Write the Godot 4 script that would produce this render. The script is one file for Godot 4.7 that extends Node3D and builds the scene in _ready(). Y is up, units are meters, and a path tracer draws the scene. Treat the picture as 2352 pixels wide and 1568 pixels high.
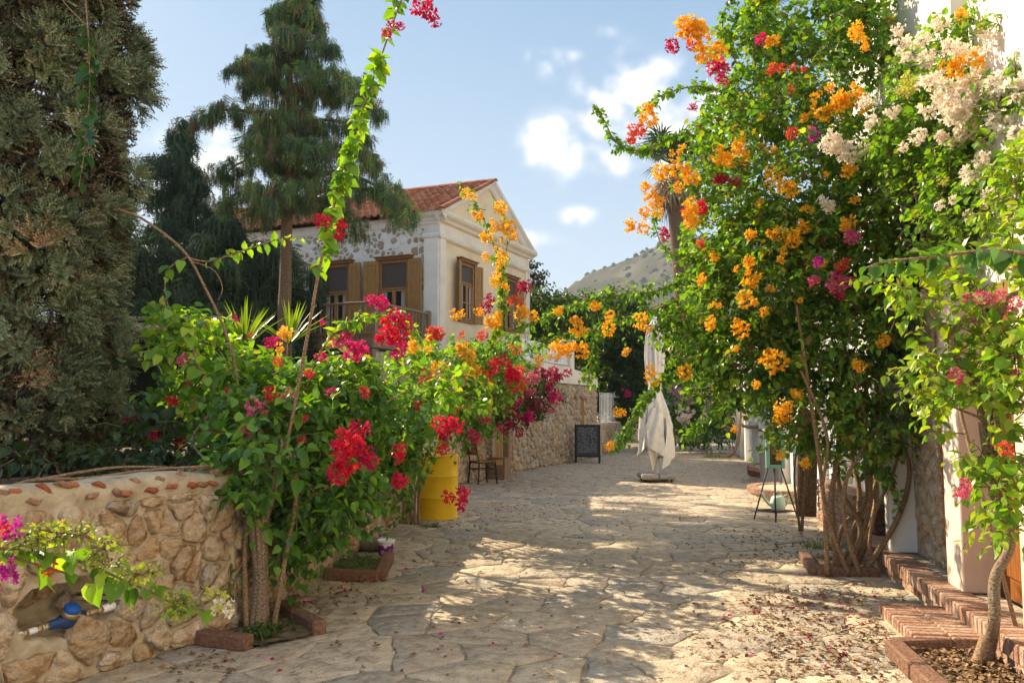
extends Node3D
# A paved lane between a rubble garden wall and a white building, overhung by bougainvillea.
# Sizes are metres; the helpers ray/at/gnd only turn a bearing of the survey photograph (2352 wide) into a place.
const F := 1954.0
const PITCH := 0.0796
const EYE := Vector3(0, 1.5, 0)
const UP := Vector3.UP
var rng := RandomNumberGenerator.new()
var M := {}
var T := {}
var taken := {}
var noi := FastNoiseLite.new()
var cache := {}

func rf(a: float, b: float) -> float:
	return rng.randf_range(a, b)

func rv() -> Vector3:
	return Vector3(rng.randfn(), rng.randfn(), rng.randfn()).normalized()

func ray(x: float, y: float) -> Vector3:
	return Basis(Vector3.RIGHT, PITCH) * Vector3((x - 1176.0) / F, -(y - 784.0) / F, -1.0)

func at(x: float, y: float, d: float) -> Vector3:
	var r = ray(x, y)
	return EYE + r * (d / -r.z)

func gnd(x: float, y: float, h := 0.0) -> Vector3:
	var r = ray(x, y)
	return EYE + r * ((h - 1.5) / r.y)

func pix(p: Vector3) -> Vector2:
	var c = Basis(Vector3.RIGHT, -PITCH) * (p - EYE)
	return Vector2(1176.0 + F * c.x / maxf(-c.z, 0.01), 784.0 - F * c.y / maxf(-c.z, 0.01))

func lin(r: float, g: float, b: float) -> Color:
	return Color(r, g, b).linear_to_srgb()

# ---------------------------------------------------------------- textures and materials
func ntex(called: String, freq: float, octaves: int, ramp: Array, seed_: int, kind := FastNoiseLite.TYPE_SIMPLEX_SMOOTH, size := 512, warp := 0.0):
	var n := FastNoiseLite.new()
	n.seed = seed_
	n.noise_type = kind
	n.frequency = freq
	n.fractal_octaves = octaves
	n.fractal_gain = 0.55
	if warp > 0.0:
		n.domain_warp_enabled = true
		n.domain_warp_amplitude = warp
		n.domain_warp_frequency = freq * 0.8
	var t := NoiseTexture2D.new()
	t.width = size
	t.height = size
	t.seamless = true
	t.noise = n
	if ramp.size():
		var g := Gradient.new()
		var off := PackedFloat32Array()
		var col := PackedColorArray()
		for r in ramp:
			off.append(r[0])
			col.append(r[1])
		g.offsets = off
		g.colors = col
		t.color_ramp = g
	T[called] = t

func mat(called: String, color: Color, rough := 0.8, tex := "", scale := 1.0, bump := "", depth := 0.0, bscale := 0.0) -> StandardMaterial3D:
	var m := StandardMaterial3D.new()
	m.resource_name = called
	m.albedo_color = color.linear_to_srgb()
	m.roughness = rough
	m.metallic_specular = 0.35
	if tex:
		m.albedo_texture = T[tex]
	if bump:
		m.heightmap_enabled = true
		m.heightmap_texture = T[bump]
		m.heightmap_scale = depth
	if tex or bump:
		m.uv1_triplanar = true
		m.uv1_world_triplanar = true
		m.uv1_scale = Vector3.ONE * scale
	M[called] = m
	return m

func leafmat(called: String, rough: float, back: Color) -> StandardMaterial3D:
	var m := StandardMaterial3D.new()
	m.resource_name = called
	m.vertex_color_use_as_albedo = true
	m.roughness = rough
	m.metallic_specular = 0.4
	m.cull_mode = BaseMaterial3D.CULL_DISABLED
	m.backlight_enabled = true
	m.backlight = back
	M[called] = m
	return m

func make_materials() -> void:
	var w := Color(1, 1, 1)
	ntex("grain", 0.012, 6, [[0.0, Color(0.62, 0.58, 0.54)], [0.45, Color(0.86, 0.84, 0.8)], [1.0, w]], 3)
	ntex("rock", 0.008, 6, [[0.0, Color(0.45, 0.4, 0.36)], [0.3, Color(0.74, 0.62, 0.5)], [0.5, Color(0.92, 0.86, 0.78)], [0.66, Color(0.76, 0.73, 0.72)], [0.8, Color(0.96, 0.92, 0.86)], [1.0, w]], 5)
	ntex("bumpy", 0.012, 6, [], 9)
	ntex("fine", 0.035, 5, [], 12)
	ntex("flag", 0.009, 8, [[0.0, Color(0.7, 0.68, 0.65)], [0.3, Color(0.84, 0.81, 0.77)], [0.5, Color(0.93, 0.9, 0.86)], [0.7, Color(0.98, 0.96, 0.92)], [1.0, w]], 21, FastNoiseLite.TYPE_SIMPLEX_SMOOTH, 1024, 60.0)
	T["flag"].noise.fractal_gain = 0.68
	ntex("flagbump", 0.014, 7, [], 23, FastNoiseLite.TYPE_SIMPLEX_SMOOTH, 1024, 50.0)
	T["flagbump"].noise.fractal_gain = 0.62
	ntex("slate", 0.007, 6, [[0.0, Color(0.45, 0.45, 0.46)], [0.5, Color(0.8, 0.78, 0.74)], [1.0, w]], 31, FastNoiseLite.TYPE_SIMPLEX_SMOOTH, 512, 60.0)
	ntex("plaster", 0.005, 6, [[0.0, Color(0.88, 0.865, 0.84)], [0.4, Color(0.96, 0.95, 0.935)], [1.0, w]], 41)
	ntex("bark", 0.02, 5, [[0.0, Color(0.4, 0.35, 0.3)], [0.5, Color(0.75, 0.7, 0.64)], [1.0, w]], 51)
	ntex("brickn", 0.015, 5, [[0.0, Color(0.6, 0.52, 0.48)], [0.5, Color(0.88, 0.83, 0.8)], [1.0, w]], 61)
	ntex("hilln", 0.006, 6, [[0.0, Color(0.36, 0.46, 0.28)], [0.42, Color(0.6, 0.62, 0.44)], [0.6, Color(0.92, 0.86, 0.76)], [1.0, w]], 71)
	# wood grain: stretched noise made as an image
	var gi := Image.create(128, 512, false, Image.FORMAT_RGB8)
	noi.seed = 5
	noi.frequency = 0.02
	for y in 512:
		for x in 128:
			var v = 0.8 + 0.2 * noi.get_noise_2d(x * 9.0, y * 0.5) + 0.08 * noi.get_noise_2d(x * 30.0, y * 2.0)
			gi.set_pixel(x, y, Color(v, v * 0.97, v * 0.93))
	T["wood"] = ImageTexture.create_from_image(gi)

	mat("mortar", Color(0.63, 0.55, 0.43), 0.95, "grain", 0.9, "bumpy", 3.0)
	var tones = [Color(0.67, 0.6, 0.49), Color(0.64, 0.53, 0.39), Color(0.7, 0.655, 0.58), Color(0.55, 0.53, 0.5), Color(0.58, 0.48, 0.36), Color(0.72, 0.66, 0.55)]
	for i in 6:
		mat("stone%d" % i, tones[i], 0.9, "rock", 2.2, "bumpy", 3.0)
	var ft = [Color(0.55, 0.475, 0.38), Color(0.48, 0.435, 0.375), Color(0.62, 0.54, 0.425), Color(0.46, 0.43, 0.385), Color(0.53, 0.45, 0.35)]
	for i in 5:
		mat("flag%d" % i, ft[i], 0.82, "flag", 0.62, "flagbump", 3.2)
	mat("joint", Color(0.36, 0.305, 0.235), 0.95, "grain", 0.8, "bumpy", 1.0)
	var bt = [Color(0.48, 0.31, 0.22), Color(0.54, 0.38, 0.28), Color(0.4, 0.25, 0.18), Color(0.56, 0.44, 0.35)]
	for i in 4:
		mat("brick%d" % i, bt[i], 0.9, "brickn", 3.0, "fine", 0.35)
	mat("kerb", Color(0.27, 0.165, 0.115), 0.9, "brickn", 3.0, "fine", 0.5)
	mat("brick_dark", Color(0.2, 0.11, 0.075), 0.92, "brickn", 3.0, "fine", 0.4)
	mat("lime", Color(0.6, 0.52, 0.41), 0.95, "grain", 1.4, "fine", 0.5)
	mat("white", Color(0.84, 0.82, 0.78), 0.85, "plaster", 0.5, "fine", 0.12)
	mat("greywhite", Color(0.78, 0.77, 0.76), 0.88, "plaster", 0.4, "bumpy", 0.6)
	mat("cream", Color(0.86, 0.7, 0.48), 0.85, "plaster", 0.35, "fine", 0.1)
	mat("creamtrim", Color(0.84, 0.76, 0.62), 0.8, "plaster", 0.35, "fine", 0.08)
	mat("pinkish", Color(0.74, 0.61, 0.52), 0.85, "plaster", 0.5, "fine", 0.1)
	mat("greenwall", Color(0.62, 0.62, 0.42), 0.85, "plaster", 0.5, "fine", 0.1)
	mat("bluedoor", Color(0.5, 0.54, 0.6), 0.6, "plaster", 0.8)
	mat("soil", Color(0.2, 0.15, 0.1), 1.0, "grain", 1.5, "bumpy", 2.0)
	mat("lawn", Color(0.3, 0.26, 0.18), 1.0, "grain", 0.8, "bumpy", 3.0)
	var tt = [Color(0.52, 0.21, 0.115), Color(0.6, 0.26, 0.14), Color(0.46, 0.16, 0.085), Color(0.58, 0.3, 0.18)]
	for i in 4:
		mat("tile%d" % i, tt[i], 0.85, "brickn", 1.5, "fine", 0.3)
	mat("bark", Color(0.3, 0.225, 0.165), 0.95, "bark", 3.0, "bumpy", 1.6)
	mat("vinebark", Color(0.54, 0.4, 0.28), 0.9, "bark", 5.0, "bumpy", 0.9)
	mat("vinebark_pale", Color(0.48, 0.4, 0.32), 0.9, "bark", 6.0, "bumpy", 1.0)
	mat("twig", Color(0.2, 0.15, 0.08), 0.9)
	mat("deepbark", Color(0.12, 0.085, 0.06), 0.95, "bark", 2.0, "bumpy", 1.0)
	mat("hill", Color(0.115, 0.115, 0.09), 1.0, "hilln", 0.006, "", 0)
	mat("scrub", Color(0.07, 0.085, 0.04), 1.0)
	var wd := mat("wood", Color(0.52, 0.3, 0.1), 0.55)
	wd.albedo_texture = T["wood"]
	wd.uv1_triplanar = true
	wd.uv1_world_triplanar = true
	wd.uv1_scale = Vector3(2.0, 0.5, 2.0)
	var wb := wd.duplicate()
	wb.albedo_color = lin(0.44, 0.23, 0.085)
	M["woodbrown"] = wb
	var wg := wd.duplicate()
	wg.albedo_color = lin(0.42, 0.29, 0.2)
	wg.uv1_scale = Vector3(3.0, 0.8, 3.0)
	M["woodgrey"] = wg
	var wo := wd.duplicate()
	wo.albedo_color = lin(0.4, 0.15, 0.035)
	wo.roughness = 0.45
	M["wooddoor"] = wo
	mat("glass_dark", Color(0.02, 0.022, 0.026), 0.35)
	M["glass_dark"].metallic_specular = 0.15
	mat("curtain", Color(0.36, 0.34, 0.31), 0.9)
	mat("blind", Color(0.085, 0.07, 0.058), 0.7)
	mat("black", Color(0.02, 0.018, 0.017), 0.5)
	mat("iron", Color(0.05, 0.045, 0.04), 0.55)
	mat("yellow", Color(0.86, 0.53, 0.014), 0.42, "plaster", 1.2)
	mat("canvas", Color(0.78, 0.75, 0.69), 0.95, "plaster", 2.0, "fine", 0.1)
	mat("concrete", Color(0.5, 0.48, 0.45), 0.9, "grain", 2.0, "fine", 0.3)
	mat("paintwhite", Color(0.74, 0.74, 0.74), 0.4)
	mat("plasticwhite", Color(0.78, 0.77, 0.78), 0.4)
	mat("greenpaint", Color(0.03, 0.06, 0.04), 0.45)
	mat("mint", Color(0.26, 0.52, 0.4), 0.5, "plaster", 4.0)
	mat("mintcan", Color(0.5, 0.68, 0.58), 0.45)
	mat("limepot", Color(0.16, 0.55, 0.02), 0.4)
	mat("bluepipe", Color(0.02, 0.055, 0.16), 0.4)
	mat("bluecap", Color(0.015, 0.09, 0.36), 0.35)
	mat("brass", Color(0.42, 0.3, 0.16), 0.4)
	M["brass"].metallic = 0.6
	mat("galv", Color(0.2, 0.24, 0.3), 0.45, "plaster", 3.0)
	mat("teal", Color(0.08, 0.2, 0.19), 0.15)
	mat("terra", Color(0.42, 0.15, 0.075), 0.85, "brickn", 5.0, "fine", 0.4)
	leafmat("leaf", 0.33, Color(1.0, 1.0, 0.4))
	leafmat("bract", 0.6, Color(0.9, 0.85, 0.8))
	leafmat("needle", 0.7, Color(0.25, 0.3, 0.15))
	leafmat("dryleaf", 0.8, Color(0.3, 0.25, 0.15))
	var vc := StandardMaterial3D.new()
	vc.vertex_color_use_as_albedo = true
	vc.roughness = 0.85
	M["vc"] = vc

# ---------------------------------------------------------------- nodes
func numbered(called: String) -> String:
	if not taken.has(called):
		taken[called] = 0
		return called
	taken[called] += 1
	return "%s_%03d" % [called, taken[called]]

func tag(o: Node, label: String, category: String, group := "", kind := ""):
	o.set_meta("label", label)
	o.set_meta("category", category)
	if group:
		o.set_meta("group", group)
	if kind:
		o.set_meta("kind", kind)
	return o

func thing(called: String, label: String, category: String, base: Vector3, turn := 0.0, group := "") -> Node3D:
	var o := Node3D.new()
	o.name = numbered(called)
	add_child(o)
	o.position = base
	o.rotation.y = turn
	return tag(o, label, category, group)

func setting(called: String, st, m: Material, label := "", xf := Transform3D()) -> MeshInstance3D:
	var o = obj(called, st, m, null, xf)
	o.set_meta("kind", "structure")
	if label:
		o.set_meta("label", label)
	return o

# a mesh; xf is where it stands in the world
func obj(called: String, st, m: Material, parent: Node = null, xf := Transform3D()) -> MeshInstance3D:
	var o := MeshInstance3D.new()
	o.name = numbered(called) if parent == null else called
	o.mesh = st if st is Mesh else fin(st)
	o.material_override = m
	if parent == null:
		add_child(o)
		o.transform = xf
	else:
		o.transform = parent.global_transform.affine_inverse() * xf
		parent.add_child(o, true)
	return o

func many(called: String, mesh: Mesh, m: Material, xfs: Array, cols: Array, parent: Node = null) -> MultiMeshInstance3D:
	var mm := MultiMesh.new()
	mm.transform_format = MultiMesh.TRANSFORM_3D
	mm.use_colors = cols.size() > 0
	mm.mesh = mesh
	mm.instance_count = xfs.size()
	var inv := Transform3D()
	if parent != null:
		inv = parent.global_transform.affine_inverse()
	for i in xfs.size():
		mm.set_instance_transform(i, inv * xfs[i])
		if cols.size():
			mm.set_instance_color(i, cols[i])
	var o := MultiMeshInstance3D.new()
	o.name = numbered(called) if parent == null else called
	o.multimesh = mm
	o.material_override = m
	o.set_meta("kind", "stuff")
	if parent == null:
		add_child(o)
	else:
		parent.add_child(o, true)
	return o

# ---------------------------------------------------------------- shapes
func mb(smooth := false) -> SurfaceTool:
	var st := SurfaceTool.new()
	st.begin(Mesh.PRIMITIVE_TRIANGLES)
	st.set_smooth_group(0 if smooth else -1)
	return st

func fin(st: SurfaceTool) -> ArrayMesh:
	st.generate_normals()
	return st.commit()

func tri(st: SurfaceTool, a: Vector3, b: Vector3, c: Vector3, out: Vector3) -> void:
	st.add_vertex(a)
	if (b - a).cross(c - a).dot(out) < 0.0:
		st.add_vertex(b)
		st.add_vertex(c)
	else:
		st.add_vertex(c)
		st.add_vertex(b)

func quad(st: SurfaceTool, a: Vector3, b: Vector3, c: Vector3, d: Vector3, out: Vector3) -> void:
	tri(st, a, b, c, out)
	tri(st, a, c, d, out)

# a box with chamfered edges; xf places its centre
func box(st: SurfaceTool, xf: Transform3D, size: Vector3, bev := 0.0) -> void:
	var h = size * 0.5
	bev = minf(bev, minf(h.x, minf(h.y, h.z)) * 0.6)
	if bev <= 0.0:
		for ax in 3:
			for s in [-1.0, 1.0]:
				var n := Vector3.ZERO
				n[ax] = s
				var u := Vector3.ZERO
				u[(ax + 1) % 3] = h[(ax + 1) % 3]
				var v := Vector3.ZERO
				v[(ax + 2) % 3] = h[(ax + 2) % 3]
				var c = n * h[ax]
				quad(st, xf * (c - u - v), xf * (c + u - v), xf * (c + u + v), xf * (c - u + v), xf.basis * n)
		return
	for ax in 3:
		var a1 = (ax + 1) % 3
		var a2 = (ax + 2) % 3
		for s in [-1.0, 1.0]:
			var n := Vector3.ZERO
			n[ax] = s
			var u := Vector3.ZERO
			u[a1] = h[a1] - bev
			var v := Vector3.ZERO
			v[a2] = h[a2] - bev
			var c = n * h[ax]
			quad(st, xf * (c - u - v), xf * (c + u - v), xf * (c + u + v), xf * (c - u + v), xf.basis * n)
			for s2 in [-1.0, 1.0]:
				var n2 := Vector3.ZERO
				n2[a1] = s2
				var e1 = n * h[ax] + n2 * (h[a1] - bev)
				var e2 = n * (h[ax] - bev) + n2 * h[a1]
				quad(st, xf * (e1 - v), xf * (e1 + v), xf * (e2 + v), xf * (e2 - v), xf.basis * (n + n2))
	for sx in [-1.0, 1.0]:
		for sy in [-1.0, 1.0]:
			for sz in [-1.0, 1.0]:
				var k := Vector3(sx, sy, sz)
				var i = k * (h - Vector3.ONE * bev)
				tri(st, xf * (i + Vector3(sx * bev, 0, 0)), xf * (i + Vector3(0, sy * bev, 0)), xf * (i + Vector3(0, 0, sz * bev)), xf.basis * k)

func bx(st: SurfaceTool, c: Vector3, size: Vector3, bev := 0.0, b := Basis()) -> void:
	box(st, Transform3D(b, c), size, bev)

# a bar of section w x d between two points
func bar(st: SurfaceTool, a: Vector3, b: Vector3, w: float, d: float, side := Vector3.UP, bev := 0.0) -> void:
	var y = (b - a).normalized()
	var x = y.cross(side)
	if x.length() < 0.01:
		x = y.cross(Vector3.RIGHT)
	x = x.normalized()
	box(st, Transform3D(Basis(x, y, x.cross(y)), (a + b) * 0.5), Vector3(w, a.distance_to(b), d), bev)

func tube(st: SurfaceTool, pts: Array, radii: Array, sides := 7, rough := 0.0, caps := true) -> void:
	var rings := []
	var prev := Vector3.RIGHT
	for i in pts.size():
		var t: Vector3 = pts[mini(i + 1, pts.size() - 1)] - pts[maxi(i - 1, 0)]
		t = t.normalized() if t.length() > 1e-6 else UP
		var x = (prev - t * prev.dot(t))
		x = x.normalized() if x.length() > 0.05 else t.cross(Vector3(0.3, 0.5, 0.8)).normalized()
		prev = x
		var z = x.cross(t)
		var ring := []
		for k in sides:
			var a = TAU * k / sides
			var r = radii[i]
			if rough > 0.0:
				r *= 1.0 + rough * noi.get_noise_3d(pts[i].x * 60.0 + k * 37.0, pts[i].y * 25.0, pts[i].z * 60.0)
			ring.append(pts[i] + (x * cos(a) + z * sin(a)) * r)
		rings.append(ring)
	for i in rings.size() - 1:
		for k in sides:
			var k2 = (k + 1) % sides
			quad(st, rings[i][k], rings[i][k2], rings[i + 1][k2], rings[i + 1][k], (rings[i][k] + rings[i][k2]) * 0.5 - pts[i])
	if caps:
		for e in [0, rings.size() - 1]:
			var out = pts[e] - pts[1 if e == 0 else e - 1]
			for k in sides:
				tri(st, pts[e], rings[e][k], rings[e][(k + 1) % sides], out)

func lathe(st: SurfaceTool, prof: Array, seg: int, xf := Transform3D()) -> void:
	for i in prof.size() - 1:
		var p: Vector2 = prof[i]
		var q: Vector2 = prof[i + 1]
		var nn := Vector2(q.y - p.y, p.x - q.x)
		for k in seg:
			var a = TAU * k / seg
			var b = TAU * (k + 1) / seg
			var m = (a + b) * 0.5
			var out := Vector3(cos(m) * nn.x, nn.y, sin(m) * nn.x)
			var p0 := Vector3(cos(a) * p.x, p.y, sin(a) * p.x)
			var p1 := Vector3(cos(b) * p.x, p.y, sin(b) * p.x)
			var q0 := Vector3(cos(a) * q.x, q.y, sin(a) * q.x)
			var q1 := Vector3(cos(b) * q.x, q.y, sin(b) * q.x)
			out = xf.basis * out
			if p.x > 1e-5:
				tri(st, xf * p0, xf * p1, xf * (q1 if q.x > 1e-5 else q0), out)
			if q.x > 1e-5:
				tri(st, xf * p0, xf * q1, xf * q0, out)

# a smooth curve through points, n steps each
func curve(p: Array, n := 5) -> Array:
	var o := []
	for i in p.size() - 1:
		var a: Vector3 = p[maxi(i - 1, 0)]
		var b: Vector3 = p[i]
		var c: Vector3 = p[i + 1]
		var d: Vector3 = p[mini(i + 2, p.size() - 1)]
		for k in n:
			o.append(b.cubic_interpolate(c, a, d, float(k) / n))
	o.append(p[-1])
	return o

func taper(n: int, a: float, b: float) -> Array:
	var o := []
	for i in n:
		o.append(lerpf(a, b, float(i) / maxi(n - 1, 1)))
	return o

# a sheet of a grid, f(u, v) -> Vector3
func sheet(st: SurfaceTool, nu: int, nv: int, f: Callable, out: Vector3) -> void:
	var g := []
	for i in nu + 1:
		var r := []
		for j in nv + 1:
			r.append(f.call(float(i) / nu, float(j) / nv))
		g.append(r)
	for i in nu:
		for j in nv:
			quad(st, g[i][j], g[i + 1][j], g[i + 1][j + 1], g[i][j + 1], out)

# ---------------------------------------------------------------- irregular pieces (stones, flags)
func clip(poly: PackedVector2Array, m: Vector2, n: Vector2) -> PackedVector2Array:
	var o := PackedVector2Array()
	for i in poly.size():
		var a = poly[i]
		var b = poly[(i + 1) % poly.size()]
		var da = (a - m).dot(n)
		var db = (b - m).dot(n)
		if da <= 0.0:
			o.append(a)
		if (da < 0.0 and db > 0.0) or (da > 0.0 and db < 0.0):
			o.append(a.lerp(b, da / (da - db)))
	return o

func cells(w: float, h: float, cu: float, cv: float, drop: float, jit := 0.38) -> Array:
	var nc = int(ceil(w / cu)) + 2
	var nr = int(ceil(h / cv)) + 2
	var seeds := {}
	for j in range(-2, nr + 2):
		for i in range(-2, nc + 2):
			if rng.randf() < drop:
				continue
			seeds[Vector2i(i, j)] = Vector2((i + 0.5 * (j & 1) + rf(-jit, jit)) * cu, (j + 0.5 + rf(-jit, jit)) * cv)
	var o := []
	for k in seeds:
		var s: Vector2 = seeds[k]
		if s.x < -cu * 0.3 or s.y < -cv * 0.3 or s.x > w + cu * 0.3 or s.y > h + cv * 0.3:
			continue
		var poly := PackedVector2Array([s + Vector2(-2 * cu, -2 * cv), s + Vector2(2 * cu, -2 * cv), s + Vector2(2 * cu, 2 * cv), s + Vector2(-2 * cu, 2 * cv)])
		for dj in range(-3, 4):
			for di in range(-3, 4):
				var k2 = k + Vector2i(di, dj)
				if k2 != k and seeds.has(k2) and poly.size() > 2:
					var q: Vector2 = seeds[k2]
					poly = clip(poly, (s + q) * 0.5, q - s)
		for e in [[Vector2(0, 0), Vector2(-1, 0)], [Vector2(0, 0), Vector2(0, -1)], [Vector2(w, h), Vector2(1, 0)], [Vector2(w, h), Vector2(0, 1)]]:
			if poly.size() > 2:
				poly = clip(poly, e[0], e[1])
		if poly.size() > 2:
			o.append(poly)
	return o

func shrink(poly: PackedVector2Array, by: float) -> PackedVector2Array:
	var r = Geometry2D.offset_polygon(poly, -by)
	var best := PackedVector2Array()
	for p in r:
		if p.size() > best.size():
			best = p
	return best

func chaikin(p: PackedVector2Array) -> PackedVector2Array:
	var o := PackedVector2Array()
	for i in p.size():
		var a = p[i]
		var b = p[(i + 1) % p.size()]
		if a.distance_to(b) < 0.012:
			o.append(a.lerp(b, 0.5))
		else:
			o.append(a.lerp(b, 0.25))
			o.append(a.lerp(b, 0.75))
	return o

# a broken edge: corners kept, sides wandering a little
func roughen(p: PackedVector2Array, cut := 0.06) -> PackedVector2Array:
	var o := PackedVector2Array()
	for i in p.size():
		var a = p[i]
		var b = p[(i + 1) % p.size()]
		var l = a.distance_to(b)
		var n = (b - a).orthogonal().normalized()
		o.append(a.lerp(b, cut))
		if l > 0.12:
			for t in [0.3, 0.5, 0.72]:
				o.append(a.lerp(b, t) + n * l * rf(-0.035, 0.035))
		o.append(a.lerp(b, 1.0 - cut))
	return o

func centre(p: PackedVector2Array) -> Vector2:
	var c := Vector2.ZERO
	for q in p:
		c += q
	return c / p.size()

func area(p: PackedVector2Array) -> float:
	var a := 0.0
	for i in p.size():
		a += p[i].cross(p[(i + 1) % p.size()])
	return absf(a) * 0.5

# a piece over polygon p (about its centre), rising by `out` along +z with rounded rims
func piece(st: SurfaceTool, p: PackedVector2Array, xf: Transform3D, out: float, sink: float, rim: float, lump: float) -> void:
	var c = centre(p)
	var rings := []
	var specs = [[1.0, -sink], [1.0 - rim * 0.25, out * 0.55], [1.0 - rim, out], [0.45 * (1.0 - rim), out * 1.12]]
	for s in specs:
		var ring := []
		for q in p:
			var l = c + (q - c) * s[0]
			var z = s[1]
			if z > 0.0:
				z += lump * noi.get_noise_3d(l.x * 160.0 + xf.origin.x * 900.0, l.y * 160.0 + xf.origin.y * 900.0, xf.origin.z * 900.0)
			ring.append(xf * Vector3(l.x - c.x, l.y - c.y, z))
		rings.append(ring)
	var mid = xf * Vector3(0, 0, out * 1.15 + lump * 0.3)
	var nz = xf.basis.z
	for i in 3:
		for k in p.size():
			var k2 = (k + 1) % p.size()
			quad(st, rings[i][k], rings[i][k2], rings[i + 1][k2], rings[i + 1][k], ((rings[0][k] + rings[0][k2]) * 0.5 - xf.origin).normalized() * [1.0, 0.7, 0.0][i] + nz * [0.01, 0.7, 1.0][i])
	for k in p.size():
		tri(st, rings[3][k], rings[3][(k + 1) % p.size()], mid, nz)

# a wall face of rubble: frame xf has x along, y up, z out of the wall. Pieces nearest the eye are parts, the rest one part of stuff.
func rubble(parent: Node, xf: Transform3D, w: float, h: float, cu: float, cv: float, o := {}) -> void:
	var list := []
	for poly in cells(w, h, cu, cv, o.get("drop", 0.15), o.get("jit", 0.38)):
		var p = shrink(poly, o.get("joint", 0.012) * rf(0.6, 1.7))
		if p.size() < 3 or area(p) < cu * cv * 0.08:
			continue
		if o.has("cut"):
			p = roughen(p, 0.2)
		elif o.has("soft2"):
			p = roughen(chaikin(p))
		elif o.get("soft", true):
			p = chaikin(chaikin(p))
		else:
			p = roughen(p)
		var c = centre(p)
		if o.has("keep") and not o.keep.call(c):
			continue
		list.append([p, c, EYE.distance_to(xf * Vector3(c.x, c.y, 0))])
	list.sort_custom(func(a, b): return a[2] < b[2])
	var most = o.get("most", 300)
	var names = o.get("mats", ["stone0", "stone1", "stone2", "stone3", "stone4", "stone5"])
	var rest := mb(true)
	var any := false
	for i in list.size():
		var p: PackedVector2Array = list[i][0]
		var c: Vector2 = list[i][1]
		var out = o.get("out", 0.03) * rf(0.55, 1.5)
		var tf = xf * Transform3D(Basis(Vector3(1, 0, 0), rf(-1, 1) * o.get("tilt", 0.06)) * Basis(Vector3(0, 1, 0), rf(-1, 1) * o.get("tilt", 0.06)), Vector3(c.x, c.y, 0))
		if i < most:
			var st := mb(true)
			piece(st, p, tf, out, 0.03, o.get("rim", 0.2), o.get("lump", 0.02))
			obj(o.get("called", "stone"), st, M[names[rng.randi() % names.size()]], parent)
		else:
			piece(rest, p, tf, out, 0.03, o.get("rim", 0.2), o.get("lump", 0.02))
			any = true
	if any:
		obj(o.get("called", "stone") + "work", rest, M[names[0]], parent).set_meta("kind", "stuff")

# one brick, cached by size
func brick_mesh(size: Vector3) -> Mesh:
	var k = "brick%.3v" % size
	if not cache.has(k):
		var st := mb()
		box(st, Transform3D(), size, 0.006)
		cache[k] = fin(st)
	return cache[k]

func brick(parent: Node, c: Vector3, b: Basis, size: Vector3, pick := -1) -> void:
	var t = Basis(rv(), rf(-0.012, 0.012))
	obj("brick", brick_mesh(size), M["brick%d" % (rng.randi() % 4)] if pick < 0 else M["brick_dark"], parent, Transform3D(b * t, c + b * Vector3(rf(-1, 1), rf(-0.5, 0.5), rf(-1, 1)) * 0.003))

# ---------------------------------------------------------------- leaves, bracts, plants
# a heart-shaped leaf of length 1 along +y, face +z, folded on its midrib and curling at the tip
func leaf_mesh(col: Color, w := 0.4, kind := 0) -> Mesh:
	var key = "leaf%s%.2f%d" % [col.to_html(), w, kind]
	if cache.has(key):
		return cache[key]
	var st := mb(true)
	var mid = [Vector3(0, 0, 0), Vector3(0, 0.35, -0.03), Vector3(0, 0.7, -0.06), Vector3(0, 1.0, -0.16 - 0.1 * kind)]
	var f = 0.1 + 0.06 * kind
	for s in [-1.0, 1.0]:
		st.set_smooth_group(1 if s > 0 else 2)
		var e = [Vector3(s * w * 0.6, -0.03, f * 0.5), Vector3(s * w, 0.28, f), Vector3(s * w * 0.72, 0.62, f * 0.6)]
		var t = [[mid[0], e[0], e[1]], [mid[0], e[1], mid[1]], [mid[1], e[1], e[2]], [mid[1], e[2], mid[2]], [mid[2], e[2], mid[3]]]
		for q in t:
			st.set_color(col)
			tri(st, q[0], q[1], q[2], Vector3(0, 0, 1))
	cache[key] = fin(st)
	return cache[key]

# a ball of papery bracts, radius 1
func bloom_mesh(cols: Array, seed_: int, florets := 24, spread := 0.38) -> Mesh:
	var key = "bloom%s%d%d" % [cols[0].to_html(), seed_, florets]
	if cache.has(key):
		return cache[key]
	var r := RandomNumberGenerator.new()
	r.seed = seed_ * 77 + 5
	var st := mb(false)
	for i in florets:
		var d = Vector3(r.randfn(), r.randfn(), r.randfn()).normalized()
		var p = d * (0.35 + 0.5 * r.randf())
		var ax = (d + 0.5 * Vector3(r.randfn(), r.randfn(), r.randfn())).normalized()
		var sx = ax.cross(Vector3(0.31, 0.9, 0.2)).normalized()
		var a0 = r.randf() * TAU
		var col: Color = cols[r.randi() % cols.size()]
		var v = r.randf_range(0.8, 1.15)
		st.set_color(Color(col.r * v, col.g * v, col.b * v))
		for k in 3:
			var a = a0 + TAU * k / 3.0
			var side = sx * cos(a) + ax.cross(sx) * sin(a)
			var up = (side * 0.75 + ax * 0.75).normalized() * spread * r.randf_range(0.8, 1.15)
			var wid = ax.cross(side).normalized() * spread * 0.42
			var nrm = wid.cross(up).normalized() * spread * 0.14
			var b = p + up * 0.5
			tri(st, p, b - wid + nrm, b - nrm * 0.3, side)
			tri(st, p, b + wid + nrm, b - nrm * 0.3, side)
			tri(st, p + up * 1.05, b - wid + nrm, b - nrm * 0.3, side)
			tri(st, p + up * 1.05, b + wid + nrm, b - nrm * 0.3, side)
	cache[key] = fin(st)
	return cache[key]

# gathers the leaves and twigs of one plant before they are built
class Crown:
	var xfs := []
	var cols := []
	var twigs: SurfaceTool
	var n_twigs := 0

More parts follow.
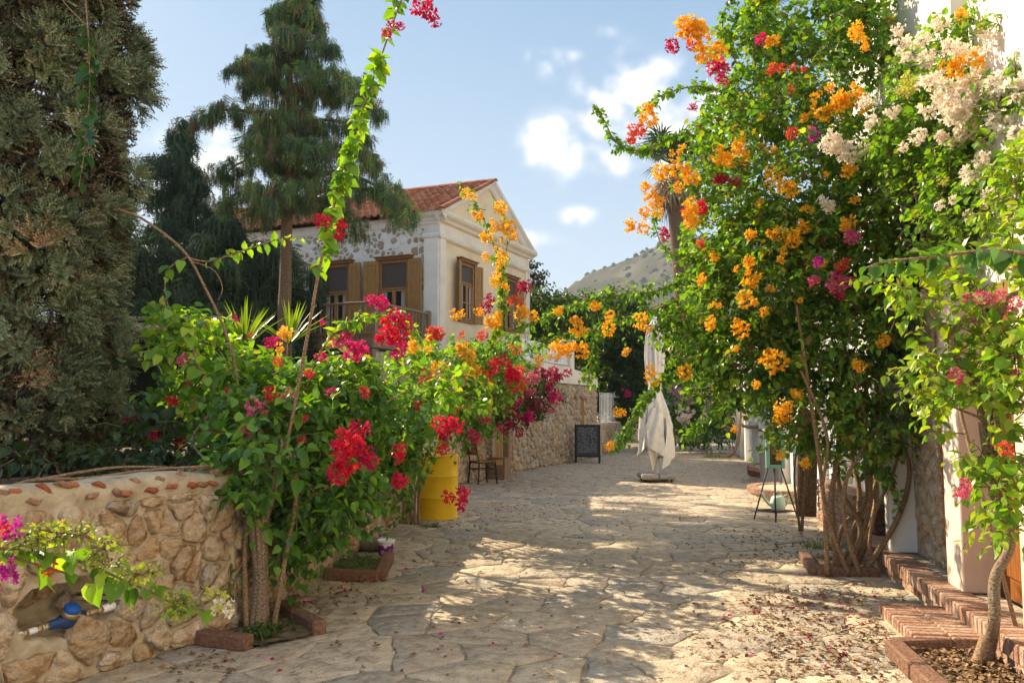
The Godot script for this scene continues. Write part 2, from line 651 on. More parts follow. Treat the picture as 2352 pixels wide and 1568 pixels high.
func crown() -> Crown:
	var c := Crown.new()
	c.twigs = mb(true)
	return c

func leaf_at(c: Crown, p: Vector3, along: Vector3, face: Vector3, size: float, pal: Array) -> void:
	var y = along.normalized()
	var x = y.cross(face)
	if x.length() < 0.1:
		x = y.cross(Vector3(0.4, 0.3, 0.8))
	x = x.normalized()
	c.xfs.append(Transform3D(Basis(x * size, y * size, x.cross(y) * size), p))
	c.cols.append(pal[rng.randi() % pal.size()])

# one leafy shoot
func shoot(c: Crown, p: Vector3, dir: Vector3, length: float, n: int, size: float, pal: Array, droop := 0.35, thick := 0.003) -> void:
	dir = dir.normalized()
	var side = dir.cross(Vector3(0.2, 0.7, 0.4)).normalized()
	var a = rf(0, TAU)
	var sag = Vector3(0, -droop * length, 0)
	for i in n:
		var t = (i + rf(0.3, 0.9)) / n
		var q = p + dir * (length * t) + sag * t * t
		a += 2.4
		var r = side * cos(a) + dir.cross(side) * sin(a)
		var al = dir * 0.35 + r * 0.8 + Vector3(0, -0.45, 0) + rv() * 0.25
		leaf_at(c, q + r * 0.015, al, UP * 0.7 + r * 0.5 + rv() * 0.55, size * rf(0.5, 1.25) * (1.0 - 0.4 * t), pal)
	if thick > 0.0:
		var pts = [p - dir * length * 0.25, p + dir * length * 0.5 + sag * 0.25, p + dir * length + sag]
		tube(c.twigs, pts, [thick * 1.6, thick, thick * 0.5], 3, 0.0, false)
		c.n_twigs += 1

# fills an egg-shaped volume with shoots, densest near its skin and gappy
func clump(c: Crown, o: Vector3, r: Vector3, n: int, size: float, pal: Array, gap := -0.15, len_ := 0.3, droop := 0.35, leaves := 8, core := 0.35) -> void:
	for i in n:
		var d = rv()
		var p = o + d * r * pow(rf(core * core, 1.0), 0.5)
		if noi.get_noise_3d(p.x * 95.0, p.y * 95.0, p.z * 95.0) < gap:
			continue
		shoot(c, p, d * Vector3(1, 0.7, 1) + Vector3(0, 0.25, 0) + rv() * 0.6, len_ * rf(0.6, 1.3), leaves, size, pal, droop)

# leaves along a cane
func dress(c: Crown, pts: Array, from: float, step: float, size: float, pal: Array, side_len := 0.0) -> void:
	var acc := 0.0
	for i in range(int(from * pts.size()), pts.size() - 1):
		var seg = pts[i].distance_to(pts[i + 1])
		acc += seg
		while acc > step:
			acc -= step * rf(0.4, 1.6)
			var p = pts[i].lerp(pts[i + 1], rng.randf())
			var d = (pts[i + 1] - pts[i]).normalized()
			var r = d.cross(rv()).normalized()
			if side_len > 0.0 and rng.randf() < 0.35:
				shoot(c, p, r + d * 0.4, side_len * rf(0.5, 1.2), 5, size * 0.9, pal)
			else:
				leaf_at(c, p + r * 0.01, r * 0.8 + d * 0.2 + Vector3(0, -0.6, 0), UP * 0.4 + r * 0.6 + rv() * 0.5, size * rf(0.55, 1.25) * (1.0 - 0.4 * pow(float(i) / pts.size(), 2.0)), pal)

# builds the leaves: those that the eye meets first, up to `most`, each its own part; the rest one part of stuff
func grow(root: Node3D, c: Crown, width := 0.4, most := 300, called := "leaf") -> void:
	var front := {}
	var px := []
	for i in c.xfs.size():
		var p: Vector3 = c.xfs[i].origin
		var q = pix(p)
		px.append(q)
		var k = Vector2i(int(q.x / 14.0), int(q.y / 14.0))
		if p.z < -0.5 and (not front.has(k) or c.xfs[front[k]].origin.z < p.z):
			front[k] = i
	var order := []
	for k in front:
		var q: Vector2 = px[front[k]]
		if q.x > 0 and q.y > 0 and q.x < 2352 and q.y < 1568:
			order.append(front[k])
	order.sort_custom(func(a, b): return c.xfs[a].basis.y.length() / -c.xfs[a].origin.z > c.xfs[b].basis.y.length() / -c.xfs[b].origin.z)
	var own := {}
	for i in mini(most, order.size()):
		own[order[i]] = true
	var xf := []
	var co := []
	for i in c.xfs.size():
		if own.has(i):
			obj(called, leaf_mesh(c.cols[i], width, i & 1), M["leaf"], root, c.xfs[i])
		else:
			xf.append(c.xfs[i])
			co.append(c.cols[i])
	if xf.size():
		many("foliage", leaf_mesh(Color.WHITE, width, 0), M["leaf"], xf, co, root)
	if c.n_twigs:
		obj("twigs", c.twigs, M["twig"], root).set_meta("kind", "stuff")

# a woody stem as a part; pts in the world
func stem(root: Node, pts: Array, r0: float, r1: float, m := "vinebark", called := "stem", sides := 7) -> Array:
	var c = curve(pts, 6 if sides < 12 else 12)
	var st := mb(true)
	tube(st, c, taper(c.size(), r0, r1), sides, 0.25 if sides < 12 else 0.5)
	obj(called, st, M[m], root)
	return c

const BLOOM := {
	"red": [Color(0.75, 0.02, 0.07), Color(0.6, 0.012, 0.09), Color(0.8, 0.04, 0.05)],
	"crimson": [Color(0.55, 0.01, 0.06), Color(0.7, 0.02, 0.09), Color(0.5, 0.015, 0.12)],
	"magenta": [Color(0.7, 0.02, 0.2), Color(0.75, 0.04, 0.28), Color(0.6, 0.015, 0.15)],
	"purple": [Color(0.55, 0.02, 0.4), Color(0.65, 0.06, 0.42)],
	"maroon": [Color(0.42, 0.02, 0.1), Color(0.5, 0.03, 0.15), Color(0.35, 0.015, 0.07)],
	"orange": [Color(0.97, 0.56, 0.03), Color(1.0, 0.64, 0.06), Color(0.95, 0.48, 0.02)],
	"yellow": [Color(0.92, 0.58, 0.05), Color(0.9, 0.5, 0.025), Color(0.92, 0.65, 0.12)],
	"coral": [Color(0.75, 0.12, 0.05), Color(0.8, 0.2, 0.06), Color(0.7, 0.08, 0.08)],
	"white": [Color(0.92, 0.87, 0.76), Color(0.93, 0.9, 0.83), Color(0.9, 0.8, 0.7)],
	"lilac": [Color(0.55, 0.32, 0.5), Color(0.62, 0.42, 0.56), Color(0.5, 0.26, 0.45)],
	"pink": [Color(0.75, 0.16, 0.3), Color(0.7, 0.07, 0.22), Color(0.75, 0.3, 0.4)],
	"lime": [Color(0.55, 0.6, 0.08), Color(0.6, 0.58, 0.16)],
}

# clusters: [x, y, depth, rx, ry, colour] over a spot of that many survey units; past 300 the smallest become one part of stuff
func blooms(root: Node, list: Array, nearer := 0.0, wide := 1.0) -> void:
	var all := []
	for e in list:
		var d: float = e[2] - nearer
		var s = d / F * wide
		var ball = clampf(minf(e[3], e[4]) * s * 1.15, 0.04, 0.09)
		var area_ = (e[3] * s) * (e[4] * s) / (ball * ball)
		var n = int(clampf(round(area_ * 2.0), 1, 40))
		var o = at(e[0], e[1], d)
		for i in n:
			var p = o
			if n > 1:
				var a = rf(0, TAU)
				var r = absf(rng.randfn()) * 0.55
				p += Vector3(cos(a) * r * e[3] * s, sin(a) * r * e[4] * s, rf(-0.6, 0.6) * minf(e[3], e[4]) * s)
			var size = ball * rf(0.65, 1.3)
			all.append([size / d, e[5], Transform3D(Basis(rv(), rf(0, TAU)) * Basis.from_scale(Vector3.ONE * size), p)])
	all.sort_custom(func(a, b): return a[0] > b[0])
	var xf := []
	var co := []
	for i in all.size():
		if i < 300:
			obj("flower_cluster", bloom_mesh(BLOOM[all[i][1]], rng.randi() % 3), M["bract"], root, all[i][2])
		else:
			xf.append(all[i][2])
			co.append(BLOOM[all[i][1]][rng.randi() % BLOOM[all[i][1]].size()])
	if xf.size():
		many("blossom", bloom_mesh([Color.WHITE], 1), M["bract"], xf, co, root)

# a spray of fine blades for conifers: hanging (weeping) or tufted
func tuft_mesh(seed_: int, hang: bool) -> Mesh:
	var key = "tuft%d%s" % [seed_, hang]
	if cache.has(key):
		return cache[key]
	var r := RandomNumberGenerator.new()
	r.seed = 900 + seed_
	var st := mb(false)
	if hang:
		for i in 13:
			var a = r.randf() * TAU
			var o = Vector3(cos(a), 0, sin(a)) * 0.22 * sqrt(r.randf())
			var out = Vector3(cos(a), 0, sin(a)) * r.randf_range(0.02, 0.2)
			var l = r.randf_range(0.5, 1.05)
			var w = Vector3(cos(a + 1.3), 0, sin(a + 1.3)) * 0.022
			var p0 = o
			var p1 = o + out + Vector3(0, -0.35 * l, 0)
			var p2 = o + out * 0.9 + Vector3(0, -l, 0)
			var v = r.randf_range(0.7, 1.25)
			st.set_color(Color(v, v, v))
			tri(st, p0 - w * 0.4, p0 + w * 0.4, p1 + w, a_dir(a))
			tri(st, p0 - w * 0.4, p1 + w, p1 - w, a_dir(a))
			tri(st, p1 - w, p1 + w, p2, a_dir(a))
			for k in 7:
				var q = p0.lerp(p1, 0.3 + 0.3 * k) if k < 2 else p1.lerp(p2, 0.17 * (k - 2))
				var s = Vector3(cos(a + 2.1 * k), r.randf_range(-0.9, 0.2), sin(a + 2.1 * k)) * r.randf_range(0.08, 0.16)
				tri(st, q - Vector3(0, 0.022, 0), q + Vector3(0, 0.022, 0), q + s, a_dir(a))
	else:
		for i in 9:
			var a = r.randf() * TAU
			var d = Vector3(cos(a) * 0.55, 1.0, sin(a) * 0.55) * r.randf_range(0.6, 1.0)
			var v = r.randf_range(0.75, 1.25)
			st.set_color(Color(v, v, v))
			for k in 9:
				var t = 0.12 + 0.1 * k
				var q = d * t
				var aa = a + (1.2 if k & 1 else -1.2) + r.randf_range(-0.5, 0.5)
				var tip = q + (Vector3(cos(aa), 0.8, sin(aa))) * (0.24 - 0.014 * k)
				var w = Vector3(cos(aa + 1.6), 0.2, sin(aa + 1.6)) * 0.03
				tri(st, q - w, q + w, tip, UP)
				tri(st, q, tip.lerp(q, 0.45) + w * 1.4 + Vector3(0, 0.03, 0), tip.lerp(q, 0.2) - w, UP)
	cache[key] = fin(st)
	return cache[key]

func a_dir(a: float) -> Vector3:
	return Vector3(cos(a), 0.1, sin(a))

# a conifer with drooping curtains of foliage. rings: [height, reach left, reach right] from the top down
func weeping_conifer(root: Node3D, foot: Vector3, top: float, prof: Array, n: int, tone: Array, hang: float, trunk_r: float, bark := "bark", per := 46, lowest := 0.0, tiers := 0) -> void:
	var tr := []
	for i in 9:
		var t = i / 8.0
		tr.append(foot + Vector3(0.12 * sin(t * 5.0) * t, top * t, 0.1 * cos(t * 4.0) * t))
	stem(root, tr, trunk_r, 0.02, bark, "trunk", 9)
	var xf := []
	var co := []
	var limbs := 0
	for i in n:
		var h = lerpf(prof[0][0], prof[-1][0], (i + rng.randf()) / n)
		if tiers > 0:
			h = lerpf(prof[0][0], prof[-1][0], clampf((floor(float(i) / n * tiers) + 0.5 + rf(-0.2, 0.2)) / tiers + rf(-0.006, 0.006), 0, 1))
		var k := 0
		while k < prof.size() - 2 and h < prof[k + 1][0]:
			k += 1
		var t = clampf(inverse_lerp(prof[k][0], prof[k + 1][0], h), 0, 1)
		var a = i * 2.399 + rf(-0.4, 0.4)
		var side = cos(a)
		var reach = lerpf(lerpf(prof[k][1], prof[k + 1][1], t), lerpf(prof[k][2], prof[k + 1][2], t), 0.5 + 0.5 * side) * rf(0.62, 1.12)
		var d = Vector3(cos(a), 0, sin(a))
		var r0 = foot + Vector3(0, h - 0.1 * reach, 0)
		var pts = [r0, r0 + d * reach * 0.4 + Vector3(0, reach * 0.16, 0), r0 + d * reach * 0.8 + Vector3(0, reach * 0.1, 0), r0 + d * reach * 1.02 + Vector3(0, -reach * 0.1, 0)]
		var c = curve(pts, 5)
		if limbs < 300:
			var st := mb(true)
			tube(st, c, taper(c.size(), 0.02 + 0.02 * reach, 0.008), 5)
			obj("branch", st, M[bark], root)
			limbs += 1
		var m = int(per * (0.4 + 0.6 * reach / 2.0))
		var tint = rf(0.75, 1.35)
		for j in m:
			var s = pow(rng.randf(), 0.75)
			var p: Vector3 = c[int(s * (c.size() - 1))]
			var wide = 0.34 * reach * (1.0 - 0.6 * s) + 0.1
			p += d.cross(UP) * rf(-1, 1) * wide + Vector3(0, rf(-0.12, 0.12), 0) + d * rf(-0.1, 0.1)
			if p.y - foot.y < lowest:
				continue
			var l = hang * rf(0.45, 1.25)
			var b = Basis(UP, rf(0, TAU)) * Basis(Vector3.RIGHT, rf(-0.3, 0.3)) * Basis.from_scale(Vector3(l * 0.9, l, l * 0.9))
			xf.append(Transform3D(b, p))
			var k1: Color = tone[rng.randi() % tone.size()]
			co.append(Color(k1.r * tint, k1.g * tint, k1.b * tint))
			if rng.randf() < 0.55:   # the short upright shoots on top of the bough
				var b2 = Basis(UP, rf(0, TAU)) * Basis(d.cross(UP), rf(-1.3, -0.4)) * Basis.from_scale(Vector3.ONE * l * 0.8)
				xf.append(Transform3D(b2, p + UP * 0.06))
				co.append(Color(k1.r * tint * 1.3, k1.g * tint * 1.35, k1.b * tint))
	many("foliage", tuft_mesh(1, true), M["needle"], xf, co, root)

# a broadleaved tree: trunk, limbs and clumps of leaf sprays
func leafy_tree(root: Node3D, foot: Vector3, trunk_h: float, blobs: Array, size: float, pal: Array, per: int, trunk_r := 0.14) -> void:
	var top = foot + Vector3(0.1, trunk_h, 0)
	stem(root, [foot, foot.lerp(top, 0.5) + Vector3(0.06, 0, 0.03), top], trunk_r, trunk_r * 0.7, "bark", "trunk")
	var c := crown()
	for b in blobs:
		stem(root, [top, top.lerp(b[0], 0.5) + Vector3(0, 0.2, 0), b[0]], trunk_r * 0.5, 0.02, "bark", "branch", 5)
		clump(c, b[0], b[1], int(per * b[1].x * b[1].y), size, pal, -0.2, size * 3.0, 0.25, 7, 0.55)
	grow(root, c, 0.38, 0)

# ---------------------------------------------------------------- camera, sky, sun
func make_light() -> void:
	var cam := Camera3D.new()
	cam.name = "camera"
	add_child(cam)
	cam.position = EYE
	cam.rotation.x = PITCH
	cam.fov = rad_to_deg(2.0 * atan(784.0 / F))
	cam.near = 0.1
	cam.far = 3000.0
	cam.current = true
	var sun := DirectionalLight3D.new()
	sun.name = "sun"
	add_child(sun)
	var az = deg_to_rad(46.0)
	var el = deg_to_rad(35.0)
	var to_sun = Vector3(-sin(az) * cos(el), sin(el), -cos(az) * cos(el))
	sun.look_at_from_position(Vector3.ZERO, -to_sun, UP)
	sun.light_energy = 0.68
	sun.light_color = Color(1.0, 0.92, 0.79)
	sun.light_angular_distance = 0.5
	sun.shadow_enabled = true
	var env := Environment.new()
	env.background_mode = Environment.BG_SKY
	env.tonemap_mode = Environment.TONE_MAPPER_LINEAR
	env.tonemap_exposure = 5.2
	env.fog_enabled = true
	env.fog_density = 0.0004
	env.fog_light_color = Color(0.86, 0.9, 0.95)
	env.sdfgi_enabled = true
	env.ssao_enabled = true
	env.ssil_enabled = true
	var sky := Sky.new()
	var pm := PanoramaSkyMaterial.new()
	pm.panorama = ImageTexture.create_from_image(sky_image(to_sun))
	sky.sky_material = pm
	env.sky = sky
	var we := WorldEnvironment.new()
	we.name = "world"
	we.environment = env
	add_child(we)

# the air of a fine late afternoon: gradient, brighter round the sun's side, a few fair-weather clouds, and thicker cloud added out of view for fill light
const SKY := 0.35

func sky_image(to_sun: Vector3) -> Image:
	var w := 2048
	var h := 1024
	var im := Image.create(w, h, false, Image.FORMAT_RGBF)
	var n := FastNoiseLite.new()
	n.seed = 11
	n.frequency = 1.0
	n.noise_type = FastNoiseLite.TYPE_SIMPLEX_SMOOTH
	n.fractal_octaves = 6
	n.fractal_gain = 0.55
	# clouds by bearing and height in degrees: [azimuth, elevation, half width, half height, strength]
	var clouds = [[8.2, 20.3, 2.9, 2.3, 1.25], [10.5, 18.0, 2.6, 2.2, 1.1], [3.1, 17.4, 1.9, 1.7, 1.15], [5.6, 19.0, 2.2, 1.2, 0.9], [2.1, 11.6, 1.5, 0.55, 1.0], [4.4, 12.9, 1.2, 0.6, 0.85],
		[7.5, 16.8, 2.2, 1.2, 0.8], [13.5, 18.5, 3.0, 2.4, 1.0], [2.7, 22.5, 0.9, 0.9, 0.75], [4.3, 23.1, 0.8, 0.5, 0.4], [6.8, 24.3, 1.0, 0.5, 0.35], [-20.0, 15.5, 2.4, 1.8, 1.1], [-23.0, 13.0, 3.0, 1.6, 0.9], [1.0, 23.3, 0.4, 0.7, 0.4]]
	for j in h:
		var e = (0.5 - (j + 0.5) / h) * PI
		if e < -0.06:
			im.fill_rect(Rect2i(0, j, w, h - j), Color(0.16, 0.14, 0.11))
			break
		var d = rad_to_deg(e)
		var k = clampf(d / 30.0, 0.0, 1.0)
		var low := Color(0.5, 0.58, 0.65)
		var mid := Color(0.128, 0.24, 0.39)
		var top := Color(0.13, 0.24, 0.42)
		var base = low.lerp(mid, pow(k, 0.72))
		if d > 30.0:
			base = mid.lerp(top, clampf((d - 30.0) / 60.0, 0, 1))
		for i in w:
			var a = wrapf((i + 0.5) / w * TAU, -PI, PI)
			var dir = Vector3(sin(a) * cos(e), sin(e), -cos(a) * cos(e))
			var c = base
			var g = maxf(dir.dot(to_sun), 0.0)
			var glow = 0.13 * pow(g, 3.0) + 0.6 * pow(g, 40.0)
			c = Color(c.r + glow, c.g + glow * 0.95, c.b + glow * 0.82)
			var ad = rad_to_deg(a)
			var m := 0.0
			if absf(ad) < 40.0 and d < 36.0:
				for q in clouds:
					var dx = (ad - q[0]) / q[2]
					var dy = (d - q[1]) / q[3]
					var r = dx * dx + dy * dy
					if r < 5.0:
						m = maxf(m, q[4] * exp(-r * 0.8))
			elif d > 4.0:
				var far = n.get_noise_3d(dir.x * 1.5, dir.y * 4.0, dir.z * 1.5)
				m = clampf((far + 0.1) * 2.4, 0.0, 1.0)  # unseen part of the sky: cloud cover added to brighten the fill light
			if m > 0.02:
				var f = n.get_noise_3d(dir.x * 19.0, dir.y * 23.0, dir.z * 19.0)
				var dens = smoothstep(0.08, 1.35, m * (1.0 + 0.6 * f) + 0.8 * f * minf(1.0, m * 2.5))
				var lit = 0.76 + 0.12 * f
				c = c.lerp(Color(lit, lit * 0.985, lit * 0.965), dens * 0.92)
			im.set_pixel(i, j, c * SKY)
	return im

# x along, y up, z = the side the face looks to
func fr(o: Vector3, along: Vector3) -> Transform3D:
	var x = Vector3(along.x, 0, along.z).normalized()
	return Transform3D(Basis(x, UP, x.cross(UP)), o)

# ---------------------------------------------------------------- ground
# where the lane's two sides run, by distance ahead
func left_side(z: float) -> float:
	var k = [[0.0, -4.3], [4.37, -2.63], [5.86, -1.89], [9.16, -1.62], [11.5, -1.45], [17.2, -1.0], [20.2, -0.02], [26.7, 2.65], [33.0, 4.2], [40.0, 4.4]]
	for i in k.size() - 1:
		if z <= k[i + 1][0]:
			return lerpf(k[i][1], k[i + 1][1], (z - k[i][0]) / (k[i + 1][0] - k[i][0]))
	return 4.4

func right_side(z: float) -> float:
	return 3.31 + 0.185 * (z - 7.63)

func make_ground() -> void:
	var st := mb(true)
	st.set_smooth_group(0)
	sheet(st, 40, 40, func(u, v): return Vector3((u - 0.5) * 3000.0, -0.08, 60.0 - v * 2000.0), UP)
	setting("ground", st, M["lawn"], "dry open ground beyond the lane")
	# the bedding of the lane, uneven
	st = mb(true)
	sheet(st, 60, 130, func(u, v):
		var z = -2.0 + v * 40.0
		var x = lerpf(left_side(z) - 0.25, right_side(z) + 0.9, u)
		return Vector3(x, 0.006 * noi.get_noise_2d(x * 60.0, z * 60.0), -z), UP)
	var behind := mb(true)
	sheet(behind, 30, 40, func(u, v): return Vector3(lerpf(-5.5, right_side(-2.0 - v * 22.0) + 1.2, u), 0.004 * noi.get_noise_2d(u * 300.0, v * 900.0) - 0.003, 2.0 + v * 22.0), UP)
	setting("near_paving", behind, M["flag0"], "paving that carries on behind the viewpoint")
	var lane = setting("paving", st, M["joint"], "irregular beige and grey flagstones of the lane")
	var xf := Transform3D(Basis(Vector3(1, 0, 0), Vector3(0, 0, -1), UP), Vector3(-3.0, 0.0, -3.0))
	rubble(lane, xf, 12.5, 33.0, 0.52, 0.37, {"called": "flagstone", "mats": ["flag0", "flag1", "flag2", "flag3", "flag4", "flag0", "flag2"], "drop": 0.22, "joint": 0.006, "out": 0.009, "rim": 0.025, "lump": 0.009, "tilt": 0.011, "soft": false, "jit": 0.42,
		"keep": func(c): return c.x - 3.0 > left_side(c.y + 3.0) - 0.15 and c.x - 3.0 < right_side(c.y + 3.0) + 0.35})
	# raised garden behind the left wall
	st = mb(true)
	sheet(st, 24, 40, func(u, v):
		var z = 1.0 + v * 30.0
		var x = lerpf(-16.0, left_side(z) - 0.3, u)
		return Vector3(x, 0.98 + 0.08 * noi.get_noise_2d(x * 40.0, z * 40.0), -z), UP)
	setting("garden_soil", st, M["soil"], "raised garden soil behind the rubble wall")

func make_hill() -> void:
	var st := mb(true)
	# a terraced dome to the right of the lane's end, with lower shoulders
	var f = func(u, v):
		var x = lerpf(-320.0, 560.0, u)
		var z = lerpf(330.0, 900.0, v)
		var peak = 116.0 * exp(-pow((x - 128.0) / 150.0, 2.0) - pow((z - 580.0) / 170.0, 2.0)) + 6.0 * exp(-pow((x - 112.0) / 16.0, 2.0) - pow((z - 560.0) / 60.0, 2.0)) + 20.0 * exp(-pow((x + 60.0) / 200.0, 2.0) - pow((z - 740.0) / 140.0, 2.0))
		var r = peak + 6.0 * noi.get_noise_2d(x * 0.5, z * 0.5) * clampf(peak / 20.0, 0, 1)
		var t = r / 6.0
		var stepped = (floor(t) + smoothstep(0.55, 1.0, t - floor(t))) * 6.0
		return Vector3(x, lerpf(r, stepped, 0.85) - 2.0 + 0.8 * noi.get_noise_2d(x * 6.0, z * 6.0), -z)
	sheet(st, 240, 130, f, UP)
	var h = setting("hill", st, M["hill"], "dry terraced hill under the clouds")
	var xf := []
	for i in 4200:
		var p: Vector3 = f.call(rng.randf(), rng.randf() * 0.55)
		if p.y < 3.0 or noi.get_noise_2d(p.x * 1.2, p.z * 1.2) < -0.1 + 0.012 * (80.0 - p.y):
			continue
		xf.append(Transform3D(Basis(UP, rf(0, TAU)) * Basis.from_scale(Vector3(1, rf(0.6, 1.1), 1) * rf(0.7, 2.4)), p))
	var b := mb(true)
	for k in 5:
		var o = rv() * 0.5
		lathe(b, [Vector2(0, -0.5), Vector2(0.6, -0.2), Vector2(0.65, 0.3), Vector2(0, 0.8)], 6, Transform3D(Basis(), o))
	many("hillside_scrub", fin(b), M["scrub"], xf, [], h)

# ---------------------------------------------------------------- the left garden wall
const DL := Vector3(0.444, 0, -0.896)

func make_left_walls() -> void:
	var corner := Vector3(-1.89, 0, -5.86)
	var len_ := 3.6
	var o = corner - DL * len_
	var w = thing("garden_wall", "low wall of rounded rubble in sandy mortar with broken red tiles along its top, at the left edge", "wall", o)
	var xf = fr(o, DL)
	var niche = func(u, v):   # how far inside the hole round the water meter
		var du = (len_ - u - 1.2) / 0.31
		var dv = (v - 0.41) / 0.145
		return 1.0 - (pow(absf(du), 3.0) + pow(absf(dv), 3.0)) + 0.5 * noi.get_noise_2d(u * 260.0, v * 260.0)
	var st := mb(true)
	sheet(st, 110, 46, func(a, b):
		var u = a * len_
		var top = 1.1 + 0.035 * noi.get_noise_2d(u * 60.0, 3.0)
		var lump = 0.014 * noi.get_noise_2d(u * 190.0, b * 190.0) + 0.01 * noi.get_noise_2d(u * 500.0, b * 420.0)
		if b < 0.82:
			var v = b / 0.82 * (top - 0.06)
			return xf * Vector3(u, v, lump - 0.4 * smoothstep(0.0, 0.3, niche.call(u, v)))
		var k = (b - 0.82) / 0.18
		return xf * Vector3(u, top - 0.06 + 0.06 * sin(minf(k * 4.0, 1.0) * PI / 2.0) - 0.02 * k, -0.08 * (1.0 - cos(minf(k * 4.0, 1.0) * PI / 2.0)) - 0.34 * maxf(k - 0.25, 0.0) + lump), Vector3(1, 0.5, 0.5))
	obj("mortar", st, M["mortar"], w)
	rubble(w, xf, len_, 0.98, 0.205, 0.1, {"drop": 0.22, "joint": 0.007, "out": 0.03, "rim": 0.12, "lump": 0.03, "tilt": 0.1, "jit": 0.46, "cut": true,
		"keep": func(c): return niche.call(c.x, c.y) < -0.3})
	for i in 9:   # rubble left at the back of the hole
		var p = xf * Vector3(len_ - 1.2 + rf(-0.24, 0.24), 0.4 + rf(-0.06, 0.1), -0.34)
		var s := mb(true)
		var q = PackedVector2Array()
		for k in 7:
			q.append(Vector2(cos(TAU * k / 7), sin(TAU * k / 7)) * rf(0.035, 0.07))
		piece(s, q, Transform3D(xf.basis * Basis(rv(), 0.3), p), 0.04, 0.02, 0.3, 0.03)
		obj("stone", s, M["stone%d" % (i % 6)], w)
	# broken roof tiles bedded along the top edge
	for i in 30:
		var u = len_ - 0.04 - i * 0.083 + rf(-0.02, 0.02)
		var lo = rf(0, 1) < 0.4
		var p = xf * Vector3(u, (1.012 if lo else 1.07) + rf(-0.012, 0.012), 0.005 if lo else -0.025)
		var s := mb(true)
		var q = PackedVector2Array([Vector2(-0.035, -0.014), Vector2(0.02, -0.024), Vector2(0.042, -0.006), Vector2(0.03, 0.018), Vector2(-0.022, 0.02)])
		for k in 5:
			q[k] *= Vector2(rf(0.9, 1.5), rf(0.55, 0.95))
		piece(s, q, Transform3D(xf.basis * Basis(Vector3(0, 0, 1), rf(-0.7, 0.1)) * Basis(Vector3(1, 0, 0), -0.3), p), 0.022, 0.03, 0.12, 0.01)
		obj("tile_chip", s, M[["terra", "brick0", "tile0", "brick2"][i % 4]], w)

	# its continuation along the lane
	var pts = [corner, Vector3(-1.62, 0, -9.16), Vector3(-1.45, 0, -11.5)]
	w = thing("lane_wall", "low rubble wall along the left of the lane, mostly hidden by red bougainvillea", "wall", corner)
	for i in 2:
		wall_run(w, pts[i], pts[i + 1], 1.12, 0.3, 0.17, 150, func(_c): return true)
	# the taller wall with the plank door
	pts = [Vector3(-1.45, 0, -11.5), Vector3(-1.0, 0, -17.2), Vector3(-0.02, 0, -20.2), Vector3(2.65, 0, -26.7)]
	w = thing("stone_wall", "tall honey coloured rubble stone wall with a plank door and a white parapet, left side of the lane", "wall", pts[0])
	wall_run(w, pts[0], pts[1], 2.3, 0.34, 0.2, 60, func(c): return c.x > 2.2)
	wall_run(w, pts[1], pts[2], 2.3, 0.3, 0.17, 100, func(c): return c.x < 1.55 or c.x > 2.75 or c.y > 2.05)
	wall_run(w, pts[2], pts[3], 2.22, 0.29, 0.165, 220, func(c): return absf(c.x - 5.55) > 0.22 or absf(c.y - 1.35) > 0.5)
	# plaster parapet on the last stretch
	var x2 = fr(pts[2], pts[3] - pts[2])
	st = mb()
	var pr = [[0.0, 2.22, 2.75], [3.9, 2.22, 2.7], [7.0, 2.22, 2.5]]
	for i in 2:
		var a = pr[i]
		var b = pr[i + 1]
		for zz in [0.05, -0.3]:
			quad(st, x2 * Vector3(a[0], a[1], zz), x2 * Vector3(b[0], b[1], zz), x2 * Vector3(b[0], b[2], zz), x2 * Vector3(a[0], a[2], zz), x2.basis.z * signf(zz))
		quad(st, x2 * Vector3(a[0], a[2], 0.05), x2 * Vector3(b[0], b[2], 0.05), x2 * Vector3(b[0], b[2], -0.3), x2 * Vector3(a[0], a[2], -0.3), UP)
	quad(st, x2 * Vector3(7.0, 2.22, 0.05), x2 * Vector3(7.0, 2.22, -0.3), x2 * Vector3(7.0, 2.5, -0.3), x2 * Vector3(7.0, 2.5, 0.05), x2.basis.x)
	obj("parapet", st, M["creamtrim"], w)
	st = mb()
	box(st, x2 * Transform3D(Basis(), Vector3(4.6, 3.0, -0.15)), Vector3(0.34, 0.9, 0.34), 0.01)
	box(st, x2 * Transform3D(Basis(), Vector3(4.6, 3.47, -0.15)), Vector3(0.42, 0.06, 0.42), 0.01)
	obj("pier", st, M["creamtrim"], w)
	st = mb()
	box(st, x2 * Transform3D(Basis(), Vector3(2.6, 3.0, -0.15)), Vector3(3.5, 0.5, 0.2), 0.01)
	obj("upper_parapet", st, M["greywhite"], w)
	# the slit window at its far end
	st = mb()
	box(st, x2 * Transform3D(Basis(), Vector3(5.55, 1.35, -0.06)), Vector3(0.32, 0.9, 0.14))
	obj("slit_window", st, M["woodbrown"], w)
	st = mb()
	box(st, x2 * Transform3D(Basis(), Vector3(5.55, 1.85, 0.0)), Vector3(0.5, 0.09, 0.12), 0.01)
	obj("lintel", st, M["woodgrey"], w)
	# plank door between dressed jambs
	var x1 = fr(pts[1], pts[2] - pts[1])
	var dr = Node3D.new()
	dr.name = "door"
	w.add_child(dr)
	dr.global_position = x1 * Vector3(2.1, 0, 0)
	for i in 5:
		st = mb()
		box(st, x1 * Transform3D(Basis(), Vector3(1.68 + 0.18 * i, 0.98, -0.02 + 0.004 * (i & 1))), Vector3(0.174, 1.94, 0.05), 0.006)
		obj("plank", st, M["wood"], dr)
	for sx in [1.53, 2.66]:
		st = mb()
		box(st, x1 * Transform3D(Basis(), Vector3(sx, 1.0, 0.02)), Vector3(0.2, 2.0, 0.24), 0.02)
		obj("door_jamb", st, M["woodgrey" if sx > 2.0 else "stone3"], w)
	st = mb()
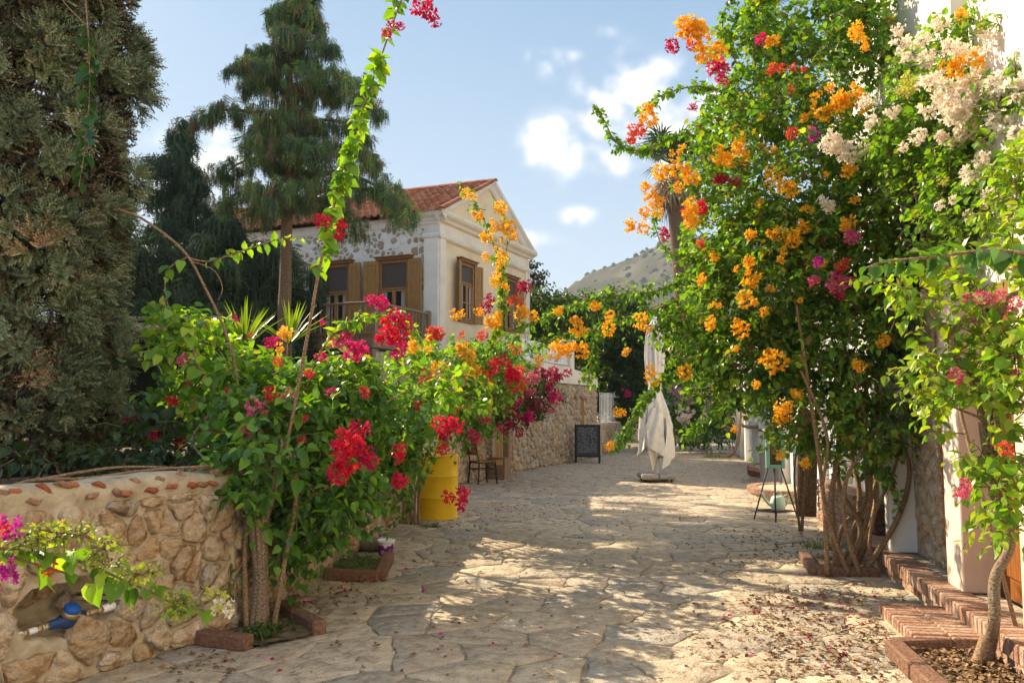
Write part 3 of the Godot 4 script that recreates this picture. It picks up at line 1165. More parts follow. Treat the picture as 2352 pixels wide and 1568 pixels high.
	box(st, x1 * Transform3D(Basis(), Vector3(2.1, 2.08, 0.02)), Vector3(1.4, 0.16, 0.2), 0.02)
	obj("lintel", st, M["woodgrey"], w)
	# low wall past the corner
	w = thing("end_wall", "low plastered stone wall beyond the standing chalkboard", "wall", Vector3(2.75, 0, -27))
	wall_run(w, Vector3(2.75, 0, -27.0), Vector3(4.2, 0, -33.0), 1.05, 0.4, 0.26, 60, func(_c): return rng.randf() < 0.6)

func wall_run(w: Node3D, a: Vector3, b: Vector3, h: float, cu: float, cv: float, most: int, keep: Callable) -> void:
	var xf = fr(a, b - a)
	var l = a.distance_to(b)
	var st := mb()
	box(st, xf * Transform3D(Basis(), Vector3(l * 0.5, h * 0.5 - 0.02, -0.205)), Vector3(l, h, 0.4))
	obj("mortar", st, M["mortar"], w)
	rubble(w, xf, l, h, cu, cv, {"drop": 0.12, "joint": 0.013, "out": 0.03, "rim": 0.22, "lump": 0.03, "tilt": 0.1, "most": most, "keep": keep})

# ---------------------------------------------------------------- the house with the gable
const GX := Vector3(0.391, 0, -0.920)    # along its gable, away from the eye
const SX := Vector3(-0.920, 0, -0.391)   # along its stone side, to the left

func moulding(st: SurfaceTool, xf: Transform3D, length: float, prof: Array, x0 := 0.0) -> void:
	# prof: points (out, up) swept along x
	for i in prof.size() - 1:
		var p = prof[i]
		var q = prof[i + 1]
		var a = Vector3(x0, p.y, p.x)
		var b = Vector3(x0, q.y, q.x)
		var l = Vector3(length, 0, 0)
		quad(st, xf * a, xf * (a + l), xf * (b + l), xf * b, xf.basis * Vector3(0, -(q.x - p.x), q.y - p.y))
	for s in [0.0, 1.0]:
		for i in range(1, prof.size() - 1):
			var l = Vector3(x0 + length * s, 0, 0)
			tri(st, xf * (Vector3(0, prof[0].y, prof[0].x) + l), xf * (Vector3(0, prof[i].y, prof[i].x) + l), xf * (Vector3(0, prof[i + 1].y, prof[i + 1].x) + l), xf.basis.x * (s * 2.0 - 1.0))

# a shuttered casement on a wall frame, from x0 to x1, y0 to y1
func window(parent: Node3D, xf: Transform3D, x0: float, x1: float, y0: float, y1: float, open_l := 0.12, open_r := 0.12, called := "window") -> void:
	var wn := Node3D.new()
	wn.name = called
	parent.add_child(wn, true)
	wn.global_transform = xf * Transform3D(Basis(), Vector3((x0 + x1) * 0.5, y0, 0))
	var w = x1 - x0
	var st := mb()
	for e in [[x0 + 0.04, 0.08], [x1 - 0.04, 0.08]]:
		bxf(st, xf, Vector3(e[0], (y0 + y1) * 0.5, 0.01), Vector3(e[1], y1 - y0, 0.14), 0.01)
	bxf(st, xf, Vector3((x0 + x1) * 0.5, y1 - 0.05, 0.012), Vector3(w - 0.17, 0.1, 0.13), 0.01)
	bxf(st, xf, Vector3((x0 + x1) * 0.5, y0 + 0.04, 0.012), Vector3(w - 0.17, 0.08, 0.13), 0.01)
	var my = lerpf(y0, y1, 0.66)
	bxf(st, xf, Vector3((x0 + x1) * 0.5, my, 0.0), Vector3(w - 0.17, 0.07, 0.1), 0.01)
	obj("frame", st, M["woodbrown"], wn)
	st = mb()
	bxf(st, xf, Vector3((x0 + x1) * 0.5, y1 + 0.035, 0.06), Vector3(w + 0.2, 0.07, 0.2), 0.02)
	bxf(st, xf, Vector3((x0 + x1) * 0.5, y1 + 0.09, 0.07), Vector3(w + 0.28, 0.04, 0.26), 0.01)
	obj("cornice", st, M["woodbrown"], wn)
	st = mb()
	bxf(st, xf, Vector3((x0 + x1) * 0.5, (my + y1) * 0.5 - 0.03, 0.02), Vector3(w - 0.17, y1 - my - 0.14, 0.01))
	obj("blind", st, M["blind"], wn)
	for s in [-1.0, 1.0]:
		var cx = (x0 + x1) * 0.5 + s * (w - 0.17) * 0.25
		var sw = (w - 0.17) * 0.5
		st = mb()
		for e in [-1.0, 1.0]:
			bxf(st, xf, Vector3(cx + e * (sw * 0.5 - 0.03), (y0 + my) * 0.5, 0.04), Vector3(0.055, my - y0 - 0.12, 0.06), 0.008)
		for yy in [y0 + 0.12, lerpf(y0, my, 0.5), my - 0.07]:
			bxf(st, xf, Vector3(cx, yy, 0.038), Vector3(sw - 0.1, 0.04, 0.05), 0.008)
		obj("casement", st, M["wood"], wn)
		st = mb()
		bxf(st, xf, Vector3(cx, (y0 + my) * 0.5, 0.018), Vector3(sw - 0.09, my - y0 - 0.14, 0.01))
		obj("pane", st, M["glass_dark"], wn)
		st = mb(true)
		sheet(st, 10, 1, func(u, v): return xf * Vector3(cx + s * (0.03 + sw * 0.28 * u), lerpf(y0 + 0.1, my - 0.05, v), 0.03 + 0.004 * sin(u * 19.0)), xf.basis.z)
		obj("curtain", st, M["curtain"], wn)
	# shutters folded back against the wall
	for s in [-1.0, 1.0]:
		var hinge = Vector3(x0 if s < 0 else x1, 0, 0.09)
		var ang = -s * (open_l if s < 0 else open_r)
		var hx = xf * Transform3D(Basis(UP, ang), hinge)
		var sw = w * 0.5 - 0.03
		var sh := mb()
		for e in [0.05, sw - 0.05]:
			bxf(sh, hx, Vector3(s * e, (y0 + y1) * 0.5, 0), Vector3(0.1, y1 - y0 - 0.02, 0.045), 0.008)
		for yy in [y0 + 0.08, lerpf(y0, y1, 0.45), y1 - 0.08]:
			bxf(sh, hx, Vector3(s * sw * 0.5, yy, 0.001), Vector3(sw - 0.2, 0.14, 0.042), 0.008)
		for q in [[y0 + 0.15, lerpf(y0, y1, 0.45) - 0.07], [lerpf(y0, y1, 0.45) + 0.07, y1 - 0.15]]:
			bxf(sh, hx, Vector3(s * sw * 0.5, (q[0] + q[1]) * 0.5, 0), Vector3(sw - 0.2, q[1] - q[0], 0.02))
			bxf(sh, hx, Vector3(s * sw * 0.5, (q[0] + q[1]) * 0.5, 0.004), Vector3(sw - 0.28, q[1] - q[0] - 0.1, 0.032), 0.012)
		obj("shutter", sh, M["wood"], wn)

func bxf(st: SurfaceTool, xf: Transform3D, c: Vector3, size: Vector3, bev := 0.0) -> void:
	box(st, xf * Transform3D(Basis(), c), size, bev)

func make_house() -> void:
	var o := Vector3(-2.1, 0, -24.0)
	var h = thing("gabled_house", "two storey house with cream gable, whitewashed stone side and red tiled roof", "house", o)
	var gl := 6.86
	var sl := 11.0
	var eave := 7.08
	var ridge := 8.72
	var ga = Transform3D(Basis(GX, UP, GX.cross(UP)), o)              # gable face: x away, z to the lane
	var sa = Transform3D(Basis(-SX, UP, (-SX).cross(UP)), o)          # stone face: x towards the corner (negative = left), z to the eye
	var st := mb()
	# gable wall with its pediment
	quad(st, ga * Vector3(0, 0, 0), ga * Vector3(gl, 0, 0), ga * Vector3(gl, eave, 0), ga * Vector3(0, eave, 0), ga.basis.z)
	tri(st, ga * Vector3(0, eave, 0), ga * Vector3(gl, eave, 0), ga * Vector3(gl * 0.5, ridge, 0), ga.basis.z)
	# far side and back
	var bk = SX * sl
	quad(st, ga * Vector3(gl, 0, 0), ga * Vector3(gl, 0, 0) + bk, ga * Vector3(gl, eave, 0) + bk, ga * Vector3(gl, eave, 0), GX)
	quad(st, o + bk, ga * Vector3(gl, 0, 0) + bk, ga * Vector3(gl, eave, 0) + bk, o + bk + UP * eave, SX)
	tri(st, o + bk + UP * eave, ga * Vector3(gl, eave, 0) + bk, ga * Vector3(gl * 0.5, ridge, 0) + bk, SX)
	obj("gable_wall", st, M["cream"], h)
	st = mb()
	quad(st, o, o + bk, o + bk + UP * eave, o + UP * eave, sa.basis.z)
	var sw = obj("stone_side", st, M["greywhite"], h)
	# stones showing through the whitewash
	var sxf = Transform3D(sa.basis, o + SX * 6.5)
	rubble(sw, sxf, 6.05, 6.8, 0.21, 0.115, {"mats": ["stone3", "flag3", "concrete", "greywhite", "flag1", "stone4", "greywhite", "stone2"], "drop": 0.26, "joint": 0.017, "out": 0.014, "rim": 0.25, "lump": 0.02, "most": 300, "soft2": true,
		"keep": func(c): return c.y > 3.3 and rng.randf() < 0.95 and not (c.y < 5.98 and ((c.x > 4.04 and c.x < 5.98) or (c.x > 2.1 and c.x < 4.0)))})
	# plaster band under the eaves
	st = mb()
	bxf(st, sa, Vector3(-sl * 0.5, 6.93, 0.01), Vector3(sl, 0.26, 0.05), 0.01)
	obj("eaves_band", st, M["greywhite"], h)
	# corner pilasters
	for e in [0.0, gl - 0.34]:
		st = mb()
		bxf(st, ga, Vector3(e + 0.17, 3.2, 0.02), Vector3(0.36, 6.4, 0.1), 0.015)
		bxf(st, ga, Vector3(e + 0.17, 6.06, 0.025), Vector3(0.39, 0.03, 0.11))
		obj("pilaster", st, M["creamtrim"], h)
	st = mb()
	bxf(st, sa, Vector3(-0.21, 3.2, 0.022), Vector3(0.48, 6.4, 0.1), 0.015)
	bxf(st, sa, Vector3(-0.21, 6.06, 0.027), Vector3(0.51, 0.03, 0.11))
	obj("pilaster", st, M["white"], h)
	# capital mouldings and the entablature
	var cap = [Vector2(0.03, 6.36), Vector2(0.1, 6.4), Vector2(0.12, 6.45), Vector2(0.12, 6.5), Vector2(0.07, 6.54), Vector2(0.03, 6.54)]
	st = mb()
	moulding(st, ga, gl + 0.04, cap, -0.02)
	obj("architrave", st, M["creamtrim"], h)
	st = mb()
	moulding(st, sa, 0.62, cap, -0.5)
	obj("capital", st, M["white"], h)
	var cor = [Vector2(0.02, 6.88), Vector2(0.08, 6.9), Vector2(0.12, 6.97), Vector2(0.24, 7.02), Vector2(0.28, 7.08), Vector2(0.28, 7.16), Vector2(0.0, 7.18)]
	st = mb()
	moulding(st, ga, gl + 0.4, cor, -0.2)
	obj("cornice", st, M["creamtrim"], h)
	st = mb()
	moulding(st, sa, 0.78, cor, -0.52)
	obj("corner_cornice", st, M["white"], h)
	st = mb()
	bxf(st, ga, Vector3(gl * 0.5, 6.68, 0.015), Vector3(gl, 0.28, 0.06), 0.01)
	obj("frieze", st, M["creamtrim"], h)
	# raking cornices
	var rise = atan2(ridge - eave, gl * 0.5)
	for s in [1.0, -1.0]:
		st = mb()
		var p0 = Vector3(-0.22 if s > 0 else gl + 0.22, eave - 0.13, 0)
		var L = (gl * 0.5 + 0.24) / cos(rise)
		var rx = ga * Transform3D(Basis(Vector3(0, 0, 1), rise) if s > 0 else Basis(Vector3(0, 0, 1), -rise), p0)
		var prof = [Vector2(0.02, -0.06), Vector2(0.1, -0.02), Vector2(0.14, 0.05), Vector2(0.24, 0.09), Vector2(0.26, 0.16), Vector2(-0.05, 0.17)]
		moulding(st, rx, L * s, prof)
		obj("raking_cornice", st, M["white"], h)
	# windows
	window(h, sa, -1.92, -0.93, 3.35, 5.84, 0.25, 0.12)
	window(h, sa, -3.9, -2.95, 3.35, 5.84, 1.1, 0.15)
	window(h, ga, 1.27, 2.2, 4.1, 5.92, 0.35, 0.2)
	window(h, ga, 4.66, 5.59, 4.1, 5.92, 0.35, 0.2)
	# roof: decking, tiles, ridge
	var roof := Node3D.new()
	roof.name = "roof"
	h.add_child(roof)
	roof.global_position = o + UP * eave
	var deck := mb()
	var ov := 0.3
	for s in [0.0, 1.0]:
		var e0 = ga * Vector3(-0.25 if s == 0.0 else gl + 0.25, eave + 0.03, 0.22)
		var r0 = ga * Vector3(gl * 0.5, ridge + 0.12, 0.22)
		quad(deck, e0, r0, r0 + SX * (sl + ov), e0 + SX * (sl + ov), UP)
	obj("roof_deck", deck, M["tile2"], roof)
	var e0 = ga * Vector3(-0.34, eave + 0.02, 0.26)
	var r0 = ga * Vector3(gl * 0.5, ridge + 0.15, 0.26)
	var up = (r0 - e0).normalized()
	var nrm = up.cross(SX).normalized()
	if nrm.y < 0:
		nrm = -nrm
	var slope = e0.distance_to(r0)
	var rows = 11
	var cols = 48
	var tw = 0.235
	var tl = slope / rows
	var tm := mb(true)     # an interlocking tile: a roll and a pan
	var pf = [[0.0, 0.015], [0.12, 0.05], [0.27, 0.062], [0.42, 0.05], [0.52, 0.012], [0.75, 0.0], [1.02, 0.014]]
	for i in pf.size() - 1:
		var a = pf[i]
		var b = pf[i + 1]
		var lift = Vector3(0, 0, 0.02)
		var A = Vector3(a[0] * tw, -0.02, a[1]) + lift
		var B = Vector3(b[0] * tw, -0.02, b[1]) + lift
		var C = Vector3(b[0] * tw, tl * 1.06, b[1])
		var D = Vector3(a[0] * tw, tl * 1.06, a[1])
		quad(tm, A, B, C, D, Vector3(0, 0, 1))
		quad(tm, A, B, B - Vector3(0, 0, 0.022), A - Vector3(0, 0, 0.022), Vector3(0, -1, 0))
	var tmesh = fin(tm)
	var tb = Basis(-SX, up, nrm)
	var rest := []
	for c in cols:
		for r in rows:
			var p = e0 + SX * (tw * (c + 1)) + up * (tl * r) + nrm * rf(-0.004, 0.006)
			var xf = Transform3D(tb * Basis(Vector3(0, 0, 1), rf(-0.012, 0.012)), p)
			if c < 27:
				obj("roof_tile", tmesh, M["tile%d" % (rng.randi() % 4)], roof, xf)
			else:
				rest.append(xf)
	many("roof_tiling", tmesh, M["tile1"], rest, [], roof)
	var rg := mb(true)
	for k in 9:
		var a = PI * (k / 8.0) - 0.2
		if k < 8:
			var b = PI * ((k + 1) / 8.0) - 0.2
			quad(rg, Vector3(-cos(a) * 0.13, sin(a) * 0.1, 0), Vector3(-cos(b) * 0.13, sin(b) * 0.1, 0), Vector3(-cos(b) * 0.115, sin(b) * 0.09, 0.36), Vector3(-cos(a) * 0.115, sin(a) * 0.09, 0.36), Vector3(0, 1, 0))
	var rgm = fin(rg)
	for k in 32:
		var xf = Transform3D(Basis(GX, UP, -SX), r0 + SX * (0.34 * (k + 1)) + UP * 0.0)
		obj("ridge_tile", rgm, M["tile%d" % (rng.randi() % 4)], roof, xf)
	# tiles along the raking edge
	for k in 11:
		obj("verge_tile", rgm, M["tile%d" % (rng.randi() % 4)], roof, Transform3D(Basis(SX, nrm, SX.cross(nrm)) * Basis.from_scale(Vector3(0.8, 0.8, 1)), e0 + nrm * 0.03 + up * (0.345 * (k + (0 if SX.cross(nrm).dot(up) > 0 else 1)))))
	# terrace in front of the stone side, with a wooden balustrade
	var tf := Vector3(0, 0, 0)
	var tx = Transform3D(sa.basis, o)      # x towards the corner, z out to the eye
	st = mb()
	bxf(st, tx, Vector3(-4.9, 3.16, 1.55), Vector3(9.4, 0.24, 3.0), 0.02)
	for px in [-0.4, -3.4, -6.4]:
		bxf(st, tx, Vector3(px, 1.52, 2.85), Vector3(0.3, 3.04, 0.3), 0.02)
	obj("terrace", st, M["woodgrey"], h)
	var runs = [[Vector3(-0.24, 0, 0.15), Vector3(-0.24, 0, 2.96)], [Vector3(-0.3, 0, 3.0), Vector3(-9.4, 0, 3.0)]]
	st = mb()
	for r in runs:
		for yy in [4.2, 3.42]:
			bar(st, tx * (r[0] + UP * yy), tx * (r[1] + UP * yy), 0.09 if yy > 4 else 0.07, 0.06, UP, 0.01)
	for p in [runs[0][0], runs[0][1], runs[1][1], Vector3(-4.6, 0, 3.0)]:
		bxf(st, tx, p + UP * 3.78, Vector3(0.13, 1.0, 0.13), 0.01)
	obj("handrail", st, M["woodgrey"], h)
	var bal := mb(true)
	lathe(bal, [Vector2(0.02, 0), Vector2(0.026, 0.1), Vector2(0.018, 0.14), Vector2(0.034, 0.26), Vector2(0.03, 0.36), Vector2(0.016, 0.5), Vector2(0.024, 0.6), Vector2(0.018, 0.64), Vector2(0.024, 0.76)], 8)
	var bm = fin(bal)
	for r in runs:
		var n = int(r[0].distance_to(r[1]) / 0.17)
		for k in range(1, n):
			obj("baluster", bm, M["woodgrey"], h, Transform3D(Basis(), tx * (r[0].lerp(r[1], float(k) / n) + UP * 3.43)))

# ---------------------------------------------------------------- the white building on the right
const RX := Vector3(0.182, 0, -0.983)
const RO := Vector3(3.31, 0, -7.63)

# s along the lane away from the eye, w into the building
func rp(s: float, y: float, w: float) -> Vector3:
	return RO + RX * s + Vector3(0.983, 0, 0.182) * w + UP * y

func rbox(st: SurfaceTool, s0: float, s1: float, y0: float, y1: float, w0: float, w1: float, bev := 0.0) -> void:
	box(st, Transform3D(Basis(RX, UP, Vector3(0.983, 0, 0.182)), rp((s0 + s1) * 0.5, (y0 + y1) * 0.5, (w0 + w1) * 0.5)), Vector3(s1 - s0, y1 - y0, w1 - w0), bev)

func make_right_building() -> void:
	var rb := Basis(RX, UP, Vector3(0.983, 0, 0.182))
	var b = thing("white_building", "two storey white building with stone wall and brick ledge behind the orange bougainvillea", "building", rp(0, 0, 0.3))
	# masonry behind everything
	var st := mb()
	rbox(st, -24.0, -2.52, 0.0, 7.4, 0.36, 6.0)
	rbox(st, -2.52, -1.46, 2.35, 7.4, 0.362, 6.0)
	rbox(st, -1.1, 0.32, 0.0, 7.4, 0.36, 6.0)
	rbox(st, 0.32, 1.42, 2.75, 7.4, 0.358, 6.0)
	rbox(st, 1.42, 3.1, 0.0, 7.4, 0.36, 6.0)
	obj("wall", st, M["white"], b)
	# rough stone face between the jambs
	var sxf = fr(rp(0.28, 0.2, 0.325), -RX)
	st = mb(true)
	sheet(st, 40, 60, func(u, v): return sxf * Vector3(u * 1.36, v * 3.1, 0.012 * noi.get_noise_2d(u * 300.0, v * 700.0) + 0.02 * noi.get_noise_2d(u * 80.0, v * 180.0)), sxf.basis.z)
	obj("limewash", st, M["lime"], b)
	rubble(b, sxf, 1.36, 3.1, 0.3, 0.13, {"drop": 0.12, "joint": 0.014, "out": 0.022, "rim": 0.3, "lump": 0.025, "tilt": 0.08, "mats": ["lime", "lime", "stone0", "stone5", "stone2"]})
	# pilasters and jambs
	for e in [[-1.46, -1.1, 0.17], [-2.9, -2.5, 0.17], [0.28, 0.46, 0.1]]:
		st = mb()
		rbox(st, e[0], e[1], 0.2, 2.66, e[2], 0.4, 0.008)
		obj("pilaster", st, M["pinkish" if e[0] < 0 else "white"], b)
	st = mb()
	rbox(st, -5.5, 3.1, 6.5, 6.62, 0.2, 0.4, 0.02)
	obj("string_course", st, M["white"], b)
	for e in [2.7]:
		st = mb()
		rbox(st, e, e + 0.4, 3.5, 6.5, 0.2, 0.4, 0.01)
		obj("upper_pilaster", st, M["white"], b)
	# brown door in its recess
	st = mb()
	rbox(st, -2.5, -1.46, 0.2, 2.3, 0.42, 0.47)
	for yy in [[0.35, 1.1], [1.25, 2.15]]:
		for ss in [[-2.42, -2.03], [-1.93, -1.54]]:
			rbox(st, ss[0], ss[1], yy[0], yy[1], 0.405, 0.44, 0.012)
	var dr = obj("door", st, M["wooddoor"], b)
	st = mb(true)
	lathe(st, [Vector2(0, 0.0), Vector2(0.02, 0.0), Vector2(0.012, 0.04), Vector2(0.03, 0.06), Vector2(0, 0.085)], 10, Transform3D(rb * Basis(Vector3(1, 0, 0), -PI / 2), rp(-1.98, 1.2, 0.42)))
	obj("door_knob", st, M["brass"], dr)
	st = mb()
	rbox(st, -2.5, -1.46, 2.24, 2.36, 0.34, 0.5, 0.01)
	obj("lintel", st, M["woodbrown"], b)
	# entrance recess beyond the stone face: its floor, back wall and the brick pier facing the eye
	st = mb()
	rbox(st, 0.46, 1.42, 0.0, 2.75, 1.5, 1.6)
	rbox(st, 1.42, 1.55, 0.55, 2.75, 0.3, 1.5)
	obj("recess_wall", st, M["greenwall"], b)
	# ledge: mortar core, rowlock bricks on its edge, stretchers below, slab behind
	st = mb()
	rbox(st, -4.6, 1.4, 0.0, 0.192, 0.03, 0.4)
	rbox(st, 0.46, 1.4, 0.0, 0.19, 0.4, 1.5)
	obj("ledge_bed", st, M["lime"], b)
	var n = 0
	var s = -4.6
	while s < 1.36:
		brick(b, rp(s + 0.034, 0.155, 0.105), rb, Vector3(0.062, 0.105, 0.215))
		s += 0.071
	s = -4.6
	while s < 1.3:
		brick(b, rp(s + 0.11, 0.065, 0.07), rb, Vector3(0.212, 0.062, 0.105))
		s += 0.224
	# brick terrace past the recess
	st = mb()
	rbox(st, 1.47, 3.75, 0.0, 0.55, 0.035, 1.5)
	obj("terrace_bed", st, M["lime"], b)
	for r in 7:
		var yy = 0.035 + r * 0.074
		s = 1.45 + (0.11 if r & 1 else 0.0)
		while s < 3.6:
			brick(b, rp(s + 0.11, yy, 0.065), rb, Vector3(0.212, 0.062, 0.1))
			s += 0.223
		var w = 0.12 + (0.11 if r & 1 else 0.0)
		while w < 1.3:
			brick(b, rp(1.455, yy + 0.0, w + 0.1), Basis(Vector3(0.983, 0, 0.182), UP, -RX), Vector3(0.212, 0.062, 0.1), 1)
			w += 0.223
	s = 1.47
	while s < 3.7:
		brick(b, rp(s + 0.034, 0.565, 0.12), rb, Vector3(0.064, 0.06, 0.215))
		s += 0.072
	# wall lantern under the boughs
	var l = thing("wall_lantern", "dark iron lantern on the white wall behind the pale bougainvillea", "lantern", rp(-0.9, 3.0, 0.1))
	st = mb()
	bar(st, rp(-0.9, 3.12, 0.34), rp(-0.9, 3.18, 0.08), 0.025, 0.025)
	obj("bracket", st, M["iron"], l)
	st = mb()
	var lx = Transform3D(rb, rp(-0.9, 2.8, 0.08))
	lathe(st, [Vector2(0, 0.36), Vector2(0.03, 0.34), Vector2(0.14, 0.25), Vector2(0.15, 0.22), Vector2(0, 0.22)], 6, lx)
	lathe(st, [Vector2(0, 0.0), Vector2(0.07, 0.0), Vector2(0.075, 0.03), Vector2(0, 0.03)], 6, lx)
	for k in 6:
		var d = Vector3(cos(TAU * k / 6), 0, sin(TAU * k / 6))
		bar(st, lx * (d * 0.07 + UP * 0.02), lx * (d * 0.115 + UP * 0.23), 0.014, 0.014)
	obj("lamp_cage", st, M["iron"], l)
	st = mb()
	lathe(st, [Vector2(0.06, 0.03), Vector2(0.105, 0.22)], 6, lx)
	obj("pane", st, M["glass_dark"], l)

	# lower row of rooms farther along
	var f = thing("row_of_shops", "low white row of rooms with grey blue doors, far right of the lane", "building", rp(12, 0, 0.3))
	st = mb()
	rbox(st, 3.1, 21.0, 0.0, 3.5, 0.42, 5.0)
	obj("wall", st, M["white"], f)
	st = mb()
	rbox(st, 3.1, 21.0, 3.42, 3.62, 0.12, 0.6, 0.03)
	obj("cornice", st, M["white"], f)
	for e in [3.5, 5.1, 6.9, 9.3, 11.2, 13.4, 15.6, 17.6, 19.4, 20.8]:
		st = mb()
		rbox(st, e, e + 0.32, 0.0, 3.42, 0.28, 0.46, 0.01)
		obj("pilaster", st, M["white"], f)
	for e in [[4.0, 4.9], [7.5, 8.6], [11.7, 12.7], [16.1, 17.1]]:
		st = mb()
		rbox(st, e[0], e[1], 0.3, 2.5, 0.385, 0.44)
		for k in 2:
			rbox(st, lerpf(e[0], e[1], 0.5 * k) + 0.08, lerpf(e[0], e[1], 0.5 * k + 0.5) - 0.08, 0.45, 1.2, 0.365, 0.4, 0.01)
			rbox(st, lerpf(e[0], e[1], 0.5 * k) + 0.08, lerpf(e[0], e[1], 0.5 * k + 0.5) - 0.08, 1.35, 2.35, 0.365, 0.4, 0.01)
		obj("door", st, M["bluedoor"], f)
	for e in [[9.75, 10.9], [14.0, 15.2]]:
		var wn = Node3D.new()
		wn.name = "window"
		f.add_child(wn, true)
		wn.global_position = rp(e[0], 1.2, 0.4)
		st = mb()
		for q in 4:
			var sx = lerpf(e[0], e[1], q / 3.0)
			rbox(st, sx - 0.03, sx + 0.03, 1.15, 2.5, 0.36, 0.43)
		for yy in [1.15, 1.8, 2.5]:
			rbox(st, e[0], e[1], yy - 0.03, yy + 0.03, 0.363, 0.428)
		obj("frame", st, M["paintwhite"], wn)
		st = mb()
		rbox(st, e[0], e[1], 1.15, 2.5, 0.395, 0.415)
		obj("pane", st, M["curtain"], wn)
		st = mb(true)
		rbox(st, e[0] - 0.2, e[1] + 0.3, 1.02, 1.09, 0.02, 0.4, 0.02)
		obj("sill", st, M["woodgrey"], wn)
	st = mb()
	rbox(st, 9.7, 10.95, 2.1, 2.16, 0.1, 0.4, 0.01)
	obj("shelf", st, M["woodgrey"], f)
	# rounded brick steps before its doors
	for e in [[7.0, 0.8, 0.2, "brick doorstep with a worn rounded front, nearer of the two far steps"], [10.4, 0.5, 0.34, "taller brick doorstep below the stone window sill, the farther far step"]]:
		var stp = thing("brick_step", e[3], "step", rp(e[0], 0, -0.2))
		st = mb(true)
		st.set_smooth_group(-1)
		var rim := []
		for k in 13:
			var a = PI * k / 12.0
			rim.append(Vector2(-cos(a) * 0.85, -pow(sin(a), 0.6) * e[1]))
		for k in 12:
			var p0 = rp(e[0] + rim[k].x, 0, 0.25 + rim[k].y)
			var p1 = rp(e[0] + rim[k + 1].x, 0, 0.25 + rim[k + 1].y)
			tri(st, rp(e[0], e[2] - 0.02, 0.25), p0 + UP * (e[2] - 0.02), p1 + UP * (e[2] - 0.02), UP)
			quad(st, p0, p1, p1 + UP * (e[2] - 0.02), p0 + UP * (e[2] - 0.02), p0 - rp(e[0], 0, 0.3))
		obj("bed", st, M["lime"], stp)
		for k in 34:
			var a = PI * (k + 0.5) / 34.0
			var q = Vector2(-cos(a) * 0.8, -pow(sin(a), 0.6) * (e[1] - 0.04))
			var c = rp(e[0] + q.x, 0, 0.25 + q.y)
			var dd = (c - rp(e[0], 0, 0.25)).normalized()
			brick(stp, c + UP * (e[2] - 0.045), Basis(UP.cross(dd), UP, dd), Vector3(0.062, 0.09, 0.16))
			if e[2] > 0.3:
				brick(stp, c + UP * (e[2] - 0.15), Basis(UP.cross(dd), UP, dd), Vector3(0.062, 0.1, 0.14), 1)

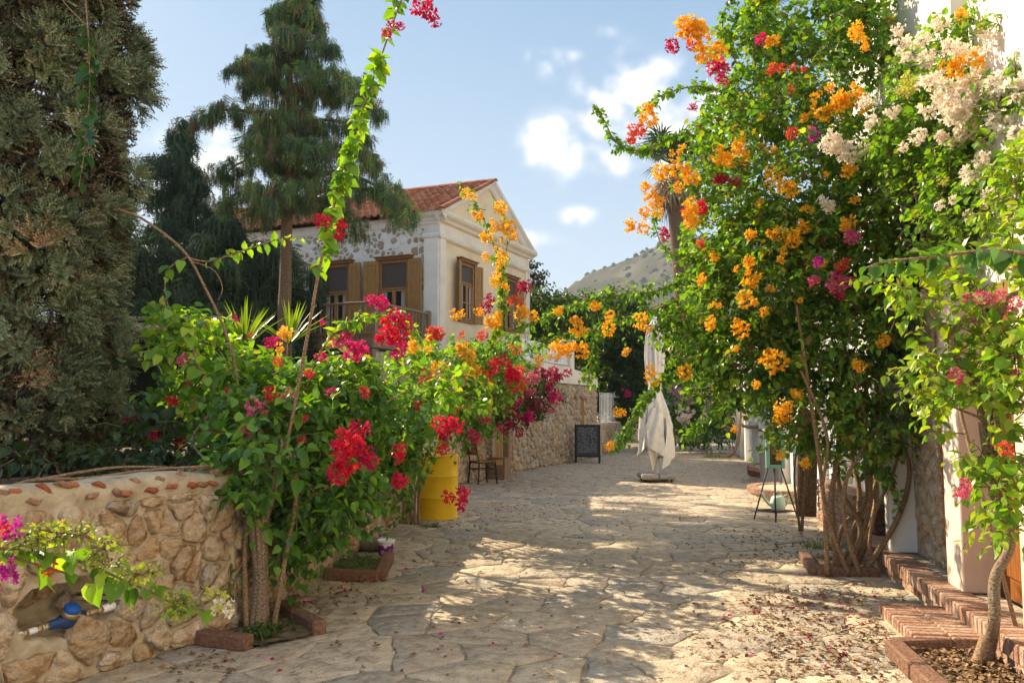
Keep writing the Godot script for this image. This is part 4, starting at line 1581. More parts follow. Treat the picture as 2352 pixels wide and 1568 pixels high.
# ---------------------------------------------------------------- things standing in the lane
func make_things() -> void:
	var st := mb()
	# yellow drum
	var p = gnd(1003, 1192)
	p.z -= 0.1
	var d = thing("oil_drum", "bright yellow steel drum standing at the foot of the lane wall", "barrel", p)
	var x0 = Transform3D(Basis(), p)
	st = mb(true)
	lathe(st, [Vector2(0.272, 0.0), Vector2(0.285, 0.004), Vector2(0.287, 0.02), Vector2(0.281, 0.035), Vector2(0.281, 0.275), Vector2(0.284, 0.285), Vector2(0.293, 0.295), Vector2(0.284, 0.305), Vector2(0.281, 0.315), Vector2(0.281, 0.565), Vector2(0.284, 0.575), Vector2(0.293, 0.585), Vector2(0.284, 0.595), Vector2(0.281, 0.605), Vector2(0.281, 0.85), Vector2(0.287, 0.862), Vector2(0.287, 0.88), Vector2(0.272, 0.882), Vector2(0.27, 0.862)], 40, x0)
	obj("body", st, M["yellow"], d)
	st = mb()
	lathe(st, [Vector2(0.271, 0.863), Vector2(0, 0.863)], 40, x0)
	obj("lid", st, M["yellow"], d)

	# paint bucket with a purple wrapper
	p = gnd(886, 1279)
	d = thing("plastic_bucket", "small white plastic bucket with a purple printed wrapper and a lid", "bucket", p)
	x0 = Transform3D(Basis(), p)
	st = mb(true)
	lathe(st, [Vector2(0, 0.0), Vector2(0.068, 0.0), Vector2(0.07, 0.01), Vector2(0.084, 0.15), Vector2(0.088, 0.152)], 28, x0)
	obj("body", st, M["plasticwhite"], d)
	st = mb(true)
	lathe(st, [Vector2(0.088, 0.148), Vector2(0.092, 0.15), Vector2(0.092, 0.172), Vector2(0.085, 0.178), Vector2(0.08, 0.17), Vector2(0, 0.168)], 28, x0)
	obj("lid", st, M["plasticwhite"], d)
	var im := Image.create(256, 64, false, Image.FORMAT_RGB8)
	for y in 64:
		for x in 256:
			var c := Color(0.4, 0.12, 0.46)
			var wave = 18.0 + 10.0 * sin(x * 0.09) + 6.0 * sin(x * 0.23 + 1.0)
			if y < wave * 0.7 and x < 178:
				c = Color(0.86, 0.84, 0.86)
			elif x > 178 and x < 238:
				c = Color(0.84, 0.8, 0.84)
				if (y / 4) % 2 == 0 and x > 186 and x < 228 and y > 8 and (x * 7 + y * 13) % 11 > 2:
					c = Color(0.66, 0.58, 0.68)
			elif Vector2(x - 70, (y - 44) * 1.2).length() < 13.0:
				c = Color(0.72, 0.5, 0.72)
			elif Vector2(x - 112, y - 34).length() < 5.0:
				c = Color(0.85, 0.6, 0.3)
			im.set_pixel(x, y, c)
	var wm := StandardMaterial3D.new()
	wm.albedo_texture = ImageTexture.create_from_image(im)
	wm.roughness = 0.4
	st = mb(true)
	for k in 28:
		var a0 = PI * 1.15 - TAU * k / 28.0
		var a1 = PI * 1.15 - TAU * (k + 1) / 28.0
		var r0 = 0.0725
		var r1 = 0.0845
		var A = x0 * Vector3(cos(a0) * r0, 0.02, sin(a0) * r0)
		var B = x0 * Vector3(cos(a1) * r0, 0.02, sin(a1) * r0)
		var C = x0 * Vector3(cos(a1) * r1, 0.146, sin(a1) * r1)
		var D = x0 * Vector3(cos(a0) * r1, 0.146, sin(a0) * r1)
		var u0 = k / 28.0
		var u1 = (k + 1) / 28.0
		for q in [[A, u0, 1.0], [B, u1, 1.0], [C, u1, 0.0], [A, u0, 1.0], [C, u1, 0.0], [D, u0, 0.0]]:
			st.set_uv(Vector2(q[1], q[2]))
			st.add_vertex(q[0])
	obj("wrapper", st, wm, d)

	# short pipe end lying against the wall
	p = gnd(848, 1268)
	d = thing("concrete_pipe", "short pale grey pipe stub lying behind the purple bucket", "pipe", p)
	st = mb(true)
	var pa = Basis(Vector3(0.97, 0, 0.24), Vector3(0, 0, 1).cross(Vector3(0.97, 0, 0.24)).normalized(), Vector3(0.97, 0, 0.24).cross(Vector3(0, 0, 1).cross(Vector3(0.97, 0, 0.24)).normalized()))
	lathe(st, [Vector2(0.055, -0.12), Vector2(0.075, -0.12), Vector2(0.075, 0.1), Vector2(0.083, 0.1), Vector2(0.083, 0.15), Vector2(0.062, 0.15), Vector2(0.055, 0.0)], 22, Transform3D(Basis(Vector3(0, 0, 1), Vector3(0.97, 0, 0.24).normalized(), Vector3(0, 1, 0)), p + UP * 0.083))
	obj("pipe", st, M["concrete"], d)

	# folded parasol on its wheeled base
	p = gnd(1508, 1106)
	d = thing("closed_parasol", "tall closed cream parasol wrapped round its white pole on a wheeled base", "umbrella", p)
	st = mb(true)
	tube(st, [p + UP * 0.2, p + UP * 3.45], [0.035, 0.03], 12)
	obj("pole", st, M["paintwhite"], d)
	st = mb(true)
	var prof = [[0.56, 0.27, 0.30], [0.68, 0.33, 0.36], [0.85, 0.36, 0.34], [1.15, 0.35, 0.26], [1.45, 0.29, 0.2], [1.75, 0.19, 0.16], [1.9, 0.135, 0.1], [2.0, 0.14, 0.1], [2.2, 0.19, 0.16], [2.5, 0.22, 0.2], [2.8, 0.215, 0.22], [3.05, 0.19, 0.24], [3.25, 0.14, 0.22], [3.36, 0.07, 0.1], [3.42, 0.02, 0.0]]
	var fold = func(u, v):
		var k = v * (prof.size() - 1)
		var i = mini(int(k), prof.size() - 2)
		var t = k - i
		var h = lerpf(prof[i][0], prof[i + 1][0], t)
		var r = lerpf(prof[i][1], prof[i + 1][1], t)
		var amp = lerpf(prof[i][2], prof[i + 1][2], t)
		var a = u * TAU
		var tw = a + 0.5 * (1.0 - v)
		var f = pow(absf(sin(tw * 3.5 + 0.4 * sin(h * 2.0))), 0.8) * 0.8 + 0.2 * sin(tw * 11.0 + v * 3.0)
		r *= 1.0 - amp * 1.6 * f
		var hem = 0.0
		if v < 0.3:
			hem = (0.3 - v) / 0.3 * (0.4 * sin(a * 2.0 + 0.7) + 0.22 * sin(a * 5.0))
			r *= 1.0 + 0.18 * (0.3 - v) / 0.3 * sin(a * 3.0 + h * 7.0)
		return p + Vector3(cos(a) * r, h + hem * 0.55, sin(a) * r)
	sheet(st, 110, 60, fold, Vector3(0, 0, 1))
	obj("canopy", st, M["canvas"], d)
	for k in 3:   # lower flaps of cloth hanging loose
		st = mb(true)
		sheet(st, 14, 12, func(u, v):
			var a = 0.1 + k * 1.15 + u * (1.3 - 0.5 * v)
			var r = 0.37 - 0.1 * v * v + 0.025 * sin(u * 11.0 + v * 4.0 + k)
			return p + Vector3(cos(a) * r, 0.58 + (0.75 + 0.2 * k) * v - 0.3 * (u - 0.2 * k) * (1.0 - v) * (1.0 - 2.0 * (k & 1)), sin(a) * r), Vector3(0, 0, 1))
		obj("loose_flap", st, M["canvas"], d)
	st = mb(true)
	lathe(st, [Vector2(0.135, 1.9), Vector2(0.15, 1.91), Vector2(0.15, 1.95), Vector2(0.135, 1.96)], 20, Transform3D(Basis(), p))
	obj("strap", st, M["canvas"], d)
	st = mb(true)
	lathe(st, [Vector2(0.05, 3.4), Vector2(0.06, 3.42), Vector2(0.05, 3.5), Vector2(0.0, 3.53)], 14, Transform3D(Basis(), p))
	obj("finial", st, M["paintwhite"], d)
	for s in [-1.0, 1.0]:
		for t in [-1.0, 1.0]:
			st = mb()
			bx(st, p + Vector3(s * 0.18, 0.125, t * 0.18), Vector3(0.345, 0.1, 0.345), 0.02)
			obj("ballast_slab", st, M["concrete"], d)
			st = mb(true)
			lathe(st, [Vector2(0, -0.015), Vector2(0.035, -0.015), Vector2(0.035, 0.015), Vector2(0, 0.015)], 12, Transform3D(Basis(Vector3(0, 0, 1), PI / 2), p + Vector3(s * 0.27, 0.036, t * 0.27)))
			obj("caster", st, M["black"], d)
	st = mb(true)
	lathe(st, [Vector2(0.06, 0.176), Vector2(0.06, 0.2), Vector2(0.048, 0.21), Vector2(0.046, 0.5), Vector2(0.0, 0.5)], 16, Transform3D(Basis(), p))
	obj("socket", st, M["paintwhite"], d)
	st = mb()
	bx(st, p + Vector3(0, 0.075, 0), Vector3(0.7, 0.03, 0.06), 0.004)
	bx(st, p + Vector3(0, 0.076, 0), Vector3(0.06, 0.03, 0.7), 0.004)
	obj("cross_frame", st, M["galv"], d)

	# chair with wooden slats on a black frame
	p = gnd(1108, 1111)
	d = make_chair(p, 0.55, "black framed cafe chair with wooden back slats beside the plank door", "chair")
	# wooden crate table
	p = gnd(1148, 1100)
	d = thing("wooden_block", "weathered wooden box table between the chair and the plank door", "table", p)
	var bb = Basis(UP, -0.35)
	for e in [[-0.17, 0.0], [0.17, 0.0]]:
		for k in 2:
			st = mb()
			bx(st, p + bb * Vector3(e[0], 0.215, -0.1 + 0.2 * k), Vector3(0.035, 0.43, 0.195), 0.006, bb)
			obj("plank", st, M["woodgrey"], d)
	for k in 3:
		st = mb()
		bx(st, p + bb * Vector3(0, 0.448, -0.135 + 0.135 * k), Vector3(0.4, 0.035, 0.13), 0.008, bb)
		obj("plank", st, M["woodgrey"], d)
	for k in 2:
		st = mb()
		bx(st, p + bb * Vector3(0, 0.215 if k == 0 else 0.1, 0.19), Vector3(0.3, 0.2 if k == 0 else 0.1, 0.03), 0.006, bb)
		obj("plank", st, M["woodgrey"], d)

	# chalkboard
	p = gnd(1350, 1063)
	d = thing("chalkboard_stand", "black framed A board with faint rows of chalk writing in the lane", "sign", p)
	var cb = Basis(UP, -0.12)
	var ci := Image.create(128, 192, false, Image.FORMAT_RGB8)
	ci.fill(Color(0.24, 0.245, 0.25))
	for row in 17:
		var y = 8 + row * 10
		var x = 8
		while x < 118:
			var l = rng.randi_range(3, 13)
			if rng.randf() < 0.75:
				for k in l:
					var yy = y + int(2.0 * sin(k * 1.9 + row)) + (rng.randi() % 2)
					if x + k < 120:
						ci.set_pixel(x + k, clampi(yy, 0, 191), Color(0.72, 0.72, 0.71))
						ci.set_pixel(x + k, clampi(yy + 1, 0, 191), Color(0.62, 0.62, 0.61))
						ci.set_pixel(x + k, clampi(yy + 2, 0, 191), Color(0.55, 0.55, 0.55))
			x += l + 3
	var cm := StandardMaterial3D.new()
	cm.albedo_texture = ImageTexture.create_from_image(ci)
	cm.roughness = 0.8
	for s in [1.0, -1.0]:
		var lf = Transform3D(cb * Basis(Vector3(1, 0, 0), s * -0.2), p + cb * Vector3(0, 0, s * 0.23))
		st = mb()
		for e in [-0.33, 0.33]:
			bxf(st, lf, Vector3(e, 0.54, 0), Vector3(0.055, 1.1, 0.035), 0.006)
		bxf(st, lf, Vector3(0, 1.065, 0), Vector3(0.6, 0.05, 0.034), 0.006)
		bxf(st, lf, Vector3(0, 0.2, 0), Vector3(0.6, 0.05, 0.034), 0.006)
		obj("frame", st, M["black"], d)
		st = mb()
		var q = [lf * Vector3(-0.302, 0.225, s * 0.005), lf * Vector3(0.302, 0.225, s * 0.005), lf * Vector3(0.302, 1.04, s * 0.005), lf * Vector3(-0.302, 1.04, s * 0.005)]
		var uv = [Vector2(0, 1), Vector2(1, 1), Vector2(1, 0), Vector2(0, 0)]
		for k in ([0, 2, 1, 0, 3, 2] if s > 0 else [0, 1, 2, 0, 2, 3]):
			st.set_uv(uv[k])
			st.add_vertex(q[k])
		obj("slate", st, cm, d)
	st = mb()
	for e in [-0.31, 0.31]:
		bar(st, p + cb * Vector3(e, 0.35, 0.17), p + cb * Vector3(e, 0.35, -0.17), 0.012, 0.012)
	obj("hinge_stay", st, M["iron"], d)

	make_easel()
	make_meter()
	make_kerbs()
	make_pots()
	make_far()

func make_chair(p: Vector3, turn: float, label: String, category: String, group := "") -> Node3D:
	var d = thing("cafe_chair", label, category, p, 0.0, group)
	var b = Basis(UP, turn)       # seat faces +x in its own axes
	for e in [[-0.19, -0.19, 1], [-0.19, 0.19, 1], [0.2, -0.19, 0], [0.2, 0.19, 0]]:
		var st := mb()
		var foot = p + b * Vector3(e[0] * 1.12, 0, e[1] * 1.08)
		var seat = p + b * Vector3(e[0] * 0.95, 0.44, e[1])
		bar(st, foot, seat, 0.025, 0.025, b * Vector3(1, 0, 0))
		if e[2]:
			bar(st, seat, p + b * Vector3(-0.27, 0.86, e[1]), 0.025, 0.02, b * Vector3(1, 0, 0))
		obj("leg", st, M["black"], d)
	var st := mb()
	for y in [0.3, 0.43]:
		for e in [-0.19, 0.19]:
			bar(st, p + b * Vector3(-0.195, y, e), p + b * Vector3(0.2, y, e), 0.02, 0.02)
		bar(st, p + b * Vector3(-0.19, y + 0.001, -0.18), p + b * Vector3(-0.19, y + 0.001, 0.18), 0.018, 0.018)
		bar(st, p + b * Vector3(0.2, y + 0.001, -0.18), p + b * Vector3(0.2, y + 0.001, 0.18), 0.018, 0.018)
	obj("frame", st, M["black"], d)
	for k in 4:
		st = mb()
		bx(st, p + b * Vector3(-0.15 + 0.105 * k, 0.455, 0), Vector3(0.1, 0.022, 0.42), 0.006, b)
		obj("seat_slat", st, M["wood"], d)
	for k in 3:
		st = mb()
		bx(st, p + b * Vector3(-0.215 - 0.022 * k, 0.62 + 0.095 * k, 0), Vector3(0.02, 0.085, 0.42), 0.006, b * Basis(Vector3(0, 0, 1), 0.2))
		obj("back_slat", st, M["wood"], d)
	return d

func make_easel() -> void:
	var p = gnd(1782, 1195)
	var d = thing("plant_easel", "tall tapering black iron plant stand with a shelf near the ground", "stand", p)
	var b = Basis(UP, 0.5)
	var st := mb(true)
	var top = p + UP * 0.9
	var feet = [Vector3(-0.2, 0, 0.2), Vector3(0.22, 0, 0.2), Vector3(-0.2, 0, -0.2), Vector3(0.22, 0, -0.2)]
	for f in feet:
		st = mb(true)
		tube(st, [p + b * f, top + b * (f * 0.1)], [0.011, 0.011], 6)
		obj("leg", st, M["iron"], d)
	st = mb()
	for h in [0.13]:
		var k = 0.88
		var q = []
		for f in [feet[0], feet[1], feet[3], feet[2]]:
			q.append(p + b * (f * k) + UP * h)
		for i in 4:
			bar(st, q[i], q[(i + 1) % 4], 0.014, 0.014)
		for i in range(1, 8):
			bar(st, q[0].lerp(q[1], i / 8.0), q[3].lerp(q[2], i / 8.0), 0.006, 0.006)
	obj("shelf", st, M["iron"], d)
	# mint window frame hung on it
	var g = thing("mint_frame", "narrow mint green wooden frame hung at the top of the iron plant stand", "frame", top + Vector3(0, -0.2, 0.06))
	var gx = Transform3D(Basis(UP, -0.25) * Basis(Vector3(1, 0, 0), -0.06), top + Vector3(0.0, 0.0, 0.05))
	st = mb()
	for e in [-0.1, 0.1]:
		bxf(st, gx, Vector3(e, 0.06, 0), Vector3(0.05, 0.52, 0.13), 0.008)
	for e in [-0.175, 0.295]:
		bxf(st, gx, Vector3(0, e, 0.001), Vector3(0.152, 0.05, 0.128), 0.008)
	obj("frame", st, M["mint"], g)
	st = mb()
	bxf(st, gx, Vector3(0, 0.06, -0.045), Vector3(0.15, 0.42, 0.012))
	obj("backing", st, M["woodgrey"], g)
	# watering can on the shelf
	var c = p + b * Vector3(0.03, 0, 0.02) + UP * 0.142
	var wc = thing("watering_can", "pale mint metal watering can on the shelf of the iron stand", "watering can", c)
	var x = Transform3D(Basis(UP, -0.1), c)
	st = mb(true)
	lathe(st, [Vector2(0, 0), Vector2(0.085, 0), Vector2(0.095, 0.02), Vector2(0.1, 0.09), Vector2(0.09, 0.16), Vector2(0.06, 0.19), Vector2(0.05, 0.19), Vector2(0.05, 0.17)], 22, x)
	obj("body", st, M["mintcan"], wc)
	st = mb(true)
	var sp = curve([x * Vector3(-0.08, 0.05, 0), x * Vector3(-0.14, 0.1, 0), x * Vector3(-0.2, 0.2, 0), x * Vector3(-0.235, 0.235, 0)], 4)
	tube(st, sp, taper(sp.size(), 0.022, 0.012), 8)
	obj("spout", st, M["mintcan"], wc)
	st = mb(true)
	sp = curve([x * Vector3(0.06, 0.17, 0), x * Vector3(0.13, 0.2, 0), x * Vector3(0.155, 0.13, 0), x * Vector3(0.095, 0.05, 0)], 5)
	tube(st, sp, taper(sp.size(), 0.009, 0.009), 7)
	sp = curve([x * Vector3(-0.05, 0.18, 0), x * Vector3(-0.03, 0.24, 0), x * Vector3(0.04, 0.24, 0), x * Vector3(0.055, 0.18, 0)], 5)
	tube(st, sp, taper(sp.size(), 0.009, 0.009), 7)
	obj("handle", st, M["mintcan"], wc)

func make_meter() -> void:
	var o := Vector3(-1.89, 0, -5.86)
	var wx = fr(o - DL * 3.6, DL)
	var a = wx * Vector3(3.6 - 1.5, 0.325, -0.03)
	var z = wx * Vector3(3.6 - 0.93, 0.36, -0.03)
	var d = thing("water_meter", "blue water meter on a brass and white pipe in a hole of the garden wall", "water meter", a.lerp(z, 0.5))
	var ax = (z - a).normalized()
	var st := mb(true)
	tube(st, [a, a.lerp(z, 0.28)], [0.017, 0.017], 12)
	obj("white_pipe", st, M["plasticwhite"], d)
	st = mb(true)
	for t in [0.06, 0.2, 0.27, 0.7, 0.84]:
		tube(st, [a.lerp(z, t), a.lerp(z, t + 0.05)], [0.023, 0.023], 6)
	tube(st, [a.lerp(z, 0.68), a.lerp(z, 0.92)], [0.018, 0.018], 10)
	obj("brass_fitting", st, M["brass"], d)
	st = mb(true)
	var k = [[0.3, 0.02], [0.34, 0.026], [0.42, 0.028], [0.46, 0.042], [0.52, 0.046], [0.58, 0.042], [0.62, 0.028], [0.7, 0.026]]
	var ps := []
	var rs := []
	for e in k:
		ps.append(a.lerp(z, e[0]))
		rs.append(e[1])
	tube(st, ps, rs, 14)
	obj("meter_body", st, M["bluepipe"], d)
	var c = a.lerp(z, 0.52)
	var ux = Transform3D(Basis(wx.basis * Basis(Vector3(1, 0, 0), 0.5)), c)
	st = mb(true)
	lathe(st, [Vector2(0.04, 0.03), Vector2(0.048, 0.035), Vector2(0.048, 0.06), Vector2(0.04, 0.064)], 20, ux)
	obj("collar", st, M["brass"], d)
	st = mb(true)
	lathe(st, [Vector2(0.043, 0.06), Vector2(0.044, 0.082), Vector2(0.036, 0.09), Vector2(0, 0.09)], 20, ux)
	obj("blue_cap", st, M["bluecap"], d)
	st = mb(true)
	tube(st, [a.lerp(z, 0.9), z + ax * 0.02], [0.022, 0.024], 10)
	obj("white_coupling", st, M["plasticwhite"], d)

# planting beds: kerbs of long bricks, soil within
func kerb(called: String, label: String, corners: Array, sides: Array, h := 0.09, w := 0.1) -> Node3D:
	var c := Vector3.ZERO
	for q in corners:
		c += q
	c /= corners.size()
	var d = thing(called, label, "planting bed", c)
	var st := mb(true)
	sheet(st, 14, 14, func(u, v):
		var a = corners[0].lerp(corners[1], u)
		var b = corners[3].lerp(corners[2], u)
		var q = a.lerp(b, v)
		q.y = 0.035 + 0.02 * noi.get_noise_2d(q.x * 300.0, q.z * 300.0)
		return q, UP)
	obj("soil", st, M["soil"], d)
	for s in sides:
		var a: Vector3 = corners[s]
		var b: Vector3 = corners[(s + 1) % 4]
		var l = a.distance_to(b)
		var n = maxi(1, int(round(l / 0.42)))
		for k in n:
			st = mb()
			var p = a.lerp(b, (k + 0.02) / n)
			var q = a.lerp(b, (k + 0.98) / n)
			p.y = h * 0.5
			q.y = h * 0.5
			bar(st, p, q, h * rf(0.93, 1.05), w, UP.cross((b - a).normalized()) * 1.0, 0.012)
			obj("kerb_brick", st, M["kerb"], d)
	return d

func litter(d: Node3D, corners: Array, n: int) -> void:
	var xf := []
	var co := []
	for i in n:
		var q = corners[0].lerp(corners[1], rf(0.1, 0.9)).lerp(corners[3].lerp(corners[2], rf(0.1, 0.9)), rf(0.1, 0.9))
		q.y = rf(0.05, 0.075)
		xf.append(Transform3D(Basis(UP, rf(0, TAU)) * Basis(Vector3.RIGHT, -PI / 2 + rf(-0.7, 0.7)) * Basis.from_scale(Vector3.ONE * rf(0.02, 0.048)), q))
		co.append([Color(0.24, 0.14, 0.07), Color(0.16, 0.09, 0.045), Color(0.32, 0.2, 0.1)][rng.randi() % 3])
	many("dry_leaves", leaf_mesh(Color.WHITE, 0.4, 1), M["dryleaf"], xf, co, d)

func make_kerbs() -> void:
	# by the bundled stem at the wall corner
	var c1 = [gnd(436, 1478), gnd(585, 1500), gnd(735, 1462), gnd(640, 1408)]
	c1[1] = gnd(575, 1496)
	var d = kerb("planting_bed", "brown brick kerb round the bundled stem at the corner of the garden wall", c1, [0, 2], 0.1, 0.1)
	var g := crown()
	for i in 26:
		var q = c1[0].lerp(c1[1], rf(0.55, 1.0)).lerp(c1[3].lerp(c1[2], rf(0.4, 0.9)), rf(0.1, 0.7))
		shoot(g, q + UP * 0.04, rv() * 0.5 + UP, 0.1, 6, 0.05, [Color(0.05, 0.13, 0.03), Color(0.08, 0.18, 0.03), Color(0.04, 0.1, 0.025)], 0.2)
	var pl = thing("ground_ivy", "low patch of small green leaves in the bed at the wall corner", "ground cover", c1[1].lerp(c1[2], 0.5))
	grow(pl, g, 0.45, 60)
	# by the bucket
	var c2 = [gnd(742, 1332), gnd(872, 1336), gnd(893, 1290), gnd(770, 1284)]
	d = kerb("planting_bed", "brown brick kerb with green weeds in front of the purple bucket", c2, [0, 1], 0.1, 0.1)
	pl = thing("weeds", "bright green weeds filling the bed in front of the purple bucket", "weeds", c2[0].lerp(c2[2], 0.5))
	g = crown()
	for i in 90:
		var q = c2[0].lerp(c2[1], rf(0.08, 0.9)).lerp(c2[3].lerp(c2[2], rf(0.05, 0.9)), rf(0.2, 0.95))
		shoot(g, q + UP * 0.04, rv() * 0.6 + UP, rf(0.05, 0.11), 6, 0.028, [Color(0.1, 0.22, 0.03), Color(0.16, 0.3, 0.04), Color(0.06, 0.14, 0.02)], 0.2, 0.0)
	grow(pl, g, 0.4, 0)
	# right, round the many stems
	var c3 = [gnd(1874, 1325), gnd(2022, 1326), gnd(1990, 1284), gnd(1846, 1284)]
	d = kerb("planting_bed", "pinkish brick kerb round the clump of bougainvillea stems on the right", c3, [0, 3], 0.09, 0.1)
	litter(d, c3, 120)
	# right front corner
	var c4 = [gnd(2190, 1640), gnd(2440, 1640), gnd(2300, 1500), gnd(2053, 1506)]
	d = kerb("planting_bed", "brick kerb full of dry leaves round the bare trunk in the right foreground", c4, [3, 2], 0.1, 0.11)
	litter(d, c4, 620)
	# brick step in front of the ledge
	var s = thing("brick_step", "long low brick step against the ledge, behind the right foreground bed", "step", rp(-2.0, 0, -0.2))
	var rb := Basis(RX, UP, Vector3(0.983, 0, 0.182))
	var st := mb()
	rbox(st, -2.36, -1.5, 0.0, 0.098, -0.40, 0.03)
	obj("bed", st, M["lime"], s)
	var e = -2.34
	while e < -1.52:
		brick(s, rp(e + 0.03, 0.08, -0.305), rb, Vector3(0.062, 0.075, 0.215))
		brick(s, rp(e + 0.03, 0.079, -0.085), rb, Vector3(0.062, 0.075, 0.205))
		e += 0.071
	for k in 2:
		brick(s, rp(-2.372, 0.075, -0.3 + 0.22 * k), rb * Basis(UP, PI / 2), Vector3(0.212, 0.07, 0.05))
	# bamboo stick leaning by the door
	st = mb(true)
	var a0 = gnd(2335, 1440, 0.2)
	tube(st, [a0, a0 + Vector3(-0.10, 0.75, -0.12), a0 + Vector3(-0.21, 1.5, -0.22)], [0.013, 0.013, 0.011], 7)
	tag(obj("bamboo_cane", st, M["vinebark_pale"]), "thin pale cane leaning beside the brown door", "cane")
	# grass tufts
	for q in [[1890, 1262, "tuft of yellow green grass against the brick terrace", 0.2], [1640, 1052, "clump of grass at the foot of the far white pilaster", 0.3], [985, 1212, "tuft of grass at the foot of the yellow drum", 0.12]]:
		var b0 = gnd(q[0], q[1])
		var gt = thing("grass_tuft", q[2], "grass", b0)
		st = mb(true)
		for i in 130:
			var a = rf(0, TAU)
			var r = sqrt(rng.randf()) * q[3]
			var o = b0 + Vector3(cos(a) * r, 0, sin(a) * r * 0.6)
			var l = rf(0.08, 0.2) * (q[3] / 0.2)
			var lean = Vector3(rf(-0.6, 0.6), 1, rf(-0.6, 0.6)).normalized() * l
			var wv = Vector3(cos(a), 0, sin(a)) * 0.006
			st.set_color([Color(0.16, 0.22, 0.04), Color(0.26, 0.3, 0.06), Color(0.09, 0.15, 0.03)][i % 3])
			tri(st, o - wv, o + wv, o + lean + Vector3(lean.x * 0.4, -0.02, lean.z * 0.4), UP)
		obj("blades", st, M["needle"], gt).set_meta("kind", "stuff")

func make_pots() -> void:
	# lime green pot with a leafy plant on the terrace end
	var p = rp(1.8, 0.595, 0.36)
	var d = thing("flower_pot", "bright lime green plastic pot on the brick terrace behind the stems", "pot", p)
	var st := mb(true)
	lathe(st, [Vector2(0, 0), Vector2(0.13, 0), Vector2(0.17, 0.26), Vector2(0.185, 0.26), Vector2(0.185, 0.3), Vector2(0.165, 0.3), Vector2(0.16, 0.25), Vector2(0, 0.25)], 24, Transform3D(Basis(), p))
	obj("pot", st, M["limepot"], d)
	d = thing("pot_plant", "broad leaved plant growing from the lime green pot", "plant", p + UP * 0.26)
	var c := crown()
	for i in 16:
		var a = i * 2.4
		shoot(c, p + UP * 0.25, Vector3(cos(a) * 0.8, 1.2, sin(a) * 0.8), rf(0.15, 0.35), 4, 0.15, [Color(0.04, 0.12, 0.02), Color(0.1, 0.28, 0.02), Color(0.06, 0.18, 0.02)], 0.3, 0.005)
	grow(d, c, 0.42, 60)
	# leaning galvanised sheet and dark board by the far door
	p = rp(8.7, 0, -0.02)
	d = thing("metal_bin", "blue grey galvanised bin standing below the stone window sill", "bin", p)
	st = mb(true)
	lathe(st, [Vector2(0, 0), Vector2(0.17, 0), Vector2(0.175, 0.02), Vector2(0.2, 0.74), Vector2(0.212, 0.745), Vector2(0.212, 0.775), Vector2(0.19, 0.775), Vector2(0.185, 0.7), Vector2(0, 0.7)], 22, Transform3D(Basis(), p))
	obj("body", st, M["galv"], d)
	st = mb(true)
	for h in [0.2, 0.48]:
		lathe(st, [Vector2(0.18, h), Vector2(0.197, h + 0.012), Vector2(0.18, h + 0.024)], 22, Transform3D(Basis(), p))
	obj("hoops", st, M["galv"], d).set_meta("kind", "stuff")
	d = thing("dark_post", "dark weathered post standing behind the iron plant stand", "post", rp(4.7, 0, 0.1))
	st = mb()
	bar(st, rp(4.55, 0.0, 0.0), rp(4.55, 1.5, 0.06), 0.26, 0.14, RX, 0.02)
	obj("post", st, M["deepbark"], d)
	# glass float hanging high on the right
	p = at(1610, 672, 13.0)
	d = thing("glass_lantern", "round teal glass lantern hanging high among the orange flowers", "lantern", p)
	st = mb(true)
	lathe(st, [Vector2(0, -0.13), Vector2(0.08, -0.11), Vector2(0.13, -0.03), Vector2(0.12, 0.06), Vector2(0.06, 0.12), Vector2(0.04, 0.14), Vector2(0, 0.14)], 20, Transform3D(Basis(), p))
	obj("globe", st, M["teal"], d)
	st = mb(true)
	tube(st, [p + UP * 0.14, p + Vector3(0.0, 0.55, 0.0)], [0.006, 0.006], 5)
	tube(st, [p + Vector3(0, 0.55, 0), p + Vector3(0.7, 0.6, -0.1)], [0.012, 0.012], 5)
	obj("hook", st, M["iron"], d)

